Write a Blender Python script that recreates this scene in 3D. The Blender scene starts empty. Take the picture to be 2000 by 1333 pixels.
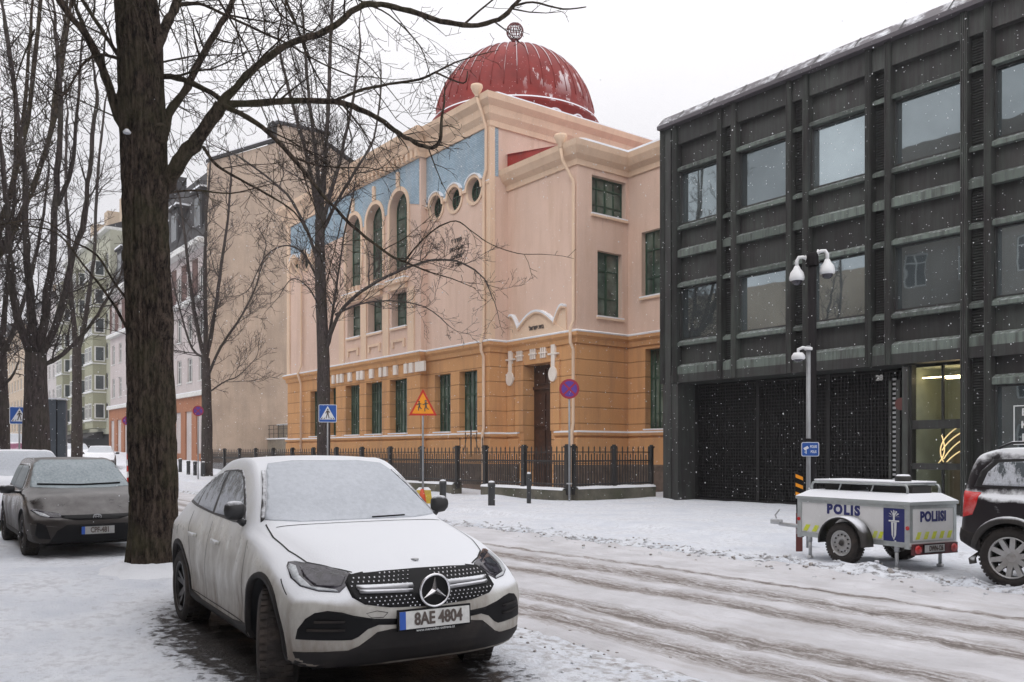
import bpy, bmesh, math, random
from mathutils import Vector, Matrix, noise
from mathutils.geometry import tessellate_polygon
from mathutils.bvhtree import BVHTree
R=math.radians; pi=math.pi
random.seed(7)
sc=bpy.context.scene
COL=sc.collection
# ------------------------------------------------------------------ camera
F=1710.0; HOR=885.0; H=1.65; TH=math.atan2(2247,1710); CS=math.cos(TH); SN=math.sin(TH)
cd=bpy.data.cameras.new('camera'); cam=bpy.data.objects.new('camera',cd); COL.objects.link(cam); sc.camera=cam
cam.location=(0,0,H); cam.rotation_euler=(R(90),0,TH)
cd.sensor_width=36; cd.lens=F/2000*36; cd.shift_y=(HOR-666.5)/2000; cd.clip_end=2000; cd.clip_start=0.05
def ray(u):
    k=(u-1000)/F; return k*CS-SN, k*SN+CS          # world x,y per metre of depth
def onY(u,v,Y):                                     # photo measure -> (x,z) on the plane y=Y
    dx,dy=ray(u); f=Y/dy; return dx*f, H+(HOR-v)*f/F
def onX(u,v,X):
    dx,dy=ray(u); f=X/dx; return dy*f, H+(HOR-v)*f/F
def atd(u,v,f):
    dx,dy=ray(u); return Vector((dx*f,dy*f,H+(HOR-v)*f/F))
def xY(u,Y): return onY(u,885,Y)[0]
def ss(a,b,x):
    t=max(0.,min(1.,(x-a)/(b-a))); return t*t*(3-2*t)
def gz(x,y):
    return 0.13*ss(-8,-13,x)*(1-ss(4.6,6.5,y))+0.03*min(62,max(0,-x-38))
# ------------------------------------------------------------------ tagging
def tag(o,label=None,cat=None,group=None,kind=None):
    if label: o['label']=label
    if cat: o['category']=cat
    if group: o['group']=group
    if kind: o['kind']=kind
    return o
def empty(name,loc=(0,0,0),rz=0,label=None,cat=None,group=None):
    o=bpy.data.objects.new(name,None); COL.objects.link(o); o.location=loc; o.rotation_euler=(0,0,rz)
    o.empty_display_size=.2
    return tag(o,label,cat,group)
def copy_tree(o,parent=None):
    c=o.copy(); COL.objects.link(c)
    if parent is not None: c.parent=parent
    for ch in list(o.children): copy_tree(ch,c)
    return c
# ------------------------------------------------------------------ mesh builder
class MB:
    def __init__(s): s.v=[]; s.f=[]; s.sm=[]; s.mi=[]; s.cur=0
    def add(s,vs,fs,smooth=False):
        n=len(s.v); s.v+= [tuple(p) for p in vs]
        for f in fs: s.f.append(tuple(i+n for i in f)); s.sm.append(smooth); s.mi.append(s.cur)
        return s
    def box(s,x0,y0,z0,x1,y1,z1):
        if x0>x1:x0,x1=x1,x0
        if y0>y1:y0,y1=y1,y0
        if z0>z1:z0,z1=z1,z0
        return s.add([(x0,y0,z0),(x1,y0,z0),(x1,y1,z0),(x0,y1,z0),(x0,y0,z1),(x1,y0,z1),(x1,y1,z1),(x0,y1,z1)],
          [(0,3,2,1),(4,5,6,7),(0,1,5,4),(1,2,6,5),(2,3,7,6),(3,0,4,7)])
    def rbox(s,x0,y0,z0,x1,y1,z1,b):             # box with chamfered vertical and top edges
        bm=bmesh.new(); bmesh.ops.create_cube(bm,size=1)
        for v in bm.verts: v.co=Vector(((x0+x1)/2+v.co.x*(x1-x0),(y0+y1)/2+v.co.y*(y1-y0),(z0+z1)/2+v.co.z*(z1-z0)))
        bmesh.ops.bevel(bm,geom=bm.edges[:],offset=b,segments=2,affect='EDGES',profile=.5)
        bm.verts.index_update(); s.add([v.co for v in bm.verts],[[v.index for v in f.verts] for f in bm.faces],True); bm.free(); return s
    def tube(s,pts,rad,n=8,caps=True,smooth=True):
        pts=[Vector(p) for p in pts]
        if not hasattr(rad,'__len__'): rad=[rad]*len(pts)
        vs=[];fs=[]; ref=None
        for i,p in enumerate(pts):
            d=(pts[min(i+1,len(pts)-1)]-pts[max(i-1,0)])
            if d.length<1e-9: d=Vector((0,0,1))
            d.normalize()
            if ref is None:
                ref=Vector((1,0,0)) if abs(d.x)<.9 else Vector((0,1,0))
            a=(ref-d*ref.dot(d))
            if a.length<1e-6: a=Vector((0,1,0)).cross(d)
            a.normalize(); ref=a; b=d.cross(a)
            for k in range(n):
                t=2*pi*k/n; vs.append(p+(a*math.cos(t)+b*math.sin(t))*rad[i])
        for i in range(len(pts)-1):
            for k in range(n):
                fs.append((i*n+k,i*n+(k+1)%n,(i+1)*n+(k+1)%n,(i+1)*n+k))
        s.add(vs,fs,smooth)
        if caps and n>3:
            m=len(s.v)-len(vs); L=(len(pts)-1)*n
            s.f.append(tuple(m+k for k in range(n))[::-1]); s.sm.append(False); s.mi.append(s.cur)
            s.f.append(tuple(m+L+k for k in range(n))); s.sm.append(False); s.mi.append(s.cur)
        return s
    def cyl(s,p,q,r,n=16,r2=None): return s.tube([p,q],[r,r if r2 is None else r2],n)
    def lathe(s,prof,c=(0,0,0),axis='z',n=32,smooth=True,a0=0,a1=2*pi):
        vs=[];fs=[];full=abs(a1-a0-2*pi)<1e-6; m=n if full else n+1
        for (r,h) in prof:
            for k in range(m):
                t=a0+(a1-a0)*k/n; x=r*math.cos(t);y=r*math.sin(t)
                p=(x,y,h) if axis=='z' else ((x,h,y) if axis=='y' else (h,x,y))
                vs.append((p[0]+c[0],p[1]+c[1],p[2]+c[2]))
        for i in range(len(prof)-1):
            for k in range(n):
                k2=(k+1)%m if full else k+1
                fs.append((i*m+k,i*m+k2,(i+1)*m+k2,(i+1)*m+k))
        return s.add(vs,fs,smooth)
    def prism(s,poly,mp,d0,d1,smooth=False,caps=True):   # poly 2D; mp(a,b,d)->3D
        n=len(poly); vs=[mp(a,b,d0) for a,b in poly]+[mp(a,b,d1) for a,b in poly]
        fs=[(i,(i+1)%n,n+(i+1)%n,n+i) for i in range(n)]
        if caps:
            t=tessellate_polygon([[Vector((a,b,0)) for a,b in poly]])
            fs+= [tuple(x) for x in t]+[tuple(n+i for i in x) for x in t]
        return s.add(vs,fs,smooth)
    def wall(s,outer,holes,mp,depth=.3,d0=0.):
        loops=[outer]+holes; t=tessellate_polygon([[Vector((a,b,0)) for a,b in L] for L in loops])
        flat=[p for L in loops for p in L]
        s.add([mp(a,b,d0) for a,b in flat],[tuple(x) for x in t])
        for hl in holes:
            n=len(hl); s.add([mp(a,b,d0) for a,b in hl]+[mp(a,b,d0+depth) for a,b in hl],[(i,(i+1)%n,n+(i+1)%n,n+i) for i in range(n)])
        return s
    def build(s,name,mat,parent=None,label=None,loc=None,auto=None):
        me=bpy.data.meshes.new(name); me.from_pydata(s.v,[],s.f)
        me.polygons.foreach_set('use_smooth',s.sm)
        mats=mat if isinstance(mat,(list,tuple)) else [mat]
        for m in mats: me.materials.append(m)
        if len(mats)>1: me.polygons.foreach_set('material_index',s.mi)
        bm=bmesh.new(); bm.from_mesh(me); bmesh.ops.recalc_face_normals(bm,faces=bm.faces[:]); bm.to_mesh(me); bm.free()
        me.update()
        o=bpy.data.objects.new(name,me); COL.objects.link(o)
        if parent is not None: o.parent=parent
        if loc: o.location=loc
        if label: o['label']=label
        return o
def PY(Y): return lambda a,b,d:(a,Y+d,b)         # street-facing plane, d goes into the building
def PX(X): return lambda a,b,d:(X-d,a,b)         # plane facing +x
def rect(a0,b0,a1,b1): return [(a0,b0),(a1,b0),(a1,b1),(a0,b1)]
def arch(a0,b0,a1,b1,n=14):                       # b1 = crown
    r=(a1-a0)/2; c=(a0+a1)/2; zc=b1-r
    return [(a0,b0),(a1,b0)]+[(c+r*math.cos(pi*k/n),zc+r*math.sin(pi*k/n)) for k in range(n+1)]
def circ(ca,cb,r,n=24,rb=None): return [(ca+r*math.cos(2*pi*k/n),cb+(rb or r)*math.sin(2*pi*k/n)) for k in range(n)]
def text_mb(txt,size,mp,depth=.004,align='CENTER',bold=0.0,sx=1.0,sp=1.0):
    """letters as mesh; mp(a,b,d)->3D"""
    cu=bpy.data.curves.new('t','FONT'); cu.body=txt; cu.size=size; cu.align_x=align; cu.align_y='CENTER'; cu.extrude=depth/2; cu.offset=bold
    cu.resolution_u=3; cu.space_character=sp
    o=bpy.data.objects.new('t',cu); COL.objects.link(o); bpy.context.view_layer.update()
    me=bpy.data.meshes.new_from_object(o.evaluated_get(bpy.context.evaluated_depsgraph_get()))
    m=MB(); m.add([mp(v.co.x*sx,v.co.y,-v.co.z) for v in me.vertices],[tuple(p.vertices) for p in me.polygons])
    bpy.data.objects.remove(o); bpy.data.meshes.remove(me); bpy.data.curves.remove(cu)
    return m
# ------------------------------------------------------------------ materials
def newmat(name):
    m=bpy.data.materials.new(name); m.use_nodes=True; nt=m.node_tree; return m,nt,nt.nodes['Principled BSDF']
def N(nt,t,**k):
    n=nt.nodes.new(t)
    for a,b in k.items():
        if a in n.inputs: n.inputs[a].default_value=b
        else: setattr(n,a,b)
    return n
def c4(c): return (c[0],c[1],c[2],1)
def ramp(nt,src,stops):
    r=nt.nodes.new('ShaderNodeValToRGB'); e=r.color_ramp.elements
    e[0].position=stops[0][0]; e[0].color=c4(stops[0][1]); e[1].position=stops[-1][0]; e[1].color=c4(stops[-1][1])
    for p,c in stops[1:-1]:
        x=e.new(p); x.color=c4(c)
    nt.links.new(src,r.inputs[0]); return r.outputs[0]
def val(nt,src,a,b,c=0.,d=1.):
    r=N(nt,'ShaderNodeMapRange'); r.inputs[1].default_value=a;r.inputs[2].default_value=b;r.inputs[3].default_value=c;r.inputs[4].default_value=d
    nt.links.new(src,r.inputs[0]); return r.outputs[0]
def mth(nt,op,a,b=None):
    n=N(nt,'ShaderNodeMath',operation=op)
    for i,x in enumerate((a,b)):
        if x is None: continue
        if isinstance(x,(int,float)): n.inputs[i].default_value=x
        else: nt.links.new(x,n.inputs[i])
    return n.outputs[0]
def mixc(nt,f,a,b,mode='MIX'):
    n=nt.nodes.new('ShaderNodeMix'); n.data_type='RGBA'; n.blend_type=mode
    for s_,x in ((n.inputs[0],f),(n.inputs[6],a),(n.inputs[7],b)):
        if isinstance(x,(int,float)): s_.default_value=x
        elif isinstance(x,(tuple,list)): s_.default_value=c4(x)
        else: nt.links.new(x,s_)
    return n.outputs[2]
def coord(nt,scale=(1,1,1),kind='Object'):
    t=nt.nodes.new('ShaderNodeTexCoord'); m=nt.nodes.new('ShaderNodeMapping'); m.inputs[3].default_value=scale
    nt.links.new(t.outputs[kind],m.inputs[0]); return m.outputs[0]
def noi(nt,vec,scale,detail=4,rough=.55,dist=0.):
    n=N(nt,'ShaderNodeTexNoise'); n.inputs['Scale'].default_value=scale; n.inputs['Detail'].default_value=detail
    n.inputs['Roughness'].default_value=rough; n.inputs['Distortion'].default_value=dist
    nt.links.new(vec,n.inputs[0]); return n.outputs[0]
def bump(nt,b,h,strength=.3,dist=.02):
    n=N(nt,'ShaderNodeBump'); n.inputs['Strength'].default_value=strength; n.inputs['Distance'].default_value=dist
    nt.links.new(h,n.inputs['Height']); nt.links.new(n.outputs[0],b.inputs['Normal']); return n
def simple(name,col,rough=.6,metal=0.,var=.12,scale=3.,bmp=0.,bscale=40.,spec=.5,dirt=None):
    m,nt,b=newmat(name); v=coord(nt)
    n=noi(nt,v,scale,5); lo=tuple(c*(1-var) for c in col); hi=tuple(min(1,c*(1+var)) for c in col)
    c=ramp(nt,n,[(.3,lo),(.7,hi)])
    if dirt:
        n2=noi(nt,v,scale*.35,6,.65); c=mixc(nt,val(nt,n2,.5,.72,0,.7),c,dirt)
    nt.links.new(c,b.inputs['Base Color']); b.inputs['Roughness'].default_value=rough; b.inputs['Metallic'].default_value=metal
    b.inputs['Specular IOR Level'].default_value=spec
    if bmp: bump(nt,b,noi(nt,v,bscale,4),bmp,.01)
    return m
def upsnow(nt,v,lo=.35,hi=.75,ns=6.,amt=1.):     # 0..1 where snow lies: up-facing faces, broken by noise
    g=nt.nodes.new('ShaderNodeNewGeometry'); s=nt.nodes.new('ShaderNodeSeparateXYZ'); nt.links.new(g.outputs['Normal'],s.inputs[0])
    n=noi(nt,v,ns,6,.65); a=mth(nt,'ADD',s.outputs[2],mth(nt,'MULTIPLY',mth(nt,'SUBTRACT',n,.5),amt))
    return val(nt,a,lo,hi)
SNOWC=(.80,.82,.86)
def snow_over(mat,lo=.5,hi=.8,ns=6.,amt=.8,col=SNOWC):
    nt=mat.node_tree; b=nt.nodes['Principled BSDF']; l=b.inputs['Base Color'].links
    src=l[0].from_socket if l else tuple(b.inputs['Base Color'].default_value)[:3]
    f=upsnow(nt,coord(nt),lo,hi,ns,amt)
    nt.links.new(mixc(nt,f,src,col),b.inputs['Base Color'])
    r=b.inputs['Roughness'].default_value; nt.links.new(val(nt,f,0,1,r,.85),b.inputs['Roughness'])
    if b.inputs['Metallic'].default_value>0:
        mv=b.inputs['Metallic'].default_value; nt.links.new(val(nt,f,0,1,mv,0),b.inputs['Metallic'])
    return mat
M={}
def snowmat(name,col=SNOWC,s=1.):
    m,nt,b=newmat(name); v=coord(nt)
    n=noi(nt,v,1.3*s,8,.6); n2=noi(nt,v,14*s,5,.6)
    c=ramp(nt,n,[(.3,tuple(x*.90 for x in col)),(.65,col)])
    nt.links.new(c,b.inputs['Base Color']); b.inputs['Roughness'].default_value=.8; b.inputs['Specular IOR Level'].default_value=.25
    bump(nt,b,mth(nt,'ADD',n,mth(nt,'MULTIPLY',n2,.35)),.5,.05); return m
M['snow']=snowmat('snow')
# --- stucco
def stucco(name,col,stain,groove=0.,gh=.62,var=.06):
    m,nt,b=newmat(name); v=coord(nt)
    n=noi(nt,v,.55,7,.6); c=ramp(nt,n,[(.3,tuple(x*(1-var) for x in col)),(.7,tuple(min(.9,x*(1+var)) for x in col))])
    vs=coord(nt,(1.4,1.4,.16)); st=noi(nt,vs,1.7,7,.65)
    c=mixc(nt,val(nt,st,.48,.74,0,.7),c,stain)
    st2=noi(nt,coord(nt,(2.5,2.5,.35)),2.2,8,.75); c=mixc(nt,val(nt,st2,.60,.72,0,.35),c,tuple(x*.62 for x in stain))
    n3=noi(nt,v,26,3); h=n3
    if groove:
        sp=nt.nodes.new('ShaderNodeSeparateXYZ'); nt.links.new(v,sp.inputs[0])
        fr=mth(nt,'FRACT',mth(nt,'DIVIDE',sp.outputs[2],gh)); g=val(nt,mth(nt,'ABSOLUTE',mth(nt,'SUBTRACT',fr,.5)),.0,.05,0,1)
        c=mixc(nt,val(nt,g,0,1,.65,0),c,tuple(x*.38 for x in col)); h=mth(nt,'ADD',mth(nt,'MULTIPLY',n3,.15),mth(nt,'MULTIPLY',g,groove))
        nt.links.new(c,b.inputs['Base Color']); bump(nt,b,h,.6,.05)
    else:
        nt.links.new(c,b.inputs['Base Color']); bump(nt,b,h,.25,.008)
    b.inputs['Roughness'].default_value=.9; b.inputs['Specular IOR Level'].default_value=.2
    return m
M['orange']=stucco('ochre_stucco',(.60,.325,.15),(.40,.22,.12),1.)
M['orange_flat']=stucco('ochre_stucco_smooth',(.60,.33,.155),(.42,.24,.13))
M['pink']=stucco('pale_pink_stucco',(.67,.495,.405),(.56,.39,.29))
M['cream']=stucco('cream_trim',(.72,.54,.40),(.60,.44,.32))
M['white_trim']=stucco('white_trim',(.78,.72,.66),(.66,.58,.5))
M['blue']=stucco('blue_frieze',(.36,.47,.55),(.48,.50,.52),var=.2)
def tile_lines(m):
    nt=m.node_tree; b=nt.nodes['Principled BSDF']; src=b.inputs['Base Color'].links[0].from_socket; v=coord(nt); br=nt.nodes.new('ShaderNodeTexBrick')
    sp=nt.nodes.new('ShaderNodeSeparateXYZ'); nt.links.new(v,sp.inputs[0]); cb=nt.nodes.new('ShaderNodeCombineXYZ'); nt.links.new(mth(nt,'ADD',sp.outputs[0],sp.outputs[1]),cb.inputs[0]); nt.links.new(sp.outputs[2],cb.inputs[1]); nt.links.new(cb.outputs[0],br.inputs[0])
    br.inputs['Scale'].default_value=3.2; br.inputs['Color1'].default_value=(1,1,1,1); br.inputs['Color2'].default_value=(.72,.76,.80,1); br.inputs['Mortar'].default_value=(.5,.52,.55,1); br.inputs['Mortar Size'].default_value=.03
    nt.links.new(mixc(nt,.8,src,br.outputs[0],'MULTIPLY'),b.inputs['Base Color'])
tile_lines(M['blue'])
M['red_roof']=snow_over(simple('red_metal_roof',(.30,.028,.022),.45,0,.2,2.),.9,1.15,3.,1.1)
# --- glass of windows
def glass(name,col,rough=.06,spec=1.,var=.4,scale=.6):
    m,nt,b=newmat(name); v=coord(nt); n=noi(nt,v,scale,4)
    nt.links.new(ramp(nt,n,[(.35,tuple(x*(1-var) for x in col)),(.65,tuple(x*(1+var) for x in col))]),b.inputs['Base Color'])
    b.inputs['Roughness'].default_value=rough; b.inputs['IOR'].default_value=1.55; b.inputs['Specular IOR Level'].default_value=spec
    return m
M['glass']=glass('window_glass',(.02,.035,.032),.05,.6)
M['glass_green']=glass('green_window_glass',(.085,.115,.095),.16,.6,.6,1.2)
M['glass_dark']=glass('office_window_glass',(.36,.42,.44),.02,1.,.12)
b_=M['glass_dark'].node_tree.nodes['Principled BSDF']; 
_nt=M['glass_dark'].node_tree; _l=b_.inputs['Base Color'].links[0].from_socket; _oi=_nt.nodes.new('ShaderNodeObjectInfo'); _hs=_nt.nodes.new('ShaderNodeHueSaturation')
_nt.links.new(_l,_hs.inputs['Color']); _nt.links.new(val(_nt,_oi.outputs['Random'],0,1,.55,1.15),_hs.inputs['Value']); _nt.links.new(_hs.outputs[0],b_.inputs['Base Color']); bump(_nt,b_,noi(_nt,coord(_nt),.9,2),.04,.05)
b_.inputs['Metallic'].default_value=.85; b_.inputs['IOR'].default_value=1.5; b_.inputs['Specular IOR Level'].default_value=.75; b_.inputs['Specular Tint'].default_value=(.80,.93,1,1)
M['green_frame']=simple('green_window_frame',(.02,.06,.035),.5)
M['iron']=snow_over(simple('black_iron',(.03,.028,.027),.55),.75,1.2,8.,.6)
M['black']=simple('black_plastic',(.005,.005,.006),.6,spec=.2)
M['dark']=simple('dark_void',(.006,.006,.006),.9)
M['galv']=simple('galvanised_steel',(.45,.46,.47),.45,.6,.15,9.)
M['white_paint']=simple('white_paint',(.75,.76,.76),.4,0,.05,4.)
M['wood_dark']=simple('dark_oak',(.055,.022,.012),.5,0,.35,6.)
# ================================================================== world, sun
def build_world():
    w=bpy.data.worlds.new('World'); sc.world=w; w.use_nodes=True; nt=w.node_tree
    bg=nt.nodes['Background']; sky=nt.nodes.new('ShaderNodeTexSky'); sky.sky_type='NISHITA'; sky.sun_disc=False
    sky.sun_elevation=R(38); sky.sun_rotation=R(140); sky.air_density=1.; sky.dust_density=8; sky.ozone_density=1
    hsv=nt.nodes.new('ShaderNodeHueSaturation'); hsv.inputs['Saturation'].default_value=.10
    nt.links.new(sky.outputs[0],hsv.inputs['Color'])
    # thick overcast cloud evens the clear sky out to a grey white sheet
    mx=nt.nodes.new('ShaderNodeMix'); mx.data_type='RGBA'; mx.inputs[0].default_value=.9; nt.links.new(hsv.outputs[0],mx.inputs[6])
    t=nt.nodes.new('ShaderNodeTexCoord'); n=noi(nt,t.outputs['Generated'],1.6,5,.55)
    cr=ramp(nt,n,[(.3,(8.2,8.15,8.5)),(.7,(9.2,9.05,9.4))]); nt.links.new(cr,mx.inputs[7])
    # overcast: the cloud is brighter overhead than near the horizon
    sp=nt.nodes.new('ShaderNodeSeparateXYZ'); nt.links.new(t.outputs['Generated'],sp.inputs[0])
    gr=ramp(nt,sp.outputs[2],[(.0,(.82,.82,.84)),(.30,(1,1,1)),(.9,(1.95,1.93,1.9))])
    nt.links.new(mixc(nt,1.,mx.outputs[2],gr,'MULTIPLY'),bg.inputs[0]); bg.inputs[1].default_value=.106
    l=bpy.data.lights.new('sun','SUN'); l.energy=.5; l.angle=R(40); l.color=(1,.95,.9)
    o=bpy.data.objects.new('sun',l); COL.objects.link(o)
    d=Vector((-math.cos(R(38))*math.sin(R(-25)) , -math.cos(R(38))*math.cos(R(-25)), math.sin(R(38))))
    o.rotation_euler=d.to_track_quat('Z','Y').to_euler()
    sc.view_settings.view_transform='Standard'; sc.view_settings.look='None'; sc.view_settings.exposure=0.08; sc.view_settings.gamma=1
build_world()
# ================================================================== ground
def hn(x,y,s,o=0): return noise.noise(Vector((x*s,y*s,o)))
ROADY0,ROADY1=4.9,10.9
def track(y,x):
    w=.25*hn(x,0,.06,3)
    t=0
    for c,h in ((5.7,.30),(6.35,.22),(7.75,.28),(8.6,.32)):
        t=max(t,1-ss(h*.5,h*1.3,abs(y-c-w)))
    return t
def lump(x,y):                                   # ploughed ridge at the road edge
    return math.exp(-((y-11.1-.3*hn(x,0,.25,9))/.42)**2)
def gh(x,y):
    z=gz(x,y); d=math.hypot(x,y)
    z+=.030*hn(x,y,.5)+.014*hn(x,y,2.1,5)
    if d<26: z+=.020*hn(x,y,5.5,2)+.012*hn(x,y,13,7)-.05*max(0,hn(x,y,2.6,31)-.28)
    if ROADY0-.5<y<ROADY1:
        e=ss(ROADY0-.5,ROADY0+.3,y)*(1-ss(ROADY1-.4,ROADY1,y)); z-=.035*e*(0.4+.6*track(y,x))
    if y>10.2: z+=lump(x,y)*(.07+.16*max(0,hn(x,y,3.,4)))
    # snow is trodden/melted away under the parked car
    q=((x+7.3)/2.6)**2+((y-3.3)/1.0)**2
    z-=.05*math.exp(-q*1.2)
    return z
def axis(a,b,near,fine,g,mx):
    out=[a]; x=a
    while x<b:
        d=0 if near[0]<=x<=near[1] else min(abs(x-near[0]),abs(x-near[1]))
        x+=min(mx,fine+d*g); out.append(x)
    return out
def sheet(name,xs,ys,fn,mat,label,cat):
    nx=len(xs); vs=[(x,y,fn(x,y)) for y in ys for x in xs]
    fs=[(j*nx+i,j*nx+i+1,(j+1)*nx+i+1,(j+1)*nx+i) for j in range(len(ys)-1) for i in range(nx-1)]
    o=MB().add(vs,fs,True).build(name,mat); tag(o,label,cat,kind='structure'); return o
def groundmat():
    m,nt,b=newmat('snow_ground'); v=coord(nt)
    sp=nt.nodes.new('ShaderNodeSeparateXYZ'); nt.links.new(v,sp.inputs[0]); X,Y=sp.outputs[0],sp.outputs[1]
    n=noi(nt,v,.9,8,.62); n2=noi(nt,v,9,6,.65); n3=noi(nt,v,45,3,.6)
    c=ramp(nt,n,[(.3,(.60,.635,.70)),(.6,(.76,.785,.83))])
    # footprints / trodden grey patches
    c=mixc(nt,val(nt,mth(nt,'ADD',n2,mth(nt,'MULTIPLY',n,.7)),.86,1.05,0,.45),c,(.40,.40,.43))
    n4=noi(nt,v,3.2,7,.75); c=mixc(nt,val(nt,n4,.60,.70,0,.5),c,(.30,.29,.30))
    # bare wet asphalt left under the parked white car
    ex=mth(nt,'POWER',mth(nt,'DIVIDE',mth(nt,'ADD',X,7.05),2.55),2.); ey=mth(nt,'POWER',mth(nt,'DIVIDE',mth(nt,'SUBTRACT',Y,3.22),1.0),2.)
    q=mth(nt,'ADD',mth(nt,'ADD',ex,ey),mth(nt,'MULTIPLY',mth(nt,'SUBTRACT',n2,.5),2.6))
    bare=val(nt,q,.85,1.25,1,0)
    # dark crumbs along the road edge ridge
    er=val(nt,mth(nt,'ABSOLUTE',mth(nt,'SUBTRACT',Y,10.95)),.15,.75,1,0)
    cr=val(nt,mth(nt,'ADD',noi(nt,v,7,5,.7),mth(nt,'MULTIPLY',er,.16)),.66,.76,0,.75); c=mixc(nt,mth(nt,'MULTIPLY',cr,er),c,(.10,.09,.08))
    # slight traffic dirt towards the road on the near side
    nr=val(nt,mth(nt,'ABSOLUTE',mth(nt,'SUBTRACT',Y,5.0)),.2,1.1,1,0)
    c=mixc(nt,mth(nt,'MULTIPLY',nr,val(nt,n2,.45,.65,0,.8)),c,(.30,.27,.25))
    asp=ramp(nt,noi(nt,v,60,3),[(.35,(.022,.019,.018)),(.7,(.06,.052,.048))])
    c=mixc(nt,bare,c,asp)
    nt.links.new(c,b.inputs['Base Color']); nt.links.new(val(nt,bare,0,1,.85,.45),b.inputs['Roughness']); b.inputs['Specular IOR Level'].default_value=.3
    bump(nt,b,mth(nt,'ADD',mth(nt,'ADD',n2,mth(nt,'MULTIPLY',n3,.3)),mth(nt,'MULTIPLY',bare,-.6)),.75,.05); return m
def roadmat():
    m,nt,b=newmat('slushy_road'); v=coord(nt); vs=coord(nt,(.10,1.,1.))
    sp=nt.nodes.new('ShaderNodeSeparateXYZ'); nt.links.new(v,sp.inputs[0]); X,Y=sp.outputs[0],sp.outputs[1]
    w=mth(nt,'MULTIPLY',mth(nt,'SUBTRACT',noi(nt,coord(nt,(.06,.0,0)),1.,3),.5),.45)
    yy=mth(nt,'ADD',Y,w)
    f=None
    for c_,h in ((5.70,.36),(6.40,.30),(7.75,.34),(8.60,.42),(9.3,.15)):
        k=val(nt,mth(nt,'ABSOLUTE',mth(nt,'SUBTRACT',yy,c_)),h*.15,h*1.1,1,0)
        f=k if f is None else mth(nt,'MAXIMUM',f,k)
    st=noi(nt,vs,5.5,8,.7); st2=noi(nt,vs,22,5,.7); n=noi(nt,v,1.1,7,.6); n2=noi(nt,v,11,6,.65)
    base=ramp(nt,n,[(.3,(.50,.495,.51)),(.65,(.68,.68,.71))])
    base=mixc(nt,val(nt,st,.50,.72,0,.45),base,(.44,.41,.395))
    k=mth(nt,'MULTIPLY',f,val(nt,mth(nt,'ADD',mth(nt,'ADD',mth(nt,'MULTIPLY',st,.4),mth(nt,'MULTIPLY',st2,.4)),mth(nt,'MULTIPLY',noi(nt,v,24,5,.75),.35)),.46,.68,.10,1.))
    c=mixc(nt,val(nt,k,.06,.60,0,.82),base,(.22,.185,.16))
    c=mixc(nt,val(nt,k,.5,.95,0,.7),c,(.075,.06,.052))
    c=mixc(nt,val(nt,n2,.66,.76,0,.5),c,(.25,.22,.2))
    nt.links.new(c,b.inputs['Base Color']); nt.links.new(val(nt,k,0,.9,.75,.42),b.inputs['Roughness']); b.inputs['Specular IOR Level'].default_value=.35
    bump(nt,b,mth(nt,'ADD',mth(nt,'MULTIPLY',st,1.),mth(nt,'ADD',mth(nt,'MULTIPLY',st2,.4),mth(nt,'MULTIPLY',n2,.4))),.7,.035); return m
def build_ground():
    xs=axis(-700,200,(-10,-1),.09,.035,40); ys=axis(-300,700,(1,12),.09,.04,40)
    def g(x,y):
        z=gh(x,y) if abs(x)<200 else gz(x,y)
        if ROADY0+.15<y<ROADY1-.15 and x<60: z-=.16
        return z
    GM=groundmat(); sheet('ground',xs,ys,g,GM,'snow covered ground with a bare wet patch under the white car','ground')
    xs=axis(-420,60,(-12,0),.08,.03,8); ys=axis(ROADY0-.1,ROADY1+.1,(5,11),.07,0,1)
    def rd(x,y):
        e=min(ss(ROADY0-.1,ROADY0+.2,y),1-ss(ROADY1-.2,ROADY1+.1,y)); return gh(x,y)+.004-(1-e)*.05
    sheet('road',xs,ys,rd,roadmat(),'snowy road with brown slush in the wheel tracks','road')
    # far pavement: raised, its kerb softened by snow
    xs=axis(-300,40,(-26,-6),.22,.04,6); ys=[13.70,13.78,13.86,14.0]+axis(14.15,60,(14,22),.25,.05,5)
    def pv(x,y):
        return gz(x,y)+.10*ss(13.68,13.92,y)-.02+.02*hn(x,y,.6)+.012*hn(x,y,2.4,5)+(.10*ss(17.2,18.4,y)*max(0,.4+hn(x,y,.5,11)) if x<-20 else 0)
    sheet('pavement',xs,ys,pv,GM,'snow covered pavement across the street behind the bollards','pavement')
build_ground()
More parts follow.
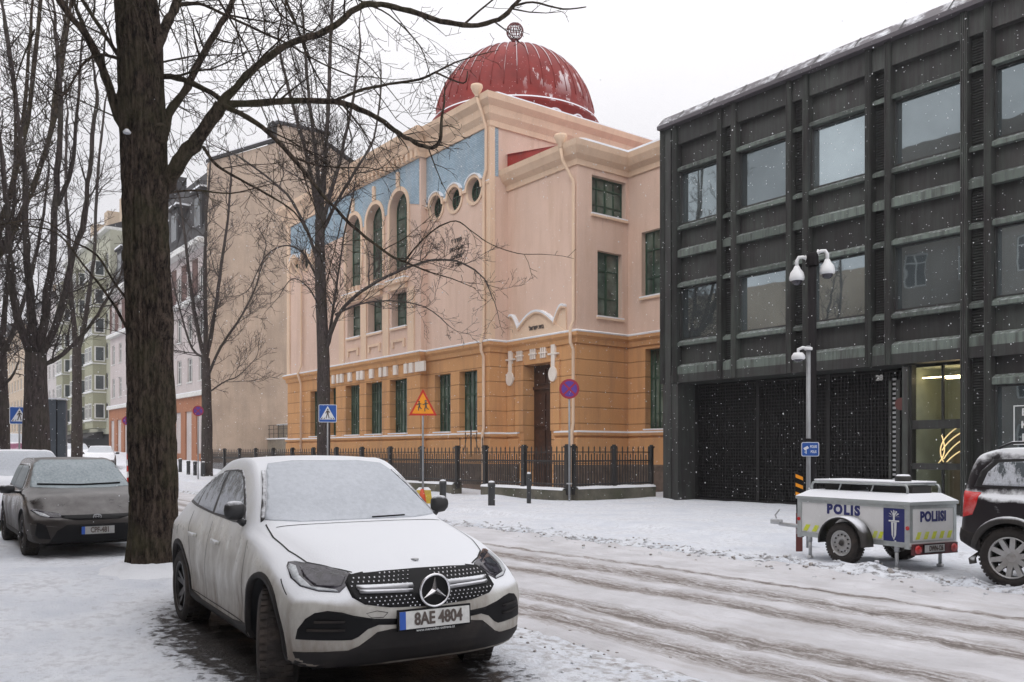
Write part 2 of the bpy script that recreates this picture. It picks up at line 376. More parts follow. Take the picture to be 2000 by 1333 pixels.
# ================================================================== windows
def frame_bars(mb,a0,b0,a1,b1,mp,d,cols,rows,t=.06,th=.06,mull=.09,archt=None):
    """frame with vertical divisions cols (fractions) and horizontal rows (fractions)"""
    def bar(x0,y0,x1,y1,dd=0.): mb.prism(rect(x0,y0,x1,y1),mp,d-dd,d+th)
    if archt is None:
        bar(a0,b0,a0+t,b1); bar(a1-t,b0,a1,b1); bar(a0+t,b0,a1-t,b0+t); bar(a0+t,b1-t,a1-t,b1)
        top=lambda a:b1-t
    else:
        r=(a1-a0)/2;c=(a0+a1)/2;zc=b1-r
        bar(a0,b0,a0+t,zc); bar(a1-t,b0,a1,zc); bar(a0+t,b0,a1-t,b0+t)
        n=14
        for k in range(n):
            t0=pi*k/n;t1=pi*(k+1)/n
            mb.prism([(c+r*math.cos(t0),zc+r*math.sin(t0)),(c+r*math.cos(t1),zc+r*math.sin(t1)),(c+(r-t)*math.cos(t1),zc+(r-t)*math.sin(t1)),(c+(r-t)*math.cos(t0),zc+(r-t)*math.sin(t0))],mp,d,d+th)
        top=lambda a: zc+math.sqrt(max(0,(r-t)**2-(a-c)**2)) 
    for fx in cols:
        a=a0+(a1-a0)*fx; w=mull/2 if abs(fx-.5)<.01 else mull/4
        bar(a-w,b0+t,a+w,top(a),.004)
    for fz,w in rows:
        z=b0+(b1-b0)*fz; bar(a0+t,z-w/2,a1-t,z+w/2,.008)
def window(parent,a0,b0,a1,b1,mp,d,cols=(.5,),rows=((.5,.05),),mat='green_frame',gl='glass_green',arched=False,round_=False,t=.06,sill=None,name='window',mull=.09,snowsill=True):
    mb=MB()
    if round_:
        r=(a1-a0)/2;c=(a0+a1)/2;z=(b0+b1)/2;n=20
        for k in range(n):
            t0=2*pi*k/n;t1=2*pi*(k+1)/n
            mb.prism([(c+r*math.cos(t0),z+r*math.sin(t0)),(c+r*math.cos(t1),z+r*math.sin(t1)),(c+(r-t)*math.cos(t1),z+(r-t)*math.sin(t1)),(c+(r-t)*math.cos(t0),z+(r-t)*math.sin(t0))],mp,d,d+.06)
        for q in (-.33,.33): 
            h=math.sqrt(1-q*q)*r; mb.prism(rect(c+q*r-.015,z-h,c+q*r+.015,z+h),mp,d,d+.05); mb.prism(rect(c-h,z+q*r-.015,c+h,z+q*r+.015),mp,d-.003,d+.05)
        gp=circ(c,z,r-.01)
    else:
        frame_bars(mb,a0,b0,a1,b1,mp,d,cols,rows,t,archt=True if arched else None,mull=mull)
        gp=arch(a0+.01,b0+.01,a1-.01,b1-.01) if arched else rect(a0+.01,b0+.01,a1-.01,b1-.01)
    w=mb.build(name,M[mat],parent)
    MB().prism(gp,mp,d+.035,d+.045).build('pane',M[gl],w)
    if sill:
        MB().prism(rect(a0-.06,b0-.09,a1+.06,b0-.01),mp,-.10,d-.01).build('sill',M[sill],w)
        if snowsill: MB().prism(rect(a0-.05,b0-.01,a1+.05,b0+.05),mp,-.09,d-.02).build('sill_snow',M['snow'],w)
    return w
def profile_run(mb,pts,prof,closed=False):
    """sweep profile (out, z) along plan polyline pts (x,y), out = to the right-hand side of travel; mitred"""
    P=[Vector(p) for p in pts]; n=len(P); vs=[]
    for i,p in enumerate(P):
        a=(P[i]-P[i-1]) if (i>0 or closed) else (P[1]-P[0]); b=(P[(i+1)%n]-P[i]) if (i<n-1 or closed) else (P[i]-P[i-1])
        a=a.normalized(); b=b.normalized(); na=Vector((a.y,-a.x)); nb=Vector((b.y,-b.x)); m=(na+nb)
        m=m.normalized(); k=1/max(.2,m.dot(na))
        for o,z in prof: q=p+m*o*k; vs.append((q.x,q.y,z))
    L=len(prof); fs=[]
    for i in range(n if closed else n-1):
        j=(i+1)%n
        for k in range(L-1): fs.append((i*L+k,j*L+k,j*L+k+1,i*L+k+1))
    if not closed: fs+= [tuple(range(L)),tuple((n-1)*L+k for k in range(L))]
    mb.add(vs,fs)
# ================================================================== synagogue
def build_synagogue():
    def flush(mb,name,mat,parent=None):
        if mb.v: o=mb.build(name,M[mat],parent or S); (P(o) if parent is None else None)
        return MB()
    Y0=21.5; YC=21.2; YE=22.4; YW=25.15
    XL,XA,XB,XT,XE,XR=-50.9,-45.3,-34.82,-29.74,-25.3,-14.0
    S=empty('synagogue',(-38,Y0,0),0,'domed building with ochre ground floor, pale pink upper walls, blue frieze and red ribbed dome','synagogue')
    inv=Matrix.Translation(-Vector(S.location))
    # everything below is authored in world metres; the root empty is shifted, so shift the parts back
    def P(o): o.location=-Vector(S.location); return o
    ZS=6.30; ZC=15.35; ZT=16.55
    base=MB(); up=MB(); fr=MB()
    pY=PY(Y0); pC=PY(YC); pE=PY(YE); pW=PY(YW); pT=PX(XT); pR=PX(XE)
    W=[]
    g=lambda c,w=1.22:(c-w/2,2.56,c+w/2,5.22)
    # ---- ground floor front openings
    hp=lambda u0,u1,Y,z0=2.56,z1=5.22:(onY(u0,0,Y)[0],z0,onY(u1,0,Y)[0],z1)
    gr=[hp(897,932,Y0),hp(849,880,Y0)]; gc=[hp(761,795,YC),hp(715,746,YC),hp(675,702,YC),hp(641,656,YC)]; gl=[hp(606,621,Y0)]
    base.wall(rect(XB,-.6,XT,ZS),[rect(*r) for r in gr],pY,.42)
    base.wall(rect(XA,-.6,XB,ZS),[rect(*r) for r in gc],pC,.5)
    base.wall(rect(XL,-.6,XA,ZS),[rect(*r) for r in gl],pY,.42)
    for r in gr+gl: W.append((r,pY,.3,dict(cols=(.27,.5,.73),rows=((.62,.08),(.81,.03),(.2,.03)),sill='orange_flat')))
    for r in gc: W.append((r,pC,.34,dict(cols=(.17,.33,.5,.67,.83),rows=((.64,.08),(.82,.03),(.2,.03)),sill='orange_flat')))
    for x in (XA,XB): base.add([(x,Y0,-.6),(x,YC,-.6),(x,YC,ZS),(x,Y0,ZS)],[(0,1,2,3)])
    base.add([(XL,Y0,-.6),(XL,36,-.6),(XL,36,ZS),(XL,Y0,ZS)],[(0,1,2,3)])
    # tower return, entrance block front with the door opening
    base.add([(XT,Y0,-.6),(XT,YE,-.6),(XT,YE,ZS),(XT,Y0,ZS)],[(0,1,2,3)])
    dx0,_=onY(1023,712,YE); dx1,_=onY(1077,712,YE); DZ=5.28
    base.wall(rect(XT,-.6,XE,ZS),[rect(dx0,-.5,dx1,DZ)],pE,.75)
    base.wall(rect(YE,-.6,YW,ZS),[],pR); base.wall(rect(XE,-.6,XR,ZS),[rect(-24.35,2.55,-22.9,5.75)],pW,.4)
    W.append(((-24.35,2.55,-22.9,5.75),pW,.3,dict(cols=(.17,.33,.5,.67,.83),rows=((.64,.08),(.82,.03),(.2,.03)),sill='orange_flat')))
    P(base.build('ground_floor_wall',M['orange'],S))
    # ---- pink upper walls
    rounds=[(-30.88,12.93),(-32.42,12.9),(-33.92,12.88)]; roundsL=[(-46.75,12.9),(-48.25,12.9),(-49.75,12.9)]
    RR=.52
    AW=.84; ar=[((onY(a,0,YC)[0]+onY(b,0,YC)[0])/2,10.35,t) for a,b,t in ((762,797,14.25),(717,748,14.15),(679,703,14.1))]
    sm=[(c-.72,7.68,c+.72,9.42) for c,_,_ in ar]
    up.wall(rect(XB,ZS,XT,ZC),[circ(x,z,RR) for x,z in rounds],pY,.55)
    up.wall(rect(XL,ZS,XA,ZC),[circ(x,z,RR) for x,z in roundsL],pY,.55)
    up.wall(rect(XA,ZS,XB,ZC),[arch(c-AW,b,c+AW,t) for c,b,t in ar]+[rect(*r) for r in sm],pC,.5)
    for x in (XA,XB): up.add([(x,Y0,ZS),(x,YC,ZS),(x,YC,ZC),(x,Y0,ZC)],[(0,1,2,3)])
    up.add([(XL,Y0,ZS),(XL,36,ZS),(XL,36,ZT),(XL,Y0,ZT)],[(0,1,2,3)])
    up.wall(rect(Y0,ZS,36,ZC),[],pT)
    def win_e(u0,v0,u1,v1,X):
        y0,zt=onX(u0,v0,X); y1,_=onX(u1,v0,X); _,zb=onX(u0,v1,X); return (y0,zb,y1,zt)
    e1=win_e(1156,341,1222,418,XE); e2=win_e(1167,489,1215,619,XE)
    up.wall(rect(XT,ZS,XE,13.45),[],pE); up.wall(rect(YE,ZS,YW,13.45),[rect(*e1),rect(*e2)],pR,.35)
    wA=onY(1253,455,YW); wB=onY(1253,583,YW); w3=(wA[0],wB[1],wA[0]+1.7,wA[1])
    up.wall(rect(XE,ZS,XR,13.45),[rect(*w3)],pW,.35)
    for r,cl in ((e1,(.25,.5,.75)),(e2,(.5,))): W.append((r,pR,.22,dict(cols=cl,rows=((.72,.05),(.3,.03)),gl='glass_green',sill='cream')))
    W.append((w3,pW,.22,dict(cols=(.25,.5,.75),rows=((.72,.05),(.3,.03)),gl='glass_green',sill='cream')))
    for r in sm: W.append((r,pC,.36,dict(cols=(.5,),rows=((.33,.035),(.66,.035)),sill='cream')))
    P(up.build('upper_wall',M['pink'],S))
    for r,pl,d,k in W:
        w=window(S,r[0],r[1],r[2],r[3],pl,d,**k); P(w)
    for c,b,t in ar: P(window(S,c-AW,b,c+AW,t,pC,.36,arched=True,cols=(.5,),rows=((.70,.09),(.18,.035),(.36,.035),(.53,.035)),name='arched_window',mull=.12,t=.09))
    for x,z in rounds+roundsL: P(window(S,x-RR,z-RR,x+RR,z+RR,pY,.20,round_=True,name='round_window',t=.05,gl='glass'))
    # ---- blue frieze: thin rendered panels, proud of the wall, scalloped over the round windows
    def scallop(rs,x0,x1,zt,zb):
        out=[(x0,zt)]; rs=sorted(rs)
        out.append((x0,zb)); R2=RR+.16
        for x,z in rs:
            h=math.sqrt(max(0,R2**2-(zb-z)**2)); a0=math.atan2(zb-z,-h); a1=math.atan2(zb-z,h)
            for k in range(9): a=a0+(a1-a0)*k/8; out.append((x+R2*math.cos(a),z+R2*math.sin(a)))
        out+= [(x1,zb),(x1,zt)]; return out
    b=MB(); b.prism(scallop(rounds,XB+.02,XT-.35,ZC-.02,13.08),pY,-.02,.02); b.prism(scallop(roundsL,XL+.5,XA-.02,ZC-.02,13.08),pY,-.02,.02)
    cb=[(XA+.15,ZC-.02),(XA+.15,13.2)]
    for c,_,t in sorted(ar):
        r=AW+.2; zc=t-AW
        for k in range(11):
            a=pi-pi*k/10; cb.append((c+r*math.cos(a),max(13.2,zc+r*math.sin(a)+.0)))
    cb+= [(XB-.15,13.2),(XB-.15,ZC-.02)]
    cc=[cb[0]]
    for q in cb[1:]:
        if (Vector(q)-Vector(cc[-1])).length>1e-3: cc.append(q)
    b.prism(cc,pC,-.02,.02)
    b.prism([(Y0+.22,ZC-.02),(Y0+.22,13.3),(Y0+.40,13.3),(Y0+.40,ZC-.02)],pT,-.02,.02)
    P(b.build('blue_frieze',M['blue'],S))
    # ---- trims: arch surrounds, hood moulds over the round windows with snow on them
    t=MB(); s=MB()
    for c,bb,tt in ar:
        zc=tt-AW
        for k in range(16):
            a,b2=pi*k/16,pi*(k+1)/16; q=[(c+r*math.cos(x),zc+r*math.sin(x)) for r,x in ((AW,a),(AW,b2),(AW+.2,b2),(AW+.2,a))]; t.prism(q,pC,-.06,.0)
        for sx in (-1,1): t.prism(rect(c+sx*(AW+.1)-.1,bb,c+sx*(AW+.1)+.1,zc),pC,-.055,0)
        t.prism(rect(c-.14,tt+.2,c+.14,tt+.75),pC,-.1,0); t.prism(circ(c,tt+.78,.13,10),pC,-.12,0)
        # balconette hood between the two window rows
        t.prism(rect(c-.95,9.78,c+.95,9.95),pC,-.28,0); t.prism(rect(c-.8,9.5,c+.8,9.78),pC,-.16,0); s.prism(rect(c-.93,9.95,c+.93,10.02),pC,-.26,-.01)
        t=flush(t,'arch_surround','cream')
        for q in (-.55,-.18,.18,.55): t.prism(rect(c+q-.09,9.95,c+q+.09,10.33),pC,-.14,0)
        t=flush(t,'balconette_baluster','cream'); t.prism([(c-.62,7.12),(c-.62,6.72),(c-.46,6.72),(c-.46,7.0),(c+.46,7.0),(c+.46,6.72),(c+.62,6.72),(c+.62,7.12)],pC,-.09,0); t=flush(t,'window_apron','cream'); s=flush(s,'hood_snow','snow')
    for x in [a[0]+1.2 for a in ar]+[ar[-1][0]-1.3]: t.prism(rect(x-.28,ZS+.1,x+.28,9.45),pC,-.07,0); t=flush(t,'lesene','cream')
    for x,z in rounds+roundsL:
        for k in range(24):
            a,b2=2*pi*k/24,2*pi*(k+1)/24; q=[(x+r*math.cos(w),z+r*math.sin(w)) for r,w in ((RR,a),(RR,b2),(RR+.13,b2),(RR+.13,a))]; t.prism(q,pY,-.12 if 0<=k<12 else -.05,0)
            if 2<=k<=9: s.prism([(x+r*math.cos(w),z+r*math.sin(w)) for r,w in ((RR+.13,a),(RR+.13,b2),(RR+.19,b2),(RR+.19,a))],pY,-.16,0)
        t=flush(t,'hood_mould','cream'); s=flush(s,'hood_snow','snow')
    for rs,x0,x1 in ((rounds,XB,XT),(roundsL,XL+.4,XA)):
        e=[x0]+[q for x,z in sorted(rs) for q in (x-RR-.14,x+RR+.14)]+[x1]
        for i in range(0,len(e),2): t.prism(rect(e[i],12.96,e[i+1],13.07),pY,-.09,0); (s.prism(rect(e[i],13.07,e[i+1],13.12),pY,-.08,-.02), globals().__setitem__('_t',0)); t=flush(t,'frieze_ledge','cream'); s=flush(s,'ledge_snow','snow')
    for a,b2 in ((XL+.0,XL+.42),(XT-.32,XT)): t.prism(rect(a,ZS,b2,ZC),pY,-.06,0); t=flush(t,'corner_strip','cream')
    t.prism(rect(Y0-.06,ZS,Y0+.2,ZC),pT,-.05,0); t=flush(t,'corner_strip','cream')
    # pediment with scrolls over the door
    px,pz=(dx0+dx1)/2+.05,6.42
    def strip(mb,pts,w,d0,d1,pl):
        for i in range(len(pts)-1):
            (a,b3),(c,d)=pts[i],pts[i+1]; mb.prism([(a,b3),(c,d),(c,d+w),(a,b3+w)],pl,d0,d1)
    arc=[(px+1.15*q,pz+.33+.62*math.cos(q*pi/2*.92)) for q in [k/8-1 for k in range(17)]]
    t.prism([(px-1.75,pz),(px+1.75,pz),(px+1.15,pz+.36)]+arc[::-1]+[(px-1.15,pz+.36)],pE,-.08,0)
    strip(s,arc,.085,-.2,0,pE); strip(t,[(a,b3-.06) for a,b3 in arc],.058,-.19,0,pE)
    for sg in (-1,1):
        vol=[(px+sg*(1.15+.62*q),pz+.36+.62*math.sin(q*pi*.62)) for q in [k/8 for k in range(9)]]
        strip(s,vol,.085,-.2,0,pE); strip(t,[(a,b3-.06) for a,b3 in vol],.058,-.19,0,pE)
        t.prism([(px+sg*1.15,pz),(px+sg*1.8,pz)]+vol[::-1],pE,-.06,0)
    t=flush(t,'door_pediment','cream'); s=flush(s,'pediment_snow','snow')
    # ---- string course + plinth ledge + snow
    cs=MB(); sn=MB(); path=[(XL,36),(XL,Y0),(XA,Y0),(XA,YC),(XB,YC),(XB,Y0),(XT,Y0),(XT,YE),(XE,YE),(XE,YW),(XR,YW)]
    profile_run(cs,path,[(0,ZS-.42),(.07,ZS-.40),(.10,ZS-.22),(.22,ZS-.12),(.24,ZS),(0,ZS+.02)])
    profile_run(sn,path,[(0,ZS+.02),(.235,ZS+.003),(.25,ZS+.05),(.12,ZS+.11),(0,ZS+.13)])
    d0=dx0-.28; d1=dx1+.28
    for pp in (path[:8]+[(d0,YE)],[(d1,YE)]+path[8:]):
        profile_run(cs,pp,[(0,2.28),(.12,2.34),(.13,2.44),(0,2.47)]); profile_run(cs,pp,[(0,-.6),(.09,-.6),(.09,2.2),(0,2.28)]); profile_run(sn,pp,[(0,2.47),(.13,2.443),(.12,2.5),(0,2.52)])
    gp=MB()
    for pp in (path[:8]+[(d0,YE)],[(d1,YE)]+path[8:]): profile_run(gp,pp,[(0,-.6),(.13,-.6),(.13,1.12),(.085,1.2),(0,1.2)])
    P(gp.build('granite_plinth',M['granite'],S))
    P(cs.build('string_course',M['orange_flat'],S)); P(sn.build('ledge_snow',M['snow'],S))
    # white plaster blocks under the string course
    wb=MB()
    for u0,u1 in ((651,655),(660,664),(667,672),(682,688),(699,704),(706,712),(724,731),(743,748),(752,758),(771,778),(792,798),(802,809),(814,832)):
        a=onY(u0,0,YC)[0]; c=onY(u1,0,YC)[0]; wb.prism(rect(a,5.42,c,5.88),pC,-.11,0); wb=flush(wb,'plaster_block','white_trim')
    for u in (1016,1042,1062):
        a=onY(u,0,YE)[0]
        for q in (-.13,0,.13): wb.prism(rect(a+q-.035,5.48,a+q+.035,6.0),pE,-.07,0)
        wb.prism(rect(a-.24,5.66,a+.24,5.72),pE,-.09,-.001); wb=flush(wb,'triple_bar_ornament','white_trim')
    for u in (999,1083):
        a=onY(u,0,YE)[0]; wb.prism([(a-.12,5.95),(a+.12,5.95),(a+.10,5.0),(a-.10,5.0)],pE,-.10,0); wb.prism(circ(a,4.78,.24,16,.3),pE,-.13,0); wb.prism(rect(a-.3,5.55,a+.3,5.62),pE,-.12,-.001); wb=flush(wb,'keyhole_ornament','white_trim')
    # rusticated pilasters beside the door
    pl=MB()
    for a,b2 in ((XT+.02,XT+.5),(dx0-.55,dx0),(dx1,dx1+.55),(XE-.5,XE)): pl.prism(rect(a,2.53,b2,5.86 if b2-a>.49 and a!=dx1 and b2!=dx0 else 5.4),pE,-.06,0); pl=flush(pl,'pilaster','orange')
    pl.prism(rect(XB-.5,2.53,XB,5.3),pC,-.05,0); pl=flush(pl,'pilaster','orange'); pl.prism(rect(XT-.5,2.53,XT,5.86),pY,-.05,0); pl=flush(pl,'pilaster','orange')
    # door
    D=P(MB().prism(rect(dx0,-.1,dx1,DZ),pE,.55,.62).build('door',M['wood_dark'],S))
    q=MB(); w=(dx1-dx0)
    q.prism(rect(dx0,4.28,dx1,4.40),pE,.48,.55)
    for i in (0,1):
        a=dx0+.06+i*w/2
        for z0,z1 in ((.25,1.1),(1.25,2.6),(2.75,4.1),(4.5,5.15)): q.prism(rect(a+.05,z0,a+w/2-.17,z1),pE,.5,.55)
    q.build('door_panel',M['wood_dark'],D)
    # inscriptions
    tm=MB()
    for i,line in enumerate(('פתחו לי'[::-1],'שערי צדק'[::-1],'אבא בם'[::-1],'אודה יה'[::-1])):
        m=text_mb(line,.27,lambda a,b3,d,i=i:(-32.3+a,Y0-.012+d,11.05-.36*i+b3),.02,bold=.006); m=flush(m,'inscription_line','dark_letter')
    m=text_mb('בית ישראל'[::-1],.22,lambda a,b3,d:(px+a,YE-.10+d,pz+.32+b3),.02,bold=.01); m=flush(m,'inscription_line','dark_letter')
    # ---- main cornice (front + right side), dentils, parapet, roof
    co=MB(); pth=[(XL,36),(XL,Y0),(XA,Y0),(XA,YC),(XB,YC),(XB,Y0),(XT,Y0),(XT,36)]
    profile_run(co,pth,[(0,ZC),(.08,ZC),(.10,ZC+.22),(.26,ZC+.45),(.30,ZC+.75),(.52,ZC+.95),(.56,ZT),(.2,ZT+.08),(0,ZT+.08)])
    x=XA+.2
    while x<XB-.1:
        co.prism(rect(x,ZC+.02,x+.22,ZC+.38),pC,-.24,0); x+=.42
    profile_run(co,[(XT,YE),(XE,YE),(XE,YW),(XR,YW)],[(0,12.75),(.07,12.75),(.10,12.95),(.30,13.1),(.45,13.35),(.5,13.55),(.2,13.62),(0,13.62)])
    P(co.build('cornice',M['cream'],S))
    s2=MB(); profile_run(s2,pth[6:],[(0,ZT+.083),(.2,ZT+.083),(.55,ZT+.003),(.53,ZT+.07),(.2,ZT+.16),(0,ZT+.16)])
    profile_run(s2,[(XE-.0,YE),(XE,YW),(XR,YW)],[(0,13.623),(.2,13.623),(.5,13.553),(.48,13.64),(.2,13.74),(0,13.76)])
    P(s2.build('cornice_snow',M['snow'],S))
    rf=MB(); cx,cy=-37.45,28.7
    rf.add([(XL,Y0,ZT+.06),(XT,Y0,ZT+.06),(XT,36,ZT+.06),(XL,36,ZT+.06),(XL+4,28,ZT+.9),(XT-4,28,ZT+.9)],[(0,1,5,4),(1,2,5),(2,3,4,5),(3,0,4)])
    # red lean-to roof of the entrance block and of the rear wing
    rf.add([(XT+.01,YE-.1,14.3),(XT+.01,36,14.3),(XE,YE,13.62),(XE,YW,13.62),(XR,YW,13.62),(XR,36,14.3)],[(0,2,3,1),(1,3,4,5)])
    rf.add([(XT+.01,YE-.02,13.62),(XT+.01,YE-.02,14.35),(XE,YE-.02,13.62)],[(0,1,2)])
    rf.add([(XT+.3,36.0,13.5),(XR,36.0,13.5),(XR,36,17.9),(XT+.3,36,17.9),(XT+.3,44,17.9),(XR,44,17.9)],[(0,1,2,3),(3,2,5,4)])
    P(rf.build('roof',M['red_roof'],S))
    # ---- dome
    RD=4.30; zb=19.05; top=23.3
    drum=[(RD+.05,ZT-.3),(RD+.05,18.0),(RD+.10,18.75),(RD+.20,18.9),(RD+.24,zb)]
    prof=[(RD+.24,zb),(RD+.02,zb+.06)]+[(RD*math.cos(a)**.96,zb+.06+(top-zb-.06)*math.sin(a)) for a in [pi/2*k/20 for k in range(1,20)]]+[(.25,top-.02),(.01,top)]
    dm=P(MB().lathe(drum+prof,(cx,cy,0),n=96).build('dome',M['dome_red'],S))
    rb=MB(); sr=MB()
    for k in range(40):
        a=2*pi*k/40; pts=[(cx+(r+.012)*math.cos(a),cy+(r+.012)*math.sin(a),z) for r,z in prof[3:-1]]
        rb.tube(pts,.028,4)
        L=random.randint(12,17); pts2=[(x,y,z+.035) for x,y,z in pts[-L:]]; sr.tube(pts2,[.012+.018*(i/len(pts2)) for i in range(len(pts2))],4)
    rb.build('dome_rib',M['dome_red'],dm); sr.build('rib_snow',M['snow'],dm)
    bs=MB(); bs.lathe([(RD+.24,zb),(RD+.22,zb+.07),(RD+.05,zb+.10)],(cx,cy,0),n=96); bs.build('band_snow',M['snow'],dm)
    for k in range(20):
        a=2*pi*(k+.35)/20; ca,sa=math.cos(a),math.sin(a)
        mp=lambda s_,z,d:(cx+(RD+.2-d)*ca-s_*sa,cy+(RD+.2-d)*sa+s_*ca,z)
        o=MB(); n=10
        for i in range(n):
            t0,t1=pi*i/n,pi*(i+1)/n
            o.prism([(.42*math.cos(t0),18.12+.42*math.sin(t0)),(.42*math.cos(t1),18.12+.42*math.sin(t1)),(.30*math.cos(t1),18.12+.30*math.sin(t1)),(.30*math.cos(t0),18.12+.30*math.sin(t0))],mp,-.12,.2)
        h=o.build('dome_dormer',M['dome_red'],dm)
        MB().prism([(.3*math.cos(pi*i/n),18.12+.3*math.sin(pi*i/n)) for i in range(n+1)],mp,.06,.1).build('dormer_glass',M['glass'],h)
        q=MB()
        for i in range(2,8):
            t0,t1=pi*i/n,pi*(i+1)/n; q.prism([((.42)*math.cos(t0),18.12+(.42)*math.sin(t0)),(.42*math.cos(t1),18.12+.42*math.sin(t1)),(.48*math.cos(t1),18.14+.48*math.sin(t1)),(.48*math.cos(t0),18.14+.48*math.sin(t0))],mp,-.13,.1)
        q.build('dormer_snow',M['snow'],h)
    fi=MB(); fi.lathe([(.34,top-.03),(.34,top+.08),(.22,top+.14),(.16,top+.4),(.24,top+.5),(.16,top+.56),(.12,top+.62),(0.0,top+.62)],(cx,cy,0),n=20)
    R1=.45; zc=top+1.05
    for k in range(8):
        a=pi*k/8; fi.tube([(cx+R1*math.sin(t)*math.cos(a),cy+R1*math.sin(t)*math.sin(a),zc+R1*math.cos(t)) for t in [2*pi*i/24 for i in range(25)]],.022,5,caps=False)
    for h in (-.22,0,.22):
        r=math.sqrt(R1*R1-h*h); fi.tube([(cx+r*math.cos(2*pi*i/24),cy+r*math.sin(2*pi*i/24),zc+h) for i in range(25)],.018,5,caps=False)
    fi.build('finial',M['finial_red'],dm)
    # rainwater heads and downpipes
    def pipe(x,y,z1,z0,kink=None,zt=None):
        q=MB(); q.tube([(x,y,z1),(x,y,z0)],.085,10)
        q.lathe([(.01,z1+.62),(.40,z1+.6),(.42,z1+.5),(.30,z1+.3),(.12,z1+.12),(.10,z1)],(x,y,0),n=16)
        for z in (z0+.8,(z0+z1)/2,z1-.6): q.lathe([(.09,z),(.115,z+.01),(.115,z+.07),(.09,z+.08)],(x,y,0),n=12)
        P(q.build('downpipe',M['cream'],S))
    def pipe2(x,y,z1,offs):                                  # pipe stepping out over the string course and plinth
        q=MB(); pts=[(x,y,z1)]+[(x+ox,y+oy,z) for ox,oy,z in offs]; q.tube(pts,.065,10)
        q.lathe([(.01,z1+.50),(.24,z1+.49),(.26,z1+.40),(.17,z1+.2),(.09,z1+.08),(.08,z1)],(x,y,0),n=16); P(q.build('downpipe',M['cream'],S))
    pipe2(XT-.12,Y0-.62,ZT-.1,[(0,.30,ZT-.8),(0,.47,ZT-1.3),(0,.47,13.5),(-.16,.47,13.2),(-.16,.47,ZS+.45),(-.16,.33,ZS+.15),(-.16,.33,ZS-.35),(-.16,.46,ZS-.6),(-.16,.46,2.7),(-.16,.40,2.4),(-.16,.40,.1)])
    pipe2(XE-.38,YE-.50,13.4,[(.05,.05,12.9),(.28,.40,12.1),(.28,.40,ZS+.45),(.28,.24,ZS+.15),(.28,.24,ZS-.4),(.28,.39,ZS-.65),(.28,.39,2.8),(.28,.32,2.4),(.28,.32,.1)])
    pipe2(-48.6,Y0-.55,12.6,[(0,.42,12.0),(0,.42,ZS+.5),(0,.2,ZS),(0,.4,ZS-.6),(0,.4,.1)])
M['granite']=simple('brown_granite_plinth',(.13,.095,.075),.8,0,.35,4.,.4,20,dirt=(.06,.05,.04))
M['finial_red']=simple('dark_red_iron',(.12,.012,.014),.55,spec=.3)
M['dark_letter']=simple('dark_letters',(.09,.07,.06),.7)
def domemat():
    m,nt,b=newmat('dome_red_sheet_metal'); v=coord(nt); n=noi(nt,v,1.2,6)
    c=ramp(nt,n,[(.3,(.165,.014,.011)),(.7,(.25,.026,.020))])
    # wind-packed snow stuck to the sheets on the side that faces away from the street
    sp=nt.nodes.new('ShaderNodeSeparateXYZ'); nt.links.new(v,sp.inputs[0])
    g=nt.nodes.new('ShaderNodeNewGeometry'); gs=nt.nodes.new('ShaderNodeSeparateXYZ'); nt.links.new(g.outputs['Normal'],gs.inputs[0])
    d=mth(nt,'ADD',mth(nt,'MULTIPLY',gs.outputs[0],.9),mth(nt,'MULTIPLY',gs.outputs[1],.05))
    n2=noi(nt,coord(nt,(1.3,1.3,.45)),1.3,7,.66)
    hz=mth(nt,'MULTIPLY',val(nt,gs.outputs[2],.1,.35,0,1),val(nt,gs.outputs[2],.7,.95,1,0))
    f=mth(nt,'MULTIPLY',val(nt,mth(nt,'ADD',d,mth(nt,'MULTIPLY',mth(nt,'SUBTRACT',n2,.5),1.5)),.89,.95),hz)
    c=mixc(nt,f,c,(.62,.55,.56)); nt.links.new(c,b.inputs['Base Color']); b.inputs['Roughness'].default_value=.55; b.inputs['Specular IOR Level'].default_value=.25
    bump(nt,b,n2,.15,.03); return m
M['dome_red']=domemat()
build_synagogue()
# ================================================================== dark copper office building
def coppermat(name,base,green,streak=1.,gm=.5):
    m,nt,b=newmat(name); v=coord(nt); n=noi(nt,v,1.1,7,.65)
    vs=coord(nt,(7,7,.5)); st=noi(nt,vs,1.2,7,.7); g=noi(nt,v,.5,5,.6)
    c=ramp(nt,n,[(.3,tuple(x*.65 for x in base)),(.7,tuple(x*1.4 for x in base))])
    k=val(nt,mth(nt,'ADD',mth(nt,'MULTIPLY',st,streak),mth(nt,'MULTIPLY',g,.6)),.72,1.02,0,gm)
    c=mixc(nt,k,c,green); nt.links.new(c,b.inputs['Base Color']); b.inputs['Roughness'].default_value=.55; b.inputs['Specular IOR Level'].default_value=.45
    l=b.inputs['Base Color'].links[0].from_socket; oi=nt.nodes.new('ShaderNodeObjectInfo'); rv=val(nt,oi.outputs['Random'],0,1,.62,1.35)
    hs=nt.nodes.new('ShaderNodeHueSaturation'); nt.links.new(l,hs.inputs['Color']); nt.links.new(rv,hs.inputs['Value']); nt.links.new(hs.outputs[0],b.inputs['Base Color'])
    bump(nt,b,st,.2,.02); return m
M['cop']=coppermat('blackened_copper',(.026,.023,.023),(.066,.078,.068),1.1,.7)
M['cop_dark']=coppermat('brown_black_copper_panel',(.027,.023,.024),(.060,.072,.063),1.15,.6)
M['cop_green']=snow_over(coppermat('verdigris_copper_ledge',(.045,.046,.043),(.13,.16,.14),1.3,.85),.85,1.3,9.,1.)
M['snowy_metal']=snow_over(simple('grey_roof_edge_metal',(.10,.09,.10),.5,.3),.65,1.05,2.2,1.9)
def emis(name,col,s):
    m,nt,b=newmat(name); b.inputs['Base Color'].default_value=c4(col); b.inputs['Emission Color'].default_value=c4(col); b.inputs['Emission Strength'].default_value=s; return m
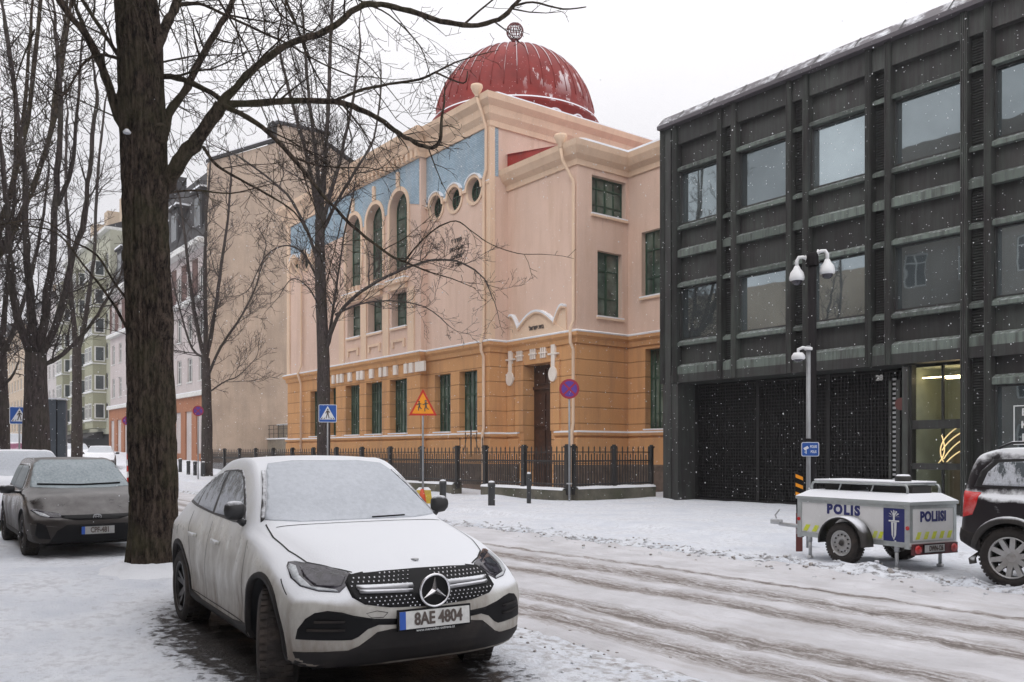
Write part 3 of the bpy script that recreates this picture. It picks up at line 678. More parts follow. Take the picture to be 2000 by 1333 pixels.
def build_office():
    Y=22.0; X0=-20.45; X1=-1.5; RZ=12.55
    S=empty('office_building',(-8,Y,0),0,'dark patinated copper office building with square recessed windows and a gated passage','office building')
    def P(o): o.location=-Vector(S.location); return o
    pY=PY(Y)
    px=lambda u:onY(u,0,Y)[0]
    # bays: centre of each paired mullion
    cs=[px(1420),px(1558),px(1716),px(1907)]; d=(cs[3]-cs[0])/3
    cs=[cs[0]-d+.12]+cs+[cs[3]+d*k for k in range(1,4)]
    hw=.36
    class Each:                                            # every piece becomes a part of its own
        def __init__(s,name,mat): s.n=name; s.m=mat
        def prism(s,*a): P(MB().prism(*a).build(s.n,M[s.m],S))
        def add(s,*a): P(MB().add(*a).build(s.n,M[s.m],S))
    pan=Each('spandrel_panel','cop_dark'); led=Each('ledge','cop_green')
    rows=[(RZ-.0,11.90,'fas'),(11.90,11.20,'pan'),(11.20,11.0,'led'),(11.0,9.25,'win'),(9.25,9.05,'led'),(9.05,8.46,'pan'),(8.46,8.14,'led'),(8.14,7.34,'pan'),(7.34,7.14,'led'),(7.14,5.40,'win'),(5.40,5.20,'led'),(5.20,4.60,'pan'),(4.60,4.26,'led'),(4.26,3.98,'sof')]
    win=[]
    for i in range(len(cs)-1):
        a=cs[i]+hw-.02; b=cs[i+1]-hw+.02; na=cs[i]-hw+.16; nb=cs[i]+hw-.16
        full=i>=4                                           # bays right of the entrance come down to the ground
        rr=rows+([] if not full else [(3.98,3.55,'pan'),(3.55,3.3,'led'),(3.3,.62,'win'),(.62,.4,'led'),(.4,-.4,'pan')])
        for z1,z0,k in rr:
            if k=='pan': pan.prism(rect(a,z0,b,z1),pY,.22,.3)
            elif k=='fas': pan.prism(rect(a,z0,b,z1),pY,.02,.3)
            elif k=='sof': pan.prism(rect(a,z0,b,z1),pY,.0,.3)
            elif k=='led':
                # sloping ledge
                led.add([(a,Y+.0,z0),(b,Y+.0,z0),(b,Y+.0,z1-.10),(a,Y+.0,z1-.10),(a,Y+.18,z1),(b,Y+.18,z1),(a,Y+.18,z0),(b,Y+.18,z0)],[(0,1,2,3),(3,2,5,4),(0,3,4,6),(1,7,5,2),(0,6,7,1)])
            elif k=='win': win.append((a+.06,z0,b-.06,z1,i))
        if i>=0:
            lou=MB()
            for z1,z0,k in rows+[(3.98,-.4,'pan')]*(1 if (full or i==4) else 0):
                if k=='led': led.add([(na,Y+.04,z0),(nb,Y+.04,z0),(nb,Y+.04,z1-.1),(na,Y+.04,z1-.1),(na,Y+.2,z1),(nb,Y+.2,z1)],[(0,1,2,3),(3,2,5,4)])
                elif k=='sof' : pan.prism(rect(na,z0,nb,z1),pY,.0,.3)
                elif k=='fas': pan.prism(rect(na,z0,nb,z1),pY,.02,.3)
                else:
                    lou.prism(rect(na,z0,nb,z1),pY,.22,.3)
                    if z1-z0>.6:
                        z=z0+.05
                        while z<z1-.04: lou.prism(rect(na+.02,z,nb-.02,z+.03),pY,.17,.22); z+=.07
            P(lou.build('louvre_strip',M['cop_dark'],S))
        zbot=-.4 if (i>=4) else 3.98
        for c in (cs[i]-hw+.08,cs[i]+hw-.08):
            mul=MB(); mul.prism(rect(c-.08,zbot,c+.08,RZ),pY,-.06,.2)
            for q in (-.072,-.024,.024,): mul.prism(rect(c+q,zbot,c+q+.026,RZ),pY,-.085,-.06)
            P(mul.build('mullion',M['cop'],S))
    for a,z0,b,z1,i in win:
        f=MB(); f.prism(rect(a-.06,z0,a+.0,z1),pY,.12,.34); f.prism(rect(b,z0,b+.06,z1),pY,.12,.34); f.prism(rect(a,z1-.05,b,z1),pY,.18,.3); f.prism(rect(a,z0,b,z0+.05),pY,.18,.3)
        w=P(f.build('window',M['cop_dark'],S)); MB().prism(rect(a,z0+.05,b,z1-.05),pY,.24,.26).build('pane',M['glass_dark'],w)
    # roof edge: sloped metal cap with patches of snow, and seams
    r=MB(); r.prism([(Y-.22,RZ-.02),(Y-.22,RZ+.10),(Y+.10,RZ+.44),(Y+1.2,RZ+.54),(Y+1.2,RZ-.02)],lambda a,b,dd:(dd,a,b),X0-.1,X1)
    sm=r; sm.cur=1; x=X0+.8
    while x<X1: sm.add([(x,Y-.23,RZ+.11),(x+.05,Y-.23,RZ+.11),(x+.05,Y+.09,RZ+.455),(x,Y+.09,RZ+.455)],[(0,1,2,3)]); x+=1.27
    P(sm.build('roof_edge',[M['snowy_metal'],M['cop']],S))
    # body behind the facade: roof, left wall, corner pier, passage walls and ceiling
    bd=MB(); bd.box(X0,Y+.30,3.98,X1,Y+14,RZ+.42); bd.box(X0,Y+.02,-.6,X0+.62,Y+14,3.97); bd.box(px(1765)+.0,Y+2.2,-.6,X1,Y+14,3.97)
    bd.box(X0+.62,Y+9,-.6,px(1765),Y+9.2,3.97); bd.prism(rect(X0,-.6,X0+.34,RZ),pY,-.02,.3)
    P(bd.build('body',M['cop_dark'],S))
    # dark lattice gate across the passage
    ga=X0+.62; gb=px(1762); gt=MB(); x=ga+.05
    while x<gb: gt.prism(rect(x,.12,x+.035,3.9),pY,.95,1.); x+=.105
    z=.2
    while z<3.9: gt.prism(rect(ga,z,gb,z+.03),pY,.92,.95); z+=.105
    for q in (0,.32,.64): gt.prism(rect(ga+(gb-ga)*q,-.1,ga+(gb-ga)*q+.12,3.95),pY,.88,1.02)
    gt.prism(rect(ga,-.1,gb,.14),pY,.88,1.02)
    P(gt.build('passage_gate',M['gate_black'],S))
    P(MB().prism(rect(ga,-.4,gb,3.97),pY,1.04,1.06).build('passage_shade_sheet',M['dark'],S))  # black sheet stands in for the shade of the passage behind the gate
    # open perforated door leaf; solid pale bars stand in for light through its gaps
    gx0,gx1=px(1726),px(1733); sl=MB()
    for k in range(26):
        z=.4+k*.128; sl.prism(rect(gx0,z,gx1,z+.06),pY,.44,.47)
    P(sl.build('gap_light_bar',M['galv'],S))
    fr=MB(); fr.prism(rect(px(1720),-.1,px(1725),3.6),pY,.40,.5); fr.prism(rect(px(1734),-.1,px(1742),3.6),pY,.40,.5)
    fr.prism(rect(px(1750),-.1,px(1752),2.9),pY,.30,.36); fr.prism(rect(px(1758),-.1,px(1769),3.9),pY,.1,.5)
    P(fr.build('door_frame',M['cop'],S))
    P(MB().prism(circ(px(1748),2.95,.17,20),pY,.3,.34).build('round_plate',simple('reddish_round_plate',(.12,.04,.035),.6),S))
    # lit entrance hall
    ea,eb=px(1770),px(1874); hall=MB()
    hm=simple('hall_wall',(.38,.41,.32),.8)
    hall.add([(ea,Y+.5,-.1),(eb,Y+.5,-.1),(eb,Y+2.19,-.1),(ea,Y+2.19,-.1),(ea,Y+.5,3.9),(eb,Y+.5,3.9),(eb,Y+2.19,3.9),(ea,Y+2.19,3.9)],[(0,1,2,3),(4,5,6,7),(1,2,6,5),(2,3,7,6),(0,3,7,4)])
    P(hall.build('hall_interior',hm,S))
    hd=MB(); hd.prism(rect(ea+.1,.0,ea+.55,2.2),pY,2.1,2.16); hd.prism(rect(ea+.9,1.9,eb-.1,2.0),pY,1.2,2.1)
    P(hd.build('hall_door',simple('hall_joinery',(.25,.2,.13),.5),S))
    li=MB(); li.box(ea+.05,Y+.75,3.62,eb-.05,Y+.79,3.65); li.box(ea+.5,Y+1.1,3.60,eb-.05,Y+1.14,3.63)
    P(li.build('strip_light',emis('warm_strip_light',(1,.78,.45),9),S))
    ef=MB(); ef.prism(rect(ea-.04,-.2,ea+.04,3.95),pY,.2,.42)
    ef.prism(rect(ea,2.27,eb,2.50),pY,.22,.4); ef.prism(rect(ea,1.22,eb,1.38),pY,.22,.4); ef.prism(rect(ea,.1,eb,.34),pY,.22,.4)
    ef.prism(rect(ea,-.4,eb,.0),pY,.2,.42); xm=ea+(eb-ea)*.56
    ef.prism(rect(xm-.03,.3,xm+.03,3.9),pY,.36,.42)
    P(ef.build('entrance_frame',M['cop_dark'],S))
    m,nt,b=newmat('clear_entrance_glass'); b.inputs['Base Color'].default_value=(.9,.95,.92,1); b.inputs['Roughness'].default_value=.02; b.inputs['Transmission Weight'].default_value=1.; b.inputs['IOR'].default_value=1.1; b.inputs['Alpha'].default_value=.35
    P(MB().prism(rect(ea+.04,.34,eb,3.95),pY,.3,.312).build('entrance_glass',m,S))
    fl=MB()
    def cv(p0,p1,p2,n=12): return [((1-t)**2*p0[0]+2*t*(1-t)*p1[0]+t*t*p2[0],(1-t)**2*p0[1]+2*t*(1-t)*p1[1]+t*t*p2[1]) for t in [k/n for k in range(n+1)]]
    def pt(u,v): return onY(u,v,Y)
    for q in (((1832,903),(1812,868),(1857,836)),((1829,880),(1845,855),(1873,842)),((1832,897),(1850,868),(1873,858)),((1838,903),(1855,885),(1873,878)),((1822,905),(1842,885),(1828,850))):
        fl.tube([(a,Y+.285,z) for a,z in cv(*[pt(*w) for w in q])],.016,6)
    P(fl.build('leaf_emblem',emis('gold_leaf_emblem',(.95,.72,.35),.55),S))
    # number on the fascia, letters in a frame on the window
    a,z=onY(1718,741,Y); t=text_mb('28',.20,lambda x,y,dd:(a+x,Y-.012+dd,z+.03+y),.02,bold=.008); P(t.build('house_number',M['number'],S))
    a,z=onY(1995,830,Y); t=MB()
    for c,q in (('B',.30),('K',0),('P',-.30)):
        k=text_mb(c,.24,lambda x,y,dd,q=q:(a-.02+x*1.1,Y+.225+dd,z+q+y),.01,bold=.004); t.add(k.v,k.f)
    for r_ in (rect(a-.27,z-.47,a-.245,z+.47),rect(a+.22,z-.47,a+.245,z+.47),rect(a-.245,z+.445,a+.22,z+.47),rect(a-.245,z-.47,a+.22,z-.445)): t.prism(r_,pY,.22,.232)
    P(t.build('window_lettering',M['pale'],S))
M['pale']=simple('pale_lettering',(.65,.66,.66),.6)
M['gate_black']=simple('black_gate_lattice',(.005,.0045,.0045),.6,0,.3,3.)
M['number']=simple('dull_number',(.25,.25,.24),.6)
build_office()
# ================================================================== iron fence on a low stone wall
M['stone']=simple('mossy_granite_wall',(.13,.12,.095),.9,0,.35,2.5,.5,12,dirt=(.05,.06,.03))
def fence(label,p0,p1,n,gate=False,slim=False,wallh=.46):
    p0=Vector(p0);p1=Vector(p1); L=(p1-p0).length; u=(p1-p0)/L; ang=math.atan2(u.y,u.x)
    S=empty('iron_fence' if not gate else 'fence_gate',(p0.x,p0.y,0),ang,label,'fence' if not gate else 'gate')
    zb=.0; w=MB(); T=.21
    z0=gz(p0.x,p0.y)
    if not gate:
        w.box(0,-T,-.7,L,T,wallh); st=w.build('stone_wall',M['stone'],S)
        s=MB(); k=int(L/.25); vs=[];fs=[]
        for i in range(k+1):
            x=L*i/k; h=wallh+.045+.025*hn(p0.x+x,p0.y,1.5); vs+=[(x,-T-.02,wallh-.02),(x,-T+.02,h-.01),(x,0,h+.02),(x,T-.02,h-.01),(x,T+.02,wallh-.02)]
        for i in range(k):
            for j in range(4): fs.append((i*5+j,i*5+5+j,i*5+6+j,i*5+1+j))
        s.add(vs,fs,True); s.build('wall_snow',M['snow'],S)
    top=1.60; post=MB()
    ps=[L*i/n for i in range(n+1)]
    for i,x in enumerate(ps):
        if gate: break
        q=MB(); r=.075 if not slim else .055
        q.box(x-r,-r,.3,x+r,r,1.82); q.box(x-r-.025,-r-.025,1.82,x+r+.025,r+.025,1.88); q.box(x-r+.01,-r+.01,1.88,x+r-.01,r-.01,1.93); q.box(x-r-.02,-r-.02,.42,x+r+.02,r+.02,.56)
        q.build('post',M['iron'],S)
    for i in range(n):
        a,b=ps[i]+.08,ps[i+1]-.08; q=MB()
        for z,h in ((.60,.05),(1.36,.05),(1.30,.02),(1.66,.035)): q.box(a,-.018,z,b,.018,z+h)
        k=max(2,int((b-a)/.135)); 
        for j in range(k+1):
            x=a+(b-a)*(j+.5)/(k+1); tp=1.80 if j%2==0 else 1.58
            q.box(x-.014,-.014,.48,x+.014,.014,tp)
            if j%2==0: q.add([(x-.03,-.012,tp),(x+.03,-.012,tp),(x,0,tp+.09),(x-.03,.012,tp),(x+.03,.012,tp)],[(0,1,2),(3,2,4),(0,2,3),(1,4,2)])
            else: q.tube([(x,-.0,tp),(x,0,tp+.05)],[.025,.01],4)
        if not slim:
            j=a
            while j<b-.08: q.tube([(j+.07+.04*math.cos(t),-.0,1.335+.03*math.sin(t)) for t in [2*pi*w_/8 for w_ in range(9)]],.008,4,caps=False); j+=.14
        q.build('railing',M['iron'],S)
    if gate:
        q=MB()
        for j in range(5):
            x=L*(j+.5)/5; h=2.0+.42*math.sin(pi*(j+.5)/5); q.box(x-.011,-.011,1.6,x+.011,.011,h); q.tube([(x,0,h),(x,0,h+.12)],[.03,.004],5)
        q.box(L/2-.02,-.02,1.5,L/2+.02,.02,2.55); q.tube([(L/2,0,2.55),(L/2,0,2.7)],[.05,.005],5)
        for sg in (-1,1): q.tube([(L/2+sg*(.1+.42*t),0,2.25-.5*t*t+.1*math.sin(t*6)) for t in [w_/8 for w_ in range(9)]],.012,5)
        q.build('scroll_top',M['iron'],S)
    return S
FX=lambda u:xY(u,18.5)
fence('black iron fence on a low stone wall, long run left of the ornate gate',(-56,18.5),(FX(893),18.5),11)
fence('ornate black iron gate in the fence, taller than its neighbours',(FX(893),18.5),(FX(948),18.5),1,gate=True)
fence('black iron fence on a low stone wall between the gate and the corner',(FX(948),18.5),(-21.35,18.5),2)
fence('slim black iron fence on a low stone wall running back to the dark building',(-21.3,18.72),(-21.3,22.3),2,slim=True,wallh=.5)
# ================================================================== bollards
def bollards():
    B=None; g='dark bollards along the far pavement'
    spots=[(865,988,'dark snow capped bollard nearest the yellow sign foot','s'),(960,993,'dark bollard left of the tall thin one',''),(1033,988,'taller thin dark bollard in front of the fence corner','t')]
    def mk(r,h):
        e=empty('bollard',(0,0,0)); q=MB(); q.lathe([(r,-.2),(r,h-.12),(r*1.12,h-.11),(r*1.12,h-.05),(r*.9,h),(0,h+.02)],n=16); q.build('shaft',M['bollard'],e)
        MB().lathe([(r*.98,h-.04),(r*.8,h+.035),(0,h+.055)],n=12).build('snow_cap',M['snow'],e); return e
    for u,v,l,k in spots:
        f=F*H/(v-HOR); dx,dy=ray(u); o=mk(.105 if k!='t' else .07,.72 if k!='t' else .95); o.location=(dx*f,dy*f,gz(dx*f,dy*f)+.05)
        tag(o,l,'bollard',g)
    proto=mk(.10,.80); first=True
    labs=['dark bollard right of the far thin tree','dark bollard in the far row, second from the tree trunk','dark bollard beside the big trunk, near the far street','dark bollard far up the street by the ochre shopfront']
    for i,(x,y) in enumerate([(xY(397,15.4),15.4),(xY(381,15.3),15.3),(xY(368,15.2),15.2),(xY(352,15.6),15.6)]):
        o=proto if i==0 else copy_tree(proto); o.location=(x,y,gz(x,y)+.05); tag(o,labs[i],'bollard',g)
M['bollard']=simple('dark_grey_bollard_paint',(.045,.047,.048),.6)
bollards()
# ================================================================== background houses
M['beige_wall']=stucco('beige_rendered_gable',(.47,.375,.295),(.33,.27,.22),var=.16)
M['mauve']=stucco('pale_mauve_facade',(.50,.45,.44),(.40,.36,.35))
M['rust']=stucco('rust_orange_ground_floor',(.36,.165,.095),(.24,.12,.08))
M['pistachio']=stucco('pale_green_facade',(.40,.40,.32),(.31,.31,.26))
M['pist_dark']=stucco('olive_bay_facade',(.30,.30,.215),(.24,.24,.18))
M['far_beige']=stucco('far_beige_facade',(.50,.40,.30),(.4,.32,.25))
M['near_wall']=stucco('dull_brown_facade',(.24,.21,.185),(.18,.16,.14))
M['far_grey']=stucco('far_grey_facade',(.50,.47,.46),(.42,.4,.4))
M['slate']=snow_over(simple('dark_mansard_slate',(.028,.026,.028),.8,0,.5,3.,.3,20),1.05,1.3,3.,.5)
M['brown']=simple('brown_panel',(.10,.045,.035),.7)
M['frame_w']=simple('white_window_frame',(.62,.62,.60),.6)
M['glass_f']=glass('far_window_glass',(.05,.06,.065),.1,.6)
def house(name,label,x0,x1,Y,h,wall,storeys,nwin,z0=1.2,sh=3.2,depth=14,ww=1.1,wh=1.7,gf=None,gfh=5.,fr='frame_w',skip=()):
    S=empty(name,((x0+x1)/2,Y,0),0,label,'house'); 
    def P(o): o.location=-Vector(S.location); return o
    pY=PY(Y); holes=[]; ws=[]
    for j in range(storeys):
        for i in range(nwin):
            if (i,j) in skip: continue
            c=x0+(x1-x0)*(i+.5)/nwin; z=z0+j*sh
            if z+wh>h-.3: continue
            r=(c-ww/2,z,c+ww/2,z+wh); holes.append(r)
    m=MB(); m.wall(rect(x0,-1,x1,h),[rect(*r) for r in holes],pY,.18)
    m.add([(x1,Y,-1),(x1,Y+depth,-1),(x1,Y+depth,h),(x1,Y,h),(x0,Y,-1),(x0,Y+depth,-1),(x0,Y+depth,h),(x0,Y,h)],[(0,1,2,3),(4,5,6,7),(3,2,6,7)])
    P(m.build('wall',wall,S))
    for r in holes:
        q=MB(); frame_bars(q,*r,pY,.1,(.5,),((.72,.06),),t=.09,mull=.09)
        q.prism(rect(r[0]-.08,r[1]-.08,r[2]+.08,r[1]),pY,-.08,.1)
        w=P(q.build('window',M[fr],S)); MB().prism(rect(r[0]+.02,r[1]+.02,r[2]-.02,r[3]-.02),pY,.14,.15).build('pane',M['glass_f'],w)
    return S,P
# --- big beige gable house beside the synagogue
def gable_house():
    X=-65.4; Y=21.5
    S=empty('gable_house',(X-6,28,0),0,'tall beige house with a blank gable wall and a chimney block on the ridge','house')
    def P(o): o.location=-Vector(S.location); return o
    yt,zt=onX(420,316,X); y1,z1=onX(539,277,X); y2,z2=onX(544,243,X); y3,z3=onX(640,264,X); y4,z4=onX(640,285,X); y5,z5=onX(702,334,X)
    poly=[(21.5,-1),(36.5,-1),(36.5,z5-1.0),(y5,z5),(y3,z4),(y3,z3),(y2,z2),(y2,z1),(21.5,zt-.1)]
    m=MB(); m.prism(poly,PX(X),0,.5); P(m.build('gable_wall',M['beige_wall'],S))
    s=MB()
    def cap(mb,a,b,w=.2,h=.22): mb.prism([a,b,(b[0],b[1]+h),(a[0],a[1]+h)],PX(X),-w,.5)
    c=MB(); cap(c,(21.4,zt-.1),(y2-.36,z1)); cap(c,(y2-.2,z2),(y3+.2,z3)); cap(c,(y3,z4),(36.6,z5-1.0)); P(c.build('roof_edge',M['slate'],S))
    cap(s,(21.4,zt+.12),(y2-.36,z1+.22),.18,.1); cap(s,(y2-.2,z2+.22),(y3+.2,z3+.22),.18,.1); P(s.build('roof_snow',M['snow'],S))
    d=MB(); d.box(X-.3,y2-.35,z1-1.,X-1.4,y2,z2+.3); P(d.build('chimney',M['slate'],S))
    # two low stepped pavilions and yard wall between the houses
    return S
gable_house()
def yard_wall():
    Y=26.0; x0=xY(452,Y); x1=xY(563,Y)
    S=empty('yard_building',((x0+x1)/2,Y,0),0,'low grey brown yard building with a railing between the beige gable and the domed building','yard building')
    m=MB(); 
    a,zt=onY(452,836,Y); b,_=onY(562,0,Y)
    m.box(a,Y,-1,b+1,Y+3,zt-1.1); m.box(a+2.,Y+.8,zt-1.1,b+1,Y+3,zt); o=m.build('wall',simple('grey_brown_render',(.22,.19,.15),.9,0,.2),S); o.location=-Vector(S.location)
    s=MB(); s.box(a-.1,Y-.1,zt-1.1,b+1,Y+.7,zt-1.0); s.box(a+1.9,Y+.7,zt,b+1,Y+3,zt+.1); o=s.build('snow',M['snow'],S); o.location=-Vector(S.location)
    r=MB(); 
    for z in (.35,.7,1.): r.box(a,Y+.02,zt-1.0+z-.03,b,Y+.05,zt-1.0+z)
    for k in range(14): x=a+(b-a)*k/13; r.box(x-.02,Y+.02,zt-1.1,x+.02,Y+.05,zt)
    o=r.build('railing',M['iron'],S); o.location=-Vector(S.location)
yard_wall()
# --- pale mauve house with rust ground floor and dark mansard
def mauve():
    x0,x1=-96.0,-65.92; Y=21.5; n=11
    S,P=house('apartment_house','pale mauve apartment house with rust orange ground floor, brown bands and dark mansard roof',x0,x1,Y,17.6,M['mauve'],4,n,7.2,3.35,9,1.15,1.9)
    g=MB(); hs=[]
    for i in range(n):
        c=x0+(x1-x0)*(i+.5)/n; hs.append((c-.8,1.6 if i%3 else .9,c+.8,4.9))
    g.wall(rect(x0-.02,-1,x1+.02,6.0),[rect(*r) for r in hs],PY(Y-.12),.35); P(g.build('ground_floor',M['rust'],S))
    q=MB()
    for r in hs: q.prism(rect(*r),PY(Y-.12),.28,.3)
    P(q.build('shop_glass',M['glass_f'],S))
    t=MB(); 
    for z,h,d in ((6.0,.3,.25),(13.2,.25,.3),(17.3,.4,.6)): t.box(x0,Y-.12-d,z,x1,Y,z+h)
    P(t.build('band',M['frame_w'],S)); s=MB()
    for z,h,d in ((6.3,.07,.23),(13.45,.07,.28),(17.7,.08,.55)): s.box(x0,Y-.12-d,z,x1,Y,z+h)
    P(s.build('band_snow',M['snow'],S))
    b=MB()
    for j in (2,):
        for i in range(n+1):
            c=x0+(x1-x0)*i/n; b=MB(); b.prism(rect(max(x0,c-.62),13.8,min(x1,c+.62),16.6),PY(Y),-.05,0); P(b.build('brown_panel',M['brown'],S))
    r=MB(); r.prism([(Y-.3,17.7),(Y+1.6,24.2),(Y+7,25.3),(Y+12,24),(Y+12,17.7)],lambda a,bb,d:(d,a,bb),x0+.2,x1-.1)
    P(r.build('mansard_roof',M['slate'],S))
    for i in range(5):
        x=x0+4+i*6; q=MB(); q.box(x-1,Y-.05,18.6,x+1,Y+2.2,21.6); q.box(x-1.2,Y-.25,21.6,x+1.2,Y+2.4,21.8); P(q.build('dormer',M['slate'],S))
        P(MB().box(x-.7,Y-.08,19.0,x+.7,Y-.05,21.2).build('dormer_window',M['glass_f'],S))
        P(MB().box(x-1.2,Y-.25,21.8,x+1.2,Y+1.9,21.95).build('dormer_snow',M['snow'],S))
    P(MB().box(x0+9,Y+2,24,x0+12,Y+4,27.5).build('chimney',M['slate'],S))
mauve()
# --- pistachio house with stacked projecting bays
def pist():
    x0,x1=-119,-96.0; Y=21.5
    S,P=house('corner_bay_house','pale green apartment house with stacked projecting bays and snowy balcony ledges',x0,x1,Y,24.5,M['pistachio'],7,8,5.2,3.1,12,1.3,1.6)
    for c in (x0+3.6,x0+11.6,x0+19.4):
        b=MB(); b.box(c-1.9,Y-1.3,4.2,c+1.9,Y,21.8); P(b.build('bay',M['pist_dark'],S))
        for j in range(6):
            z=5.2+j*2.95
            for p,q in ((c-1.5,c-.2),(c+.2,c+1.5)):
                f=MB(); frame_bars(f,p,z,q,z+1.55,PY(Y-1.3),-.06,(.5,),((.7,.05),),t=.1); w=P(f.build('window',M['frame_w'],S)); MB().prism(rect(p,z,q,z+1.55),PY(Y-1.3),-.03,-.01).build('pane',M['glass_f'],w)
            f=MB(); pl=PX(c+1.9); f.prism(rect(Y-1.15,z,Y-.15,z+1.55),pl,-.06,0); w=P(f.build('window',M['frame_w'],S)); MB().prism(rect(Y-1.02,z+.1,Y-.28,z+1.45),pl,-.08,-.061).build('pane',M['glass_f'],w)
            P(MB().box(c-2,Y-1.42,z-.28,c+2,Y,z-.16).build('bay_ledge',M['frame_w'],S)); P(MB().box(c-2,Y-1.42,z-.16,c+2,Y-1.31,z-.08).build('ledge_snow',M['snow'],S))
    r=MB(); r.box(x0,Y-.5,24.5,x1,Y+10,24.8); P(r.build('eaves',M['frame_w'],S)); P(MB().prism([(Y-.4,24.8),(Y+5,27.2),(Y+10,24.8)],lambda a,b,d:(d,a,b),x0,x1).build('roof',M['slate'],S))
    for x in (x0+5,x0+12,x0+19): P(MB().box(x-.8,Y+2,25,x+.8,Y+3.4,29).build('chimney',M['far_beige'],S))
    aw=MB(); aw.prism([(Y-1.6,3.2),(Y-1.6,3.3),(Y,3.9),(Y,3.2)],lambda a,b,d:(d,a,b),x0+3,x1-3); P(aw.build('awning',M['slate'],S))
    P(MB().box(x0,Y-.06,-1,x1,Y-.01,3.6).build('shopfront',M['black'],S))
pist()
def simple_house(name,label,x0,x1,Y,h,mat,st,n,z0=5.,sh=3.2,roofm='slate'):
    S,P=house(name,label,x0,x1,Y,h,M[mat],st,n,z0,sh,12,1.3,1.7)
    P(MB().prism([(Y-.4,h),(Y-.4,h+.25),(Y+5,h+2.6),(Y+12,h+.2),(Y+12,h)],lambda a,b,d:(d,a,b),x0,x1).build('roof',M[roofm],S))
    P(MB().box(x0+3,Y+3,h+1,x0+4.5,Y+5,h+4.5).build('chimney',M['far_beige'],S))
    P(MB().box(x0,Y-.05,-1,x1,Y-.01,5.8 if z0>6 else 3.9).build('shopfront',M['rust'] if mat=='far_beige' else M['slate'],S))
simple_house('apartment_house','pale grey apartment house beyond the green one up the street',-148,-119.5,21.5,22,'far_grey',6,10)
simple_house('apartment_house','beige apartment house far up the street at the left edge',-185,-148.5,21.5,21,'far_beige',5,12)
simple_house('apartment_house','grey apartment house closing the far end of the street',-300,-185.5,21.5,24,'far_grey',6,30)
def end_house():
    S=empty('apartment_house',(-330,10,0),0,'distant pale house across the end of the street','house')
    q=MB(); q.box(-330,-30,-1,-320,24,22); q.location=None; o=q.build('wall',M['far_beige'],S); o.location=(330,-10,0)
end_house()
# --- houses on the camera's side of the street (seen mirrored in the office windows)
def near_house(name,label,x0,x1,h,mat,n,st):
    Y=-7.0
    S=empty(name,((x0+x1)/2,Y,0),0,label,'house')
    def P(o): o.location=-Vector(S.location); return o
    mp=lambda a,b,d:(a,Y-d,b); hs=[]
    for j in range(st):
        for i in range(n):
            c=x0+(x1-x0)*(i+.5)/n; z=1.2+j*3.5; hs.append((c-.7,z,c+.7,z+2.0))
    m=MB(); m.wall(rect(x0,-1,x1,h),[rect(*r) for r in hs],mp,.2); m.box(x0,Y-10,h,x1,Y,h+.3)
    m.add([(x,y,z) for x in (x0,x1) for y,z in ((Y,-1),(Y-10,-1),(Y-10,h),(Y,h))],[(0,1,2,3),(4,5,6,7)]); P(m.build('wall',M[mat],S))
    for r in hs:
        q=MB(); frame_bars(q,*r,mp,.1,(.5,),((.7,.07),),t=.09); w=P(q.build('window',M['frame_w'],S)); MB().prism(rect(*r),mp,.15,.16).build('pane',M['glass_f'],w)
near_house('apartment_house','grey green apartment house behind the camera mirrored in the office windows',-29,16,20,'near_wall',14,5)
near_house('apartment_house','lower beige apartment house behind the camera mirrored in the left office windows',-60,-29.3,13.2,'far_beige',10,3)
# ================================================================== bare lime trees
def barkmat(name,lo,hi,moss,ridge=1.,zs=.25):
    m,nt,b=newmat(name); v=coord(nt,(1,1,zs)); v1=coord(nt)
    n=noi(nt,v,18,10,.78,.25); n2=noi(nt,v1,1.6,5,.6)
    c=ramp(nt,n,[(.41,lo),(.60,hi)]); c=mixc(nt,val(nt,n2,.45,.68,0,.65),c,moss)
    nt.links.new(c,b.inputs['Base Color']); b.inputs['Roughness'].default_value=.95; b.inputs['Specular IOR Level'].default_value=.15
    bump(nt,b,n,1.*ridge,.045); return m
M['bark']=barkmat('dark_lime_bark',(.008,.006,.005),(.12,.09,.07),(.078,.073,.040),1.,.34)
M['bark_far']=barkmat('grey_brown_bark',(.035,.028,.027),(.10,.082,.078),(.07,.065,.05),.5)
def sides(r): return 8 if r>.06 else (6 if r>.025 else (4 if r>.011 else 3))
UP=.03
def grow(mb,p,d,L,r,lvl,rg,droop=0.,dens=1.,minr=.0035,wild=.16):
    n=max(3,int(L/(.16 if lvl<2 else .26))); n=min(n,14); pts=[p.copy()]; dd=d.normalized(); st=L/n; ph=rg.uniform(0,6.28)
    for i in range(n):
        dd=(dd+Vector((rg.gauss(0,wild),rg.gauss(0,wild),rg.gauss(0,wild)*.8-droop*.10+UP))).normalized(); pts.append(pts[-1]+dd*st)
    rad=[max(minr*.8,r*(1-.72*i/n)) for i in range(n+1)]
    mb.tube(pts,rad,sides(r),caps=False)
    if lvl<=0: return
    k=max(2,int(L/({3:.42,2:.24,1:.15}.get(lvl,.5))*dens))
    sgn=1
    for j in range(k):
        t=.15+.85*(j+rg.random())/k; i=min(n-1,int(t*n)); q=pts[i].lerp(pts[i+1],t*n-i); ax=(pts[i+1]-pts[i]).normalized()
        perp=Vector((rg.gauss(0,1),rg.gauss(0,1),rg.gauss(0,.8)+.15)); perp=(perp-ax*perp.dot(ax)).normalized()
        a=R(rg.uniform(28,62)); nd=ax*math.cos(a)+perp*math.sin(a)
        l2=L*rg.uniform(.32,.62)*(1.15-.6*t); 
        if lvl==1: l2=min(l2,.5)
        grow(mb,q,nd,max(.10,l2),max(minr,rad[i]*rg.uniform(.42,.62)),lvl-1,rg,droop,dens,minr,wild)
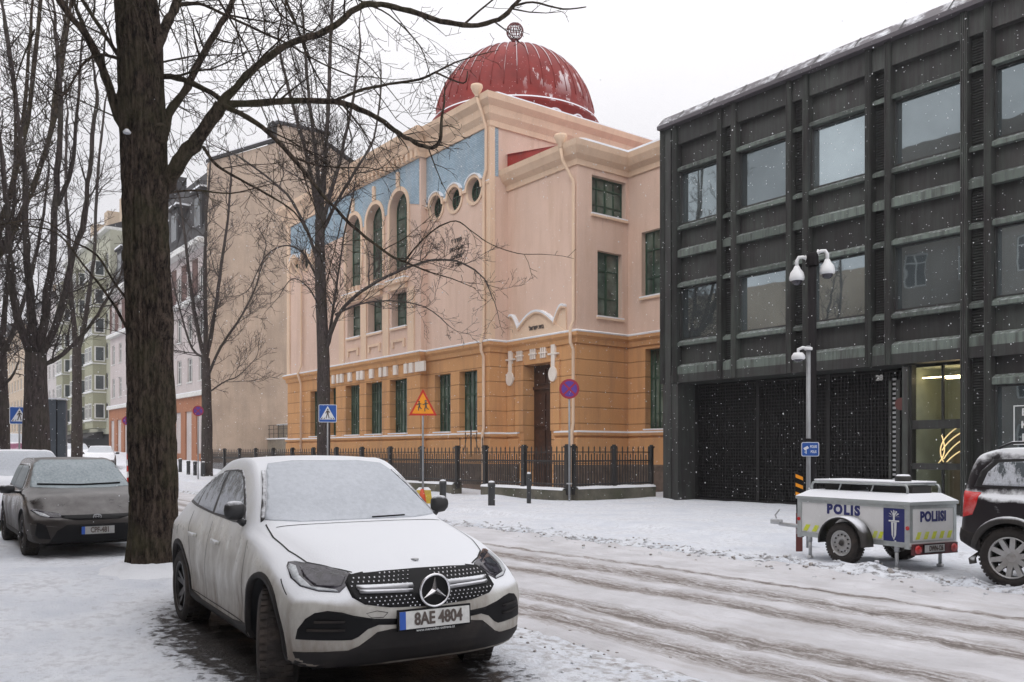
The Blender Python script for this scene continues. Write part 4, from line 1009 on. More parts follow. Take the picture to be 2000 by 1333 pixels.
def limb(mb,pts,r0,r1,lvl,rg,dens=1.,start=.12,droop=0.,lmax=1.9,minr=.0042,tip=True,step=.36,k=None):
    """limb along given points (smoothed) with branches; returns nothing"""
    P=[Vector(p) for p in pts]; S=[]
    for i in range(len(P)-1):
        a=P[max(i-1,0)];b=P[i];c=P[i+1];d=P[min(i+2,len(P)-1)]
        for j in range(4):
            t=j/4; S.append(.5*((2*b)+(c-a)*t+(2*a-5*b+4*c-d)*t*t+(3*b-a-3*c+d)*t**3))
    S.append(P[-1]); n=len(S)-1
    S=[s_+Vector((rg.gauss(0,1),rg.gauss(0,1),rg.gauss(0,1)))*r0*.10 for s_ in S]
    rad=[r0+(r1-r0)*(i/n)**.8 for i in range(n+1)]; rad=[x*(1+.06*rg.gauss(0,1)) for x in rad]
    mb.tube(S,rad,10 if r0>.1 else 8,caps=False)
    L=sum((S[i+1]-S[i]).length for i in range(n)); m=int(L*(1-start)/step*dens)
    for j in range(m):
        t=start+(1-start)*(j+rg.random())/m; i=min(n-1,int(t*n)); ax=(S[i+1]-S[i]).normalized()
        perp=Vector((rg.gauss(0,1),rg.gauss(0,1),rg.gauss(0,.9)+.25)); perp=(perp-ax*perp.dot(ax)).normalized()
        a=R(rg.uniform(30,68)); nd=ax*math.cos(a)+perp*math.sin(a)
        grow(mb,S[i],nd,rg.uniform(.35,1)*lmax*(1.05-.5*t),min(.5*rad[i],rg.uniform(.007,.017)*(lmax/1.5)),lvl,rg,droop,dens,minr)
    if tip: grow(mb,S[-1],S[-1]-S[-2],lmax*.5,r1,lvl,rg,droop,dens,minr)
def trunkmesh(pts,rads,rg,seg=28,flare=1.,bumpy=.05,vs_=.14,fis=0.):
    P=[Vector(p) for p in pts]; vs=[];fs=[]; rows=[]
    for i in range(len(P)-1):
        m=max(2,int((P[i+1]-P[i]).length/vs_))
        for j in range(m): t=j/m; rows.append((P[i].lerp(P[i+1],t),rads[i]+(rads[i+1]-rads[i])*t))
    rows.append((P[-1],rads[-1])); z0=P[0].z; off=rg.uniform(0,50)
    for p,r in rows:
        fl=flare*.28*math.exp(-(p.z-z0)/.28)
        for k in range(seg):
            a=2*pi*k/seg; ca,sa=math.cos(a),math.sin(a)
            q=r*(1+bumpy*noise.noise(Vector((ca*2.2,sa*2.2,p.z*.8+off)))*1.6+bumpy*.7*noise.noise(Vector((ca*7,sa*7,p.z*1.6+off)))+fl*(.55+.45*math.sin(a*4+off+noise.noise(Vector((p.z,a,0))))))
            
            if fis: q+=-fis*max(0,1-5.5*abs(noise.noise(Vector((ca*5.2,sa*5.2,p.z*.95+off+.35*noise.noise(Vector((ca*3,sa*3,p.z*3))))))))-fis*.5*max(0,1-5*abs(noise.noise(Vector((ca*11,sa*11,p.z*2.6+off)))))
            vs.append((p.x+ca*q,p.y+sa*q,p.z))
    for i in range(len(rows)-1):
        for k in range(seg): fs.append((i*seg+k,i*seg+(k+1)%seg,(i+1)*seg+(k+1)%seg,(i+1)*seg+k))
    return MB().add(vs,fs,True)
def tree_root(label,p,group='bare lime trees lining the street'): return empty('lime_tree',(p.x,p.y,gz(p.x,p.y)),0,label,'tree',group)
def put(S,mb,name,mat): 
    o=mb.build(name,mat,S); o.location=-Vector(S.location); return o
def big_tree():
    rg=random.Random(11); D=11.6
    b=atd(302,1105,D); S=tree_root('massive dark trunked lime tree between the white car and the brown hatchback',b)
    b.z=gz(b.x,b.y)-.15
    A=lambda u,v,d=0.: atd(u,v,D+d)
    tr=trunkmesh([b,A(301,1040),A(296,850),A(290,600),A(283,330),A(272,120),A(262,-60),A(255,-330),A(262,-700)],[.345,.315,.29,.285,.285,.28,.262,.23,.15],rg,130,1.,.09,.05,.034)
    # burls and old pruning scars
    for u,v,r,du in ((308,372,.15,0),(314,262,.10,0),(318,640,.13,0),(250,500,.09,0),(314,505,.10,0)):
        c=A(u,v,-.08); q=MB(); n=12
        q.lathe([(r*math.sin(pi*k/8)*(1+.12*rg.gauss(0,1)),-r*1.5*math.cos(pi*k/8)) for k in range(9)],tuple(c),n=14); tr.add(q.v,q.f,True)
    put(S,tr,'trunk',M['bark'])
    cl=MB(); n=60; cl.add([(b.x+(r+.05*noise.noise(Vector((math.cos(2*pi*k/n)*2,math.sin(2*pi*k/n)*2,r*3))))*math.cos(2*pi*k/n),b.y+(r+.05*noise.noise(Vector((math.cos(2*pi*k/n)*2,math.sin(2*pi*k/n)*2,r*3))))*math.sin(2*pi*k/n),gz(b.x,b.y)+h+.02*noise.noise(Vector((k*.4,r*9,0)))) for r,h in ((.34,.10),(.44,.11),(.52,.06),(.66,.0),(.85,-.06)) for k in range(n)],[(i*n+k,i*n+(k+1)%n,(i+1)*n+(k+1)%n,(i+1)*n+k) for i in range(4) for k in range(n)],True); put(S,cl,'snow_collar',M['snow'])
    sc_=MB(); c=A(248,258,-.30); sc_.lathe([(.045,-.02),(.05,.0),(.02,.035),(0,.04)],tuple(c),n=10); put(S,sc_,'snow_in_scar',M['snow'])
    c=MB()
    L=lambda pts,r0,r1,lv=2,**k: limb(c,[A(*p) for p in pts],r0,r1,lv,rg,**dict(k,dens=k.get('dens',1.)*1.2))
    L([(290,430,.05),(318,372,.0),(350,318,-.1),(385,270,-.2),(430,205,-.3)],.125,.078,1,start=.6,dens=.8,tip=False)
    L([(430,205,-.3),(462,170,-.3),(490,140,-.3),(560,88,-.2),(640,60,-.1),(700,14,.0),(745,10,.1),(800,22,.1),(860,40,.15),(920,50,.2),(975,38,.2),(1003,12,.2)],.052,.028,2,start=.1,dens=.8)
    L([(1000,14,.2),(1040,5,.2),(1100,18,.2),(1145,14,.2)],.018,.008,0,start=.5,dens=.5,tip=False)
    L([(430,205,-.3),(500,202,-.1),(560,198,.2),(650,198,.5),(700,213,.7),(740,232,.8),(780,262,.9),(820,283,1.),(850,288,1.),(862,268,1.)],.052,.026,2,start=.1,dens=.9,droop=.5)
    L([(655,197,.5),(700,178,.4),(760,165,.4),(820,155,.4),(850,142,.4)],.024,.014,2,dens=.7)
    L([(850,142,.4),(905,163,.4),(913,140,.4)],.014,.007,1,dens=.4,tip=False)
    L([(440,208,-.3),(500,240,-.5),(550,285,-.6),(590,330,-.7),(640,392,-.8),(700,452,-.8),(760,498,-.8),(790,512,-.8)],.036,.013,2,dens=.9,droop=.5)
    L([(790,512,-.8),(815,480,-.8),(850,448,-.8),(890,432,-.8),(925,455,-.8),(960,478,-.8),(1010,495,-.8),(1060,497,-.8)],.013,.004,1,dens=.6,droop=.6,lmax=.8)
    L([(280,145,0),(305,150,0),(345,153,.1),(400,175,0),(435,198,-.25)],.045,.034,2,start=.2,tip=False)
    L([(290,330,.1),(318,275,.05),(330,225,.2),(365,170,.4),(400,100,.6),(430,50,.8),(455,5,.9),(480,-60,1.)],.062,.036,2,dens=1.)
    L([(285,150,.05),(305,95,0),(325,50,.2),(345,5,.4),(352,-60,.5)],.075,.05,2)
    L([(343,12,.4),(390,8,.4),(430,25,.3),(500,58,.1),(560,85,0),(620,120,-.1),(690,150,-.2)],.024,.009,2,dens=.9)
    L([(252,262,0),(232,232,0),(205,150,-.1),(178,85,-.2),(130,22,-.3),(95,-25,-.3)],.066,.04,2)
    L([(178,90,-.2),(150,20,.1),(130,-30,.3)],.03,.02,2)
    L([(250,130,.1),(222,95,.1),(190,45,.3),(160,0,.5),(140,-40,.6)],.034,.024,2)
    L([(250,125,-.1),(222,112,-.1),(195,108,-.2),(165,122,-.4),(142,160,-.5),(120,188,-.6),(95,170,-.7)],.026,.010,2)
    L([(398,288,-.2),(422,322,-.4),(470,352,-.5),(530,384,-.6),(575,415,-.7),(600,455,-.7)],.024,.008,2,droop=.6,dens=.9)
    L([(290,400,.1),(320,380,.1),(380,372,.5),(450,378,.9),(520,362,1.1)],.02,.008,2,dens=.8)
    L([(255,590,-.1),(228,560,-.1),(190,500,-.3),(140,470,-.5),(80,430,-.7),(0,440,-.9)],.02,.007,2,dens=.8,lmax=1.3)
    L([(275,690,0),(250,645,0),(215,585,.2),(165,520,.4),(110,455,.7),(40,440,.9)],.026,.009,2,dens=.7,lmax=1.2)
    L([(640,-40,.3),(700,0,.3),(760,30,.3),(820,90,.3),(840,150,.3)],.016,.006,2,dens=.9)
    L([(540,-40,.3),(575,40,.2),(600,110,.1),(640,180,.1),(700,250,.1)],.02,.006,2,dens=.9,droop=.4)
    L([(500,-60,1.2),(540,20,1.4),(600,60,1.5),(700,110,1.6),(780,200,1.6)],.018,.006,2,dens=.9,droop=.4)
    L([(300,-60,0),(340,-110,.5),(400,-140,1.),(520,-120,1.4),(620,-30,1.6)],.045,.015,2,dens=.8,droop=.5)
    # fine twigs filling the left and top of the picture
    for q in range(15):
        u0=rg.uniform(-40,560); u1=u0+rg.uniform(-110,150); v0=-70 if q%3 else rg.uniform(-40,60); v1=rg.uniform(130,330); dd=rg.uniform(-.8,2.2)
        um=(u0+u1)/2+rg.uniform(-40,40); L([(u0,v0,dd),(um,(v0+v1)/2,dd+.1),(u1,v1,dd+.2)],.014,.005,2,dens=1.,droop=.4,lmax=1.5)
    put(S,c,'crown',M['bark'])
big_tree()
def stem_tree(label,u,depth,trunk,stems,rg,rb,mat='bark_far',lvl=2,dens=1.,lmax=2.2,minr=.006,step=.5,z=None,rs=1.):
    p=atd(u,885,depth); S=tree_root(label,p); g=gz(p.x,p.y)-.2
    A=lambda q:atd(q[0],q[1],depth+(q[2] if len(q)>2 else 0))
    pts=[Vector((p.x,p.y,g))]+[A(q) for q in trunk]
    n=len(pts); put(S,trunkmesh(pts,[rb*(1.08-.35*i/(n-1)) for i in range(n)],rg,18,1.,.05),'trunk',M[mat])
    c=MB()
    for st in stems:
        limb(c,[A(q) for q in st[0]],st[1]*rs,st[2]*rs,lvl,rg,dens=dens,lmax=lmax,minr=minr,step=step,start=st[3] if len(st)>3 else .15)
    put(S,c,'crown',M[mat]); return S
UP=.075
# far pavement, in front of the domed building
stem_tree('slim lime tree on the far pavement in front of the arched windows, fan shaped crown',632,36.9,[(632,700),(626,560),(624,430)],
 [([(624,440),(615,380,-.2),(598,300,-.5),(570,200,-.8),(548,110,-1)],.12,.05),([(624,440),(622,360,.3),(612,260,.5),(600,150,.8),(592,40,1)],.11,.05),
  ([(624,440),(632,340,0),(640,230,0),(645,100,.4),(650,0,.5)],.13,.05),([(626,450),(645,380,-.5),(668,300,-1),(690,190,-1.5),(705,80,-1.5)],.11,.04),
  ([(626,460),(655,400,.5),(690,340,1),(730,270,1.5),(745,170,1.6)],.09,.04),([(622,520),(600,450,-.4),(560,380,-.7),(500,330,-1),(455,300,-1.2)],.08,.03),
  ([(636,690),(650,640,-.3),(672,600,-.6),(720,560,-1.2),(790,525,-1.6),(850,508,-2),(905,515,-2.2),(945,545,-2.4),(965,590,-2.4)],.10,.02,.3),
  ([(634,700),(648,620,.4),(660,540,.7),(672,460,1),(690,380,1.2)],.07,.03),([(655,615,-.4),(700,595,-1),(760,588,-1.5),(830,600,-2),(880,640,-2)],.05,.015),
  ([(626,560),(596,500,.3),(560,480,.6),(520,500,.9),(490,560,1)],.05,.02),([(624,600),(600,560,-1),(570,545,-1.5),(545,580,-2)],.04,.015)],
 random.Random(3),.27,dens=1.05,lmax=3.0,minr=.008,step=.36)
stem_tree('lime tree on the far pavement in front of the mauve house and beige gable',404,48.,[(404,800),(402,700)],
 [([(402,710),(385,640,-.4),(372,560,-.8),(362,470,-1),(350,380,-1)],.14,.05),([(402,710),(402,620,0),(400,520,.5),(404,420,.8),(410,320,1)],.14,.05),
  ([(403,700),(420,610,.5),(432,520,1),(445,430,1.2),(452,340,1.2)],.12,.05),([(404,740),(430,680,-1),(470,620,-1.5),(500,560,-2),(520,480,-2)],.09,.03),
  ([(402,700),(375,680,.5),(350,600,.8),(330,520,1)],.08,.03),([(404,770),(440,745,-.5),(465,735,-1),(500,700,-1)],.05,.02)],
 random.Random(5),.30,dens=1.05,lmax=3.2,minr=.0095,step=.5)
# camera side, left of the picture
stem_tree('many stemmed mossy lime tree behind the brown hatchback, left edge',72,24.,[(71,820),(70,690)],
 [([(69,770),(66,715),(35,620,-.3),(18,500,-.6),(12,380,-.8),(-5,250,-1)],.20,.07),([(70,770),(68,715),(60,600,.2),(52,480,.3),(48,340,.4),(30,180,.5),(10,40,.5)],.20,.07),
  ([(72,770),(74,710),(90,600,.3),(104,480,.6),(112,340,.8),(118,200,1.),(108,60,1.)],.22,.07),([(74,770),(80,700),(115,620,-.4),(138,520,-.8),(165,420,-1),(178,300,-1.2),(190,180,-1.2)],.17,.06),
  ([(85,715),(125,690,.3),(165,650,.6),(200,600,.8),(235,540,1.)],.10,.04),
  ([(112,400,.8),(140,330,.5),(150,220,.3),(160,80,.1)],.10,.04),([(18,500,-.6),(-30,420,-.8),(-60,300,-1)],.08,.03)],
 random.Random(8),.36,mat='bark_far',dens=1.15,lmax=2.6,minr=.006,step=.45,rs=.72)
stem_tree('lime tree at the very left edge, farther up the row of parked cars',2,32.,[(2,800),(0,690)],
 [([(1,760),(0,710),(-20,600),(-30,450,-.5),(-40,300,-1)],.18,.07),([(1,760),(0,710),(10,600,.5),(22,470,.8),(30,320,1),(28,150,1)],.18,.06),([(2,700),(30,640,-.5),(55,560,-1),(80,450,-1.2),(95,330,-1.2)],.14,.05),([(0,760),(20,740,-.5),(32,720,-1)],.1,.04)],
 random.Random(9),.30,mat='bark_far',dens=1.1,lmax=2.8,minr=.008,step=.6,rs=.75)
stem_tree('tall lime tree seen between the left tree and the big trunk',150,44.,[(150,830),(150,680)],
 [([(150,700),(140,600),(135,480,-.5),(128,360,-1),(132,220,-1)],.2,.07),([(150,700),(170,600,.5),(185,480,.8),(190,350,1),(205,200,1)],.2,.06),],
 random.Random(10),.28,mat='bark_far',dens=1.1,lmax=3.2,minr=.010,step=.8,rs=.7)
# trees behind the camera side, mirrored in the upper office windows
for i,(x,y,sd,l) in enumerate(((-36,3.6,21,'tall lime tree of the near row mirrored in the top office windows'),(-3.0,-3.,22,'lime tree beside the camera mirrored in the right office windows'))):
    rg=random.Random(sd); S=tree_root(l,Vector((x,y,0))); put(S,trunkmesh([(x,y,-.2),(x+.1,y,5),(x,y+.1,9)],[.34,.28,.22],rg,14),'trunk',M['bark']); c=MB()
    for k in range(11):
        a=k*.6; limb(c,[(x,y,7+k*.2),(x+1.2*math.cos(a),y+1.2*math.sin(a),9.5),(x+2.4*math.cos(a),y+2.4*math.sin(a),13),(x+3.*math.cos(a),y+3*math.sin(a),17),(x+3.3*math.cos(a),y+3.3*math.sin(a),20)],.14,.04,2,rg,lmax=2.6,step=.55,minr=.012)
    put(S,c,'crown',M['bark'])
# ================================================================== cars: lofted body shells, details laid onto the shell by ray casting
def mono(kn):
    xs=[k[0] for k in kn]; ys=[k[1] for k in kn]; n=len(xs)
    d=[(ys[i+1]-ys[i])/(xs[i+1]-xs[i]) for i in range(n-1)]; m=[d[0]]+[0 if d[i-1]*d[i]<=0 else 2*d[i-1]*d[i]/(d[i-1]+d[i]) for i in range(1,n-1)]+[d[-1]]
    def f(x):
        if x<=xs[0]: return ys[0]
        if x>=xs[-1]: return ys[-1]
        i=0
        while x>xs[i+1]: i+=1
        h=xs[i+1]-xs[i]; t=(x-xs[i])/h
        return ys[i]*(1+2*t)*(1-t)**2+m[i]*h*t*(1-t)**2+ys[i+1]*t*t*(3-2*t)+m[i+1]*h*t*t*(t-1)
    return f
class Shell:
    def __init__(s,K,L,plan_f,plan_r,nx=110,exp_f=3.,exp_r=3.):
        """K: dict of knot lists; L: half length"""
        f={k:mono(v) for k,v in K.items()}; s.L=L; rows=[]
        for i in range(nx+1):
            t=i/nx; x=-L+2*L*(.5-.5*math.cos(pi*t))*.55+2*L*t*.45
            zb,w,zs,zw=f['zb'](x),f['w'](x),f['zs'](x),f['zw'](x); yb,zbl,yr,zr,zt=f['yb'](x),f['zbl'](x),f['yr'](x),f['zr'](x),f['zt'](x)
            R0=[(0,zb),(w*.5,zb),(w*.86,zb+.005),(w*.955,zb+.05),(w*.975,zb+.14),(w*.985,zw-.14),(w,zw),(w*.99,(zw+zs)/2),(w*.965,zs),(yb,zbl),(yb+(yr-yb)*.5+.02*(zr-zbl),zbl+(zr-zbl)*.52),(yr,zr),(yr*.86,zr+(zt-zr)*.55),(yr*.5,zr+(zt-zr)*.88),(0,zt)]
            P=[]
            for j in range(len(R0)-1):
                a=R0[max(j-1,0)];b=R0[j];c=R0[j+1];d=R0[min(j+2,len(R0)-1)]
                for q in range(3):
                    u=q/3; e=[.5*((2*b[k])+(c[k]-a[k])*u+(2*a[k]-5*b[k]+4*c[k]-d[k])*u*u+(3*b[k]-a[k]-3*c[k]+d[k])*u**3) for k in (0,1)]
                    if j in (2,): e=[b[k]+(c[k]-b[k])*u for k in (0,1)]
                    P.append(tuple(e))
            P.append(R0[-1]); rows.append((x,P))
        m=len(rows[0][1]); ring=2*m-2
        wmax=max(p[0] for x,P in rows for p in P)
        def X(x,y,z):
            wf=ss(L-1.35,L,x)*plan_f*(abs(y)/wmax)**exp_f; wr=ss(L-1.35,L,-x)*plan_r*(abs(y)/wmax)**exp_r
            tf=0
            if 'nose' in f and x>L-.9: tf=f['nose'](z)*ss(L-.9,L,x)
            if 'tail' in f and x<-L+.9: tf=-f['tail'](z)*ss(L-.9,L,-x)
            return x-wf+wr-tf
        vs=[];fs=[]
        def addring(x,P):
            full=[(y,z) for y,z in P]+[(-y,z) for y,z in P[-2:0:-1]]
            for y,z in full: vs.append((X(x,y,z),y,z))
        for x,P in rows: addring(x,P)
        n=len(rows)
        for i in range(n-1):
            for k in range(ring): fs.append((i*ring+k,i*ring+(k+1)%ring,(i+1)*ring+(k+1)%ring,(i+1)*ring+k))
        for end in (0,1):
            x,P=rows[-1] if end else rows[0]; base=(n-1)*ring if end else 0
            zc=(P[0][1]+P[-1][1])/2; prev=base; sc_=(.93,.84,.7,.5,.25)
            for q,k_ in enumerate(sc_):
                st=len(vs); bul=(.018,.03,.04,.045,.047)[q]*(1 if end else -1)
                for y,z in [(y,z) for y,z in P]+[(-y,z) for y,z in P[-2:0:-1]]:
                    yy=y*k_; zz=zc+(z-zc)*k_; vs.append((X(x,yy,zz)+bul,yy,zz))
                for k in range(ring): fs.append((prev+k,prev+(k+1)%ring,st+(k+1)%ring,st+k))
                prev=st
            vs.append((X(x,0,zc)+(.047 if end else -.047),0,zc)); c=len(vs)-1
            for k in range(ring): fs.append((prev+k,prev+(k+1)%ring,c))
        s.vs=[Vector(v) for v in vs]; s.fs=fs
        me=bpy.data.meshes.new('shell'); me.from_pydata(vs,[],fs); bm=bmesh.new(); bm.from_mesh(me); bmesh.ops.recalc_face_normals(bm,faces=bm.faces[:])
        s.bvh=BVHTree.FromBMesh(bm); s.bm=bm; bpy.data.meshes.remove(me)
    def hit(s,view,a,b):
        if view=='f': o,d=Vector((6,a,b)),Vector((-1,0,0))
        elif view=='r': o,d=Vector((-6,a,b)),Vector((1,0,0))
        elif view=='l': o,d=Vector((a,4,b)),Vector((0,-1,0))     # left flank (+y)
        elif view=='s': o,d=Vector((a,-4,b)),Vector((0,1,0))     # right flank (-y)
        else: o,d=Vector((a,b,6)),Vector((0,0,-1))
        p,n,i,_=s.bvh.ray_cast(o,d)
        if p is None: return None,None
        if n.dot(d)>0: n=-n
        return p,n
    def decal(s,mb,view,poly,off=.004,cell=.035,depth=.012,holes=()):
        """polygon in the 2D view laid on the shell as a thin plate"""
        bm=bmesh.new(); loops=[poly]+list(holes); t=tessellate_polygon([[Vector((a,b,0)) for a,b in l] for l in loops]); flat=[q for l in loops for q in l]
        V=[bm.verts.new((a,b,0)) for a,b in flat]
        for f in t:
            try: bm.faces.new([V[i] for i in f])
            except ValueError: pass
        for ax in (0,1):
            lo=min(q[ax] for q in flat); hi=max(q[ax] for q in flat); k=int((hi-lo)/cell)
            for i in range(1,k+1):
                co=[0,0,0]; no=[0,0,0]; co[ax]=lo+(hi-lo)*i/(k+1); no[ax]=1
                bmesh.ops.bisect_plane(bm,geom=bm.verts[:]+bm.edges[:]+bm.faces[:],plane_co=co,plane_no=no,dist=1e-5)
        bm.verts.index_update(); out=[];base=[];ok=True; bad=set()
        for v in bm.verts:
            p,n=s.hit(view,v.co.x,v.co.y)
            if p is None: bad.add(v.index); out.append(Vector((0,0,0))); base.append(Vector((0,0,0))); continue
            out.append(p+n*off); base.append(p+n*(off-depth))
        nv=len(out); fs=[];edges=[]
        for f in bm.faces:
            ii=[v.index for v in f.verts]
            if any(i in bad for i in ii): continue
            fs.append(tuple(ii))
        for e in bm.edges:
            if len(e.link_faces)==1:
                a,b=e.verts[0].index,e.verts[1].index
                if a in bad or b in bad: continue
                fs.append((a,b,b+nv,a+nv))
        bm.free(); mb.add(out+base,fs,True); return mb
    def seam(s,mb,view,pts,w=.008,off=.0025):
        P=[]
        for i in range(len(pts)-1):
            a,b=Vector(pts[i]),Vector(pts[i+1]); k=max(1,int((b-a).length/.04)); P+= [a.lerp(b,j/k) for j in range(k)]
        P.append(Vector(pts[-1])); vs=[];fs=[];c=0
        for i,p in enumerate(P):
            d=(P[min(i+1,len(P)-1)]-P[max(i-1,0)]).normalized(); q=Vector((-d.y,d.x))*w/2
            h1,n1=s.hit(view,*(p+q)); h2,n2=s.hit(view,*(p-q))
            if h1 is None or h2 is None: continue
            vs+= [h1+n1*off,h2+n2*off]; c+=1
        fs=[(2*i,2*i+1,2*i+3,2*i+2) for i in range(c-1)]; mb.add(vs,fs,True)
    def body(s,name,mat,parent,wheels,rw,arch_r=None,sub=0,yin=.55,snowmat=None):
        me=bpy.data.meshes.new(name); s.bm.to_mesh(me); 
        for p in me.polygons: p.use_smooth=True
        me.materials.append(mat); me.materials.append(M['black'])
        o=bpy.data.objects.new(name,me); COL.objects.link(o); r=arch_r or rw+.05
        cut=MB()
        for (x,z) in wheels:
            for sg in (-1,1):
                cut.lathe([(0,sg*yin),(r,sg*yin),(r,sg*1.4),(0,sg*1.4)],(x,0,z),axis='y',n=40)
        co=cut.build('cutter',[M['black']])
        md=o.modifiers.new('b','BOOLEAN'); md.operation='DIFFERENCE'; md.object=co; md.solver='EXACT'
        bpy.context.view_layer.update(); me2=bpy.data.meshes.new_from_object(o.evaluated_get(bpy.context.evaluated_depsgraph_get()))
        o.modifiers.clear(); o.data=me2; cm=co.data; bpy.data.objects.remove(co); bpy.data.meshes.remove(cm)
        # faces inside the arches are plain black liner
        for p in me2.polygons:
            c=p.center
            for (x,z) in wheels:
                if abs(math.hypot(c.x-x,c.z-z)-r)<.02 and abs(c.y)>yin-.01 and abs(p.normal.y)<.35 and (Vector((p.normal.x,0,p.normal.z)).dot(Vector((c.x-x,0,c.z-z)))<0): p.material_index=1
                if abs(abs(c.y)-yin)<.01 and math.hypot(c.x-x,c.z-z)<r+.02: p.material_index=1
        me2.name=name; o.parent=parent
        return o
def paint(name,col,snow_top=.0,dirt=.6,dirtc=(.16,.125,.10),rough=.35,zlo=.3,zhi=.8,snowc=SNOWC,ns=3.,lo=.35,hi=.6,amt=.5,metal=0.,cutz=None):
    m,nt,b=newmat(name); v=coord(nt); sp=nt.nodes.new('ShaderNodeSeparateXYZ'); nt.links.new(v,sp.inputs[0])
    n=noi(nt,v,5,7,.65); n2=noi(nt,coord(nt,(2,2,.8)),2.5,6,.65)
    d=mth(nt,'ADD',val(nt,sp.outputs[2],zlo,zhi,1,0),mth(nt,'MULTIPLY',mth(nt,'SUBTRACT',n2,.5),1.3))
    c=mixc(nt,val(nt,d,.1,1.,0,dirt),col,dirtc)
    sn=upsnow(nt,v,lo,hi,ns,amt)
    if snow_top>0: sn=mth(nt,'MULTIPLY',sn,snow_top); c=mixc(nt,sn,c,snowc)
    nt.links.new(c,b.inputs['Base Color'])
    rr=mth(nt,'ADD',val(nt,d,.1,1.,rough,.75),mth(nt,'MULTIPLY',sn,.5)) ; nt.links.new(rr,b.inputs['Roughness'])
    b.inputs['Metallic'].default_value=metal
    if metal: nt.links.new(mth(nt,'MULTIPLY',mth(nt,'SUBTRACT',1.,sn),metal),b.inputs['Metallic'])
    nf=noi(nt,v,60,4,.7); bump(nt,b,mth(nt,'MULTIPLY',nf,sn),.35,.006)
    return m
M['tyre']=simple('dirty_tyre_rubber',(.022,.018,.016),.9,0,.3,9.,.6,30,dirt=(.10,.075,.06))
M['rim_black']=simple('black_alloy',(.02,.02,.021),.4,.4,.2,9.,dirt=(.08,.06,.05))
M['rim_silver']=simple('silver_alloy',(.42,.42,.42),.4,.6,.1,9.,dirt=(.2,.17,.14))
M['chrome']=simple('chrome',(.72,.72,.74),.15,1.,.03)
M['arch']=simple('dark_wheel_arch_trim',(.014,.012,.012),.7,0,.2,6,spec=.3,dirt=(.05,.04,.034))
def tyre_profile(rw,wd,rr):
    h=wd/2; return [(rr,-h*.82),(rr+.02,-h*.95),((rw+rr)/2,-h*1.03),(rw-.035,-h*.93),(rw-.008,-h*.78),(rw,-h*.5),(rw,h*.5),(rw-.008,h*.78),(rw-.035,h*.93),((rw+rr)/2,h*1.03),(rr+.02,h*.95),(rr,h*.82)]
def wheel(parent,x,y,rw,wd,rr,spokes,mat,steer=0.,out=1,dbl=False):
    """wheel part with tyre and rim sub-parts; out=+1/-1 side the outer face looks to"""
    W=bpy.data.objects.new('wheel',None); COL.objects.link(W); W.parent=parent; W.location=(x,y,rw); W.rotation_euler=(0,0,steer)
    t=MB(); t.lathe(tyre_profile(rw,wd,rr),axis='y',n=44)
    for k in range(44):                       # tread blocks
        a=2*pi*k/44
        for q in (-.30,-.10,.10,.30):
            a2=a+(.03 if q in(-.1,.3) else 0); r0,r1=rw-.004,rw+.006; dy=wd*.085
            P=[(r*math.cos(a2+da),q*wd*1.1+sy*dy,r*math.sin(a2+da)) for r in (r0,r1) for da in (-.045,.045) for sy in (-1,1)]
            t.add(P,[(4,5,7,6),(0,1,5,4),(2,6,7,3),(0,4,6,2),(1,3,7,5)])
    t.build('tyre',M['tyre'],W)
    r=MB(); o=out; h=wd/2
    r.lathe([(rr,-h*.8),(rr*.97,-h*.8),(rr*.95,0),(rr*.97,h*.8),(rr,h*.8),(rr+.004,h*.84*1),],axis='y',n=36)
    r.lathe([(rr*1.0,o*h*.80),(rr*1.01,o*h*.93),(rr*.95,o*h*.93),(rr*.93,o*h*.7)],axis='y',n=36)
    r.lathe([(.0,o*h*.62),(.055,o*h*.62),(.075,o*h*.5),(.08,o*h*.2),(0,o*h*.2)],axis='y',n=20)
    for k in range(spokes):
        a=2*pi*k/spokes+.2
        for da in ((-.10,.10) if dbl else (0,)):
            ca,sa=math.cos(a+da),math.sin(a+da); c2,s2=math.cos(a+da*2.0),math.sin(a+da*2.0)
            w0,w1=(.026,.018) if dbl else (.035,.028)
            P=[]
            for rad,wd_,yy,C,S_ in ((.05,w0,o*h*.60,ca,sa),(rr*.96,w1,o*h*.82,c2,s2)):
                for sy in (-1,1):
                    for dd in (0,-.045*o): P.append((rad*C-sy*wd_*S_,yy+dd,rad*S_+sy*wd_*C))
            r.add(P,[(0,2,6,4),(0,4,5,1),(2,3,7,6),(1,5,7,3)])
    r.build('rim',mat,W)
    k=MB(); k.lathe([(0,-h*.3),(rr*.62,-h*.3),(rr*.62,-h*.1),(0,-h*.1)],axis='y',n=28); k.build('brake_disc',M['rim_black'],W)
    return W
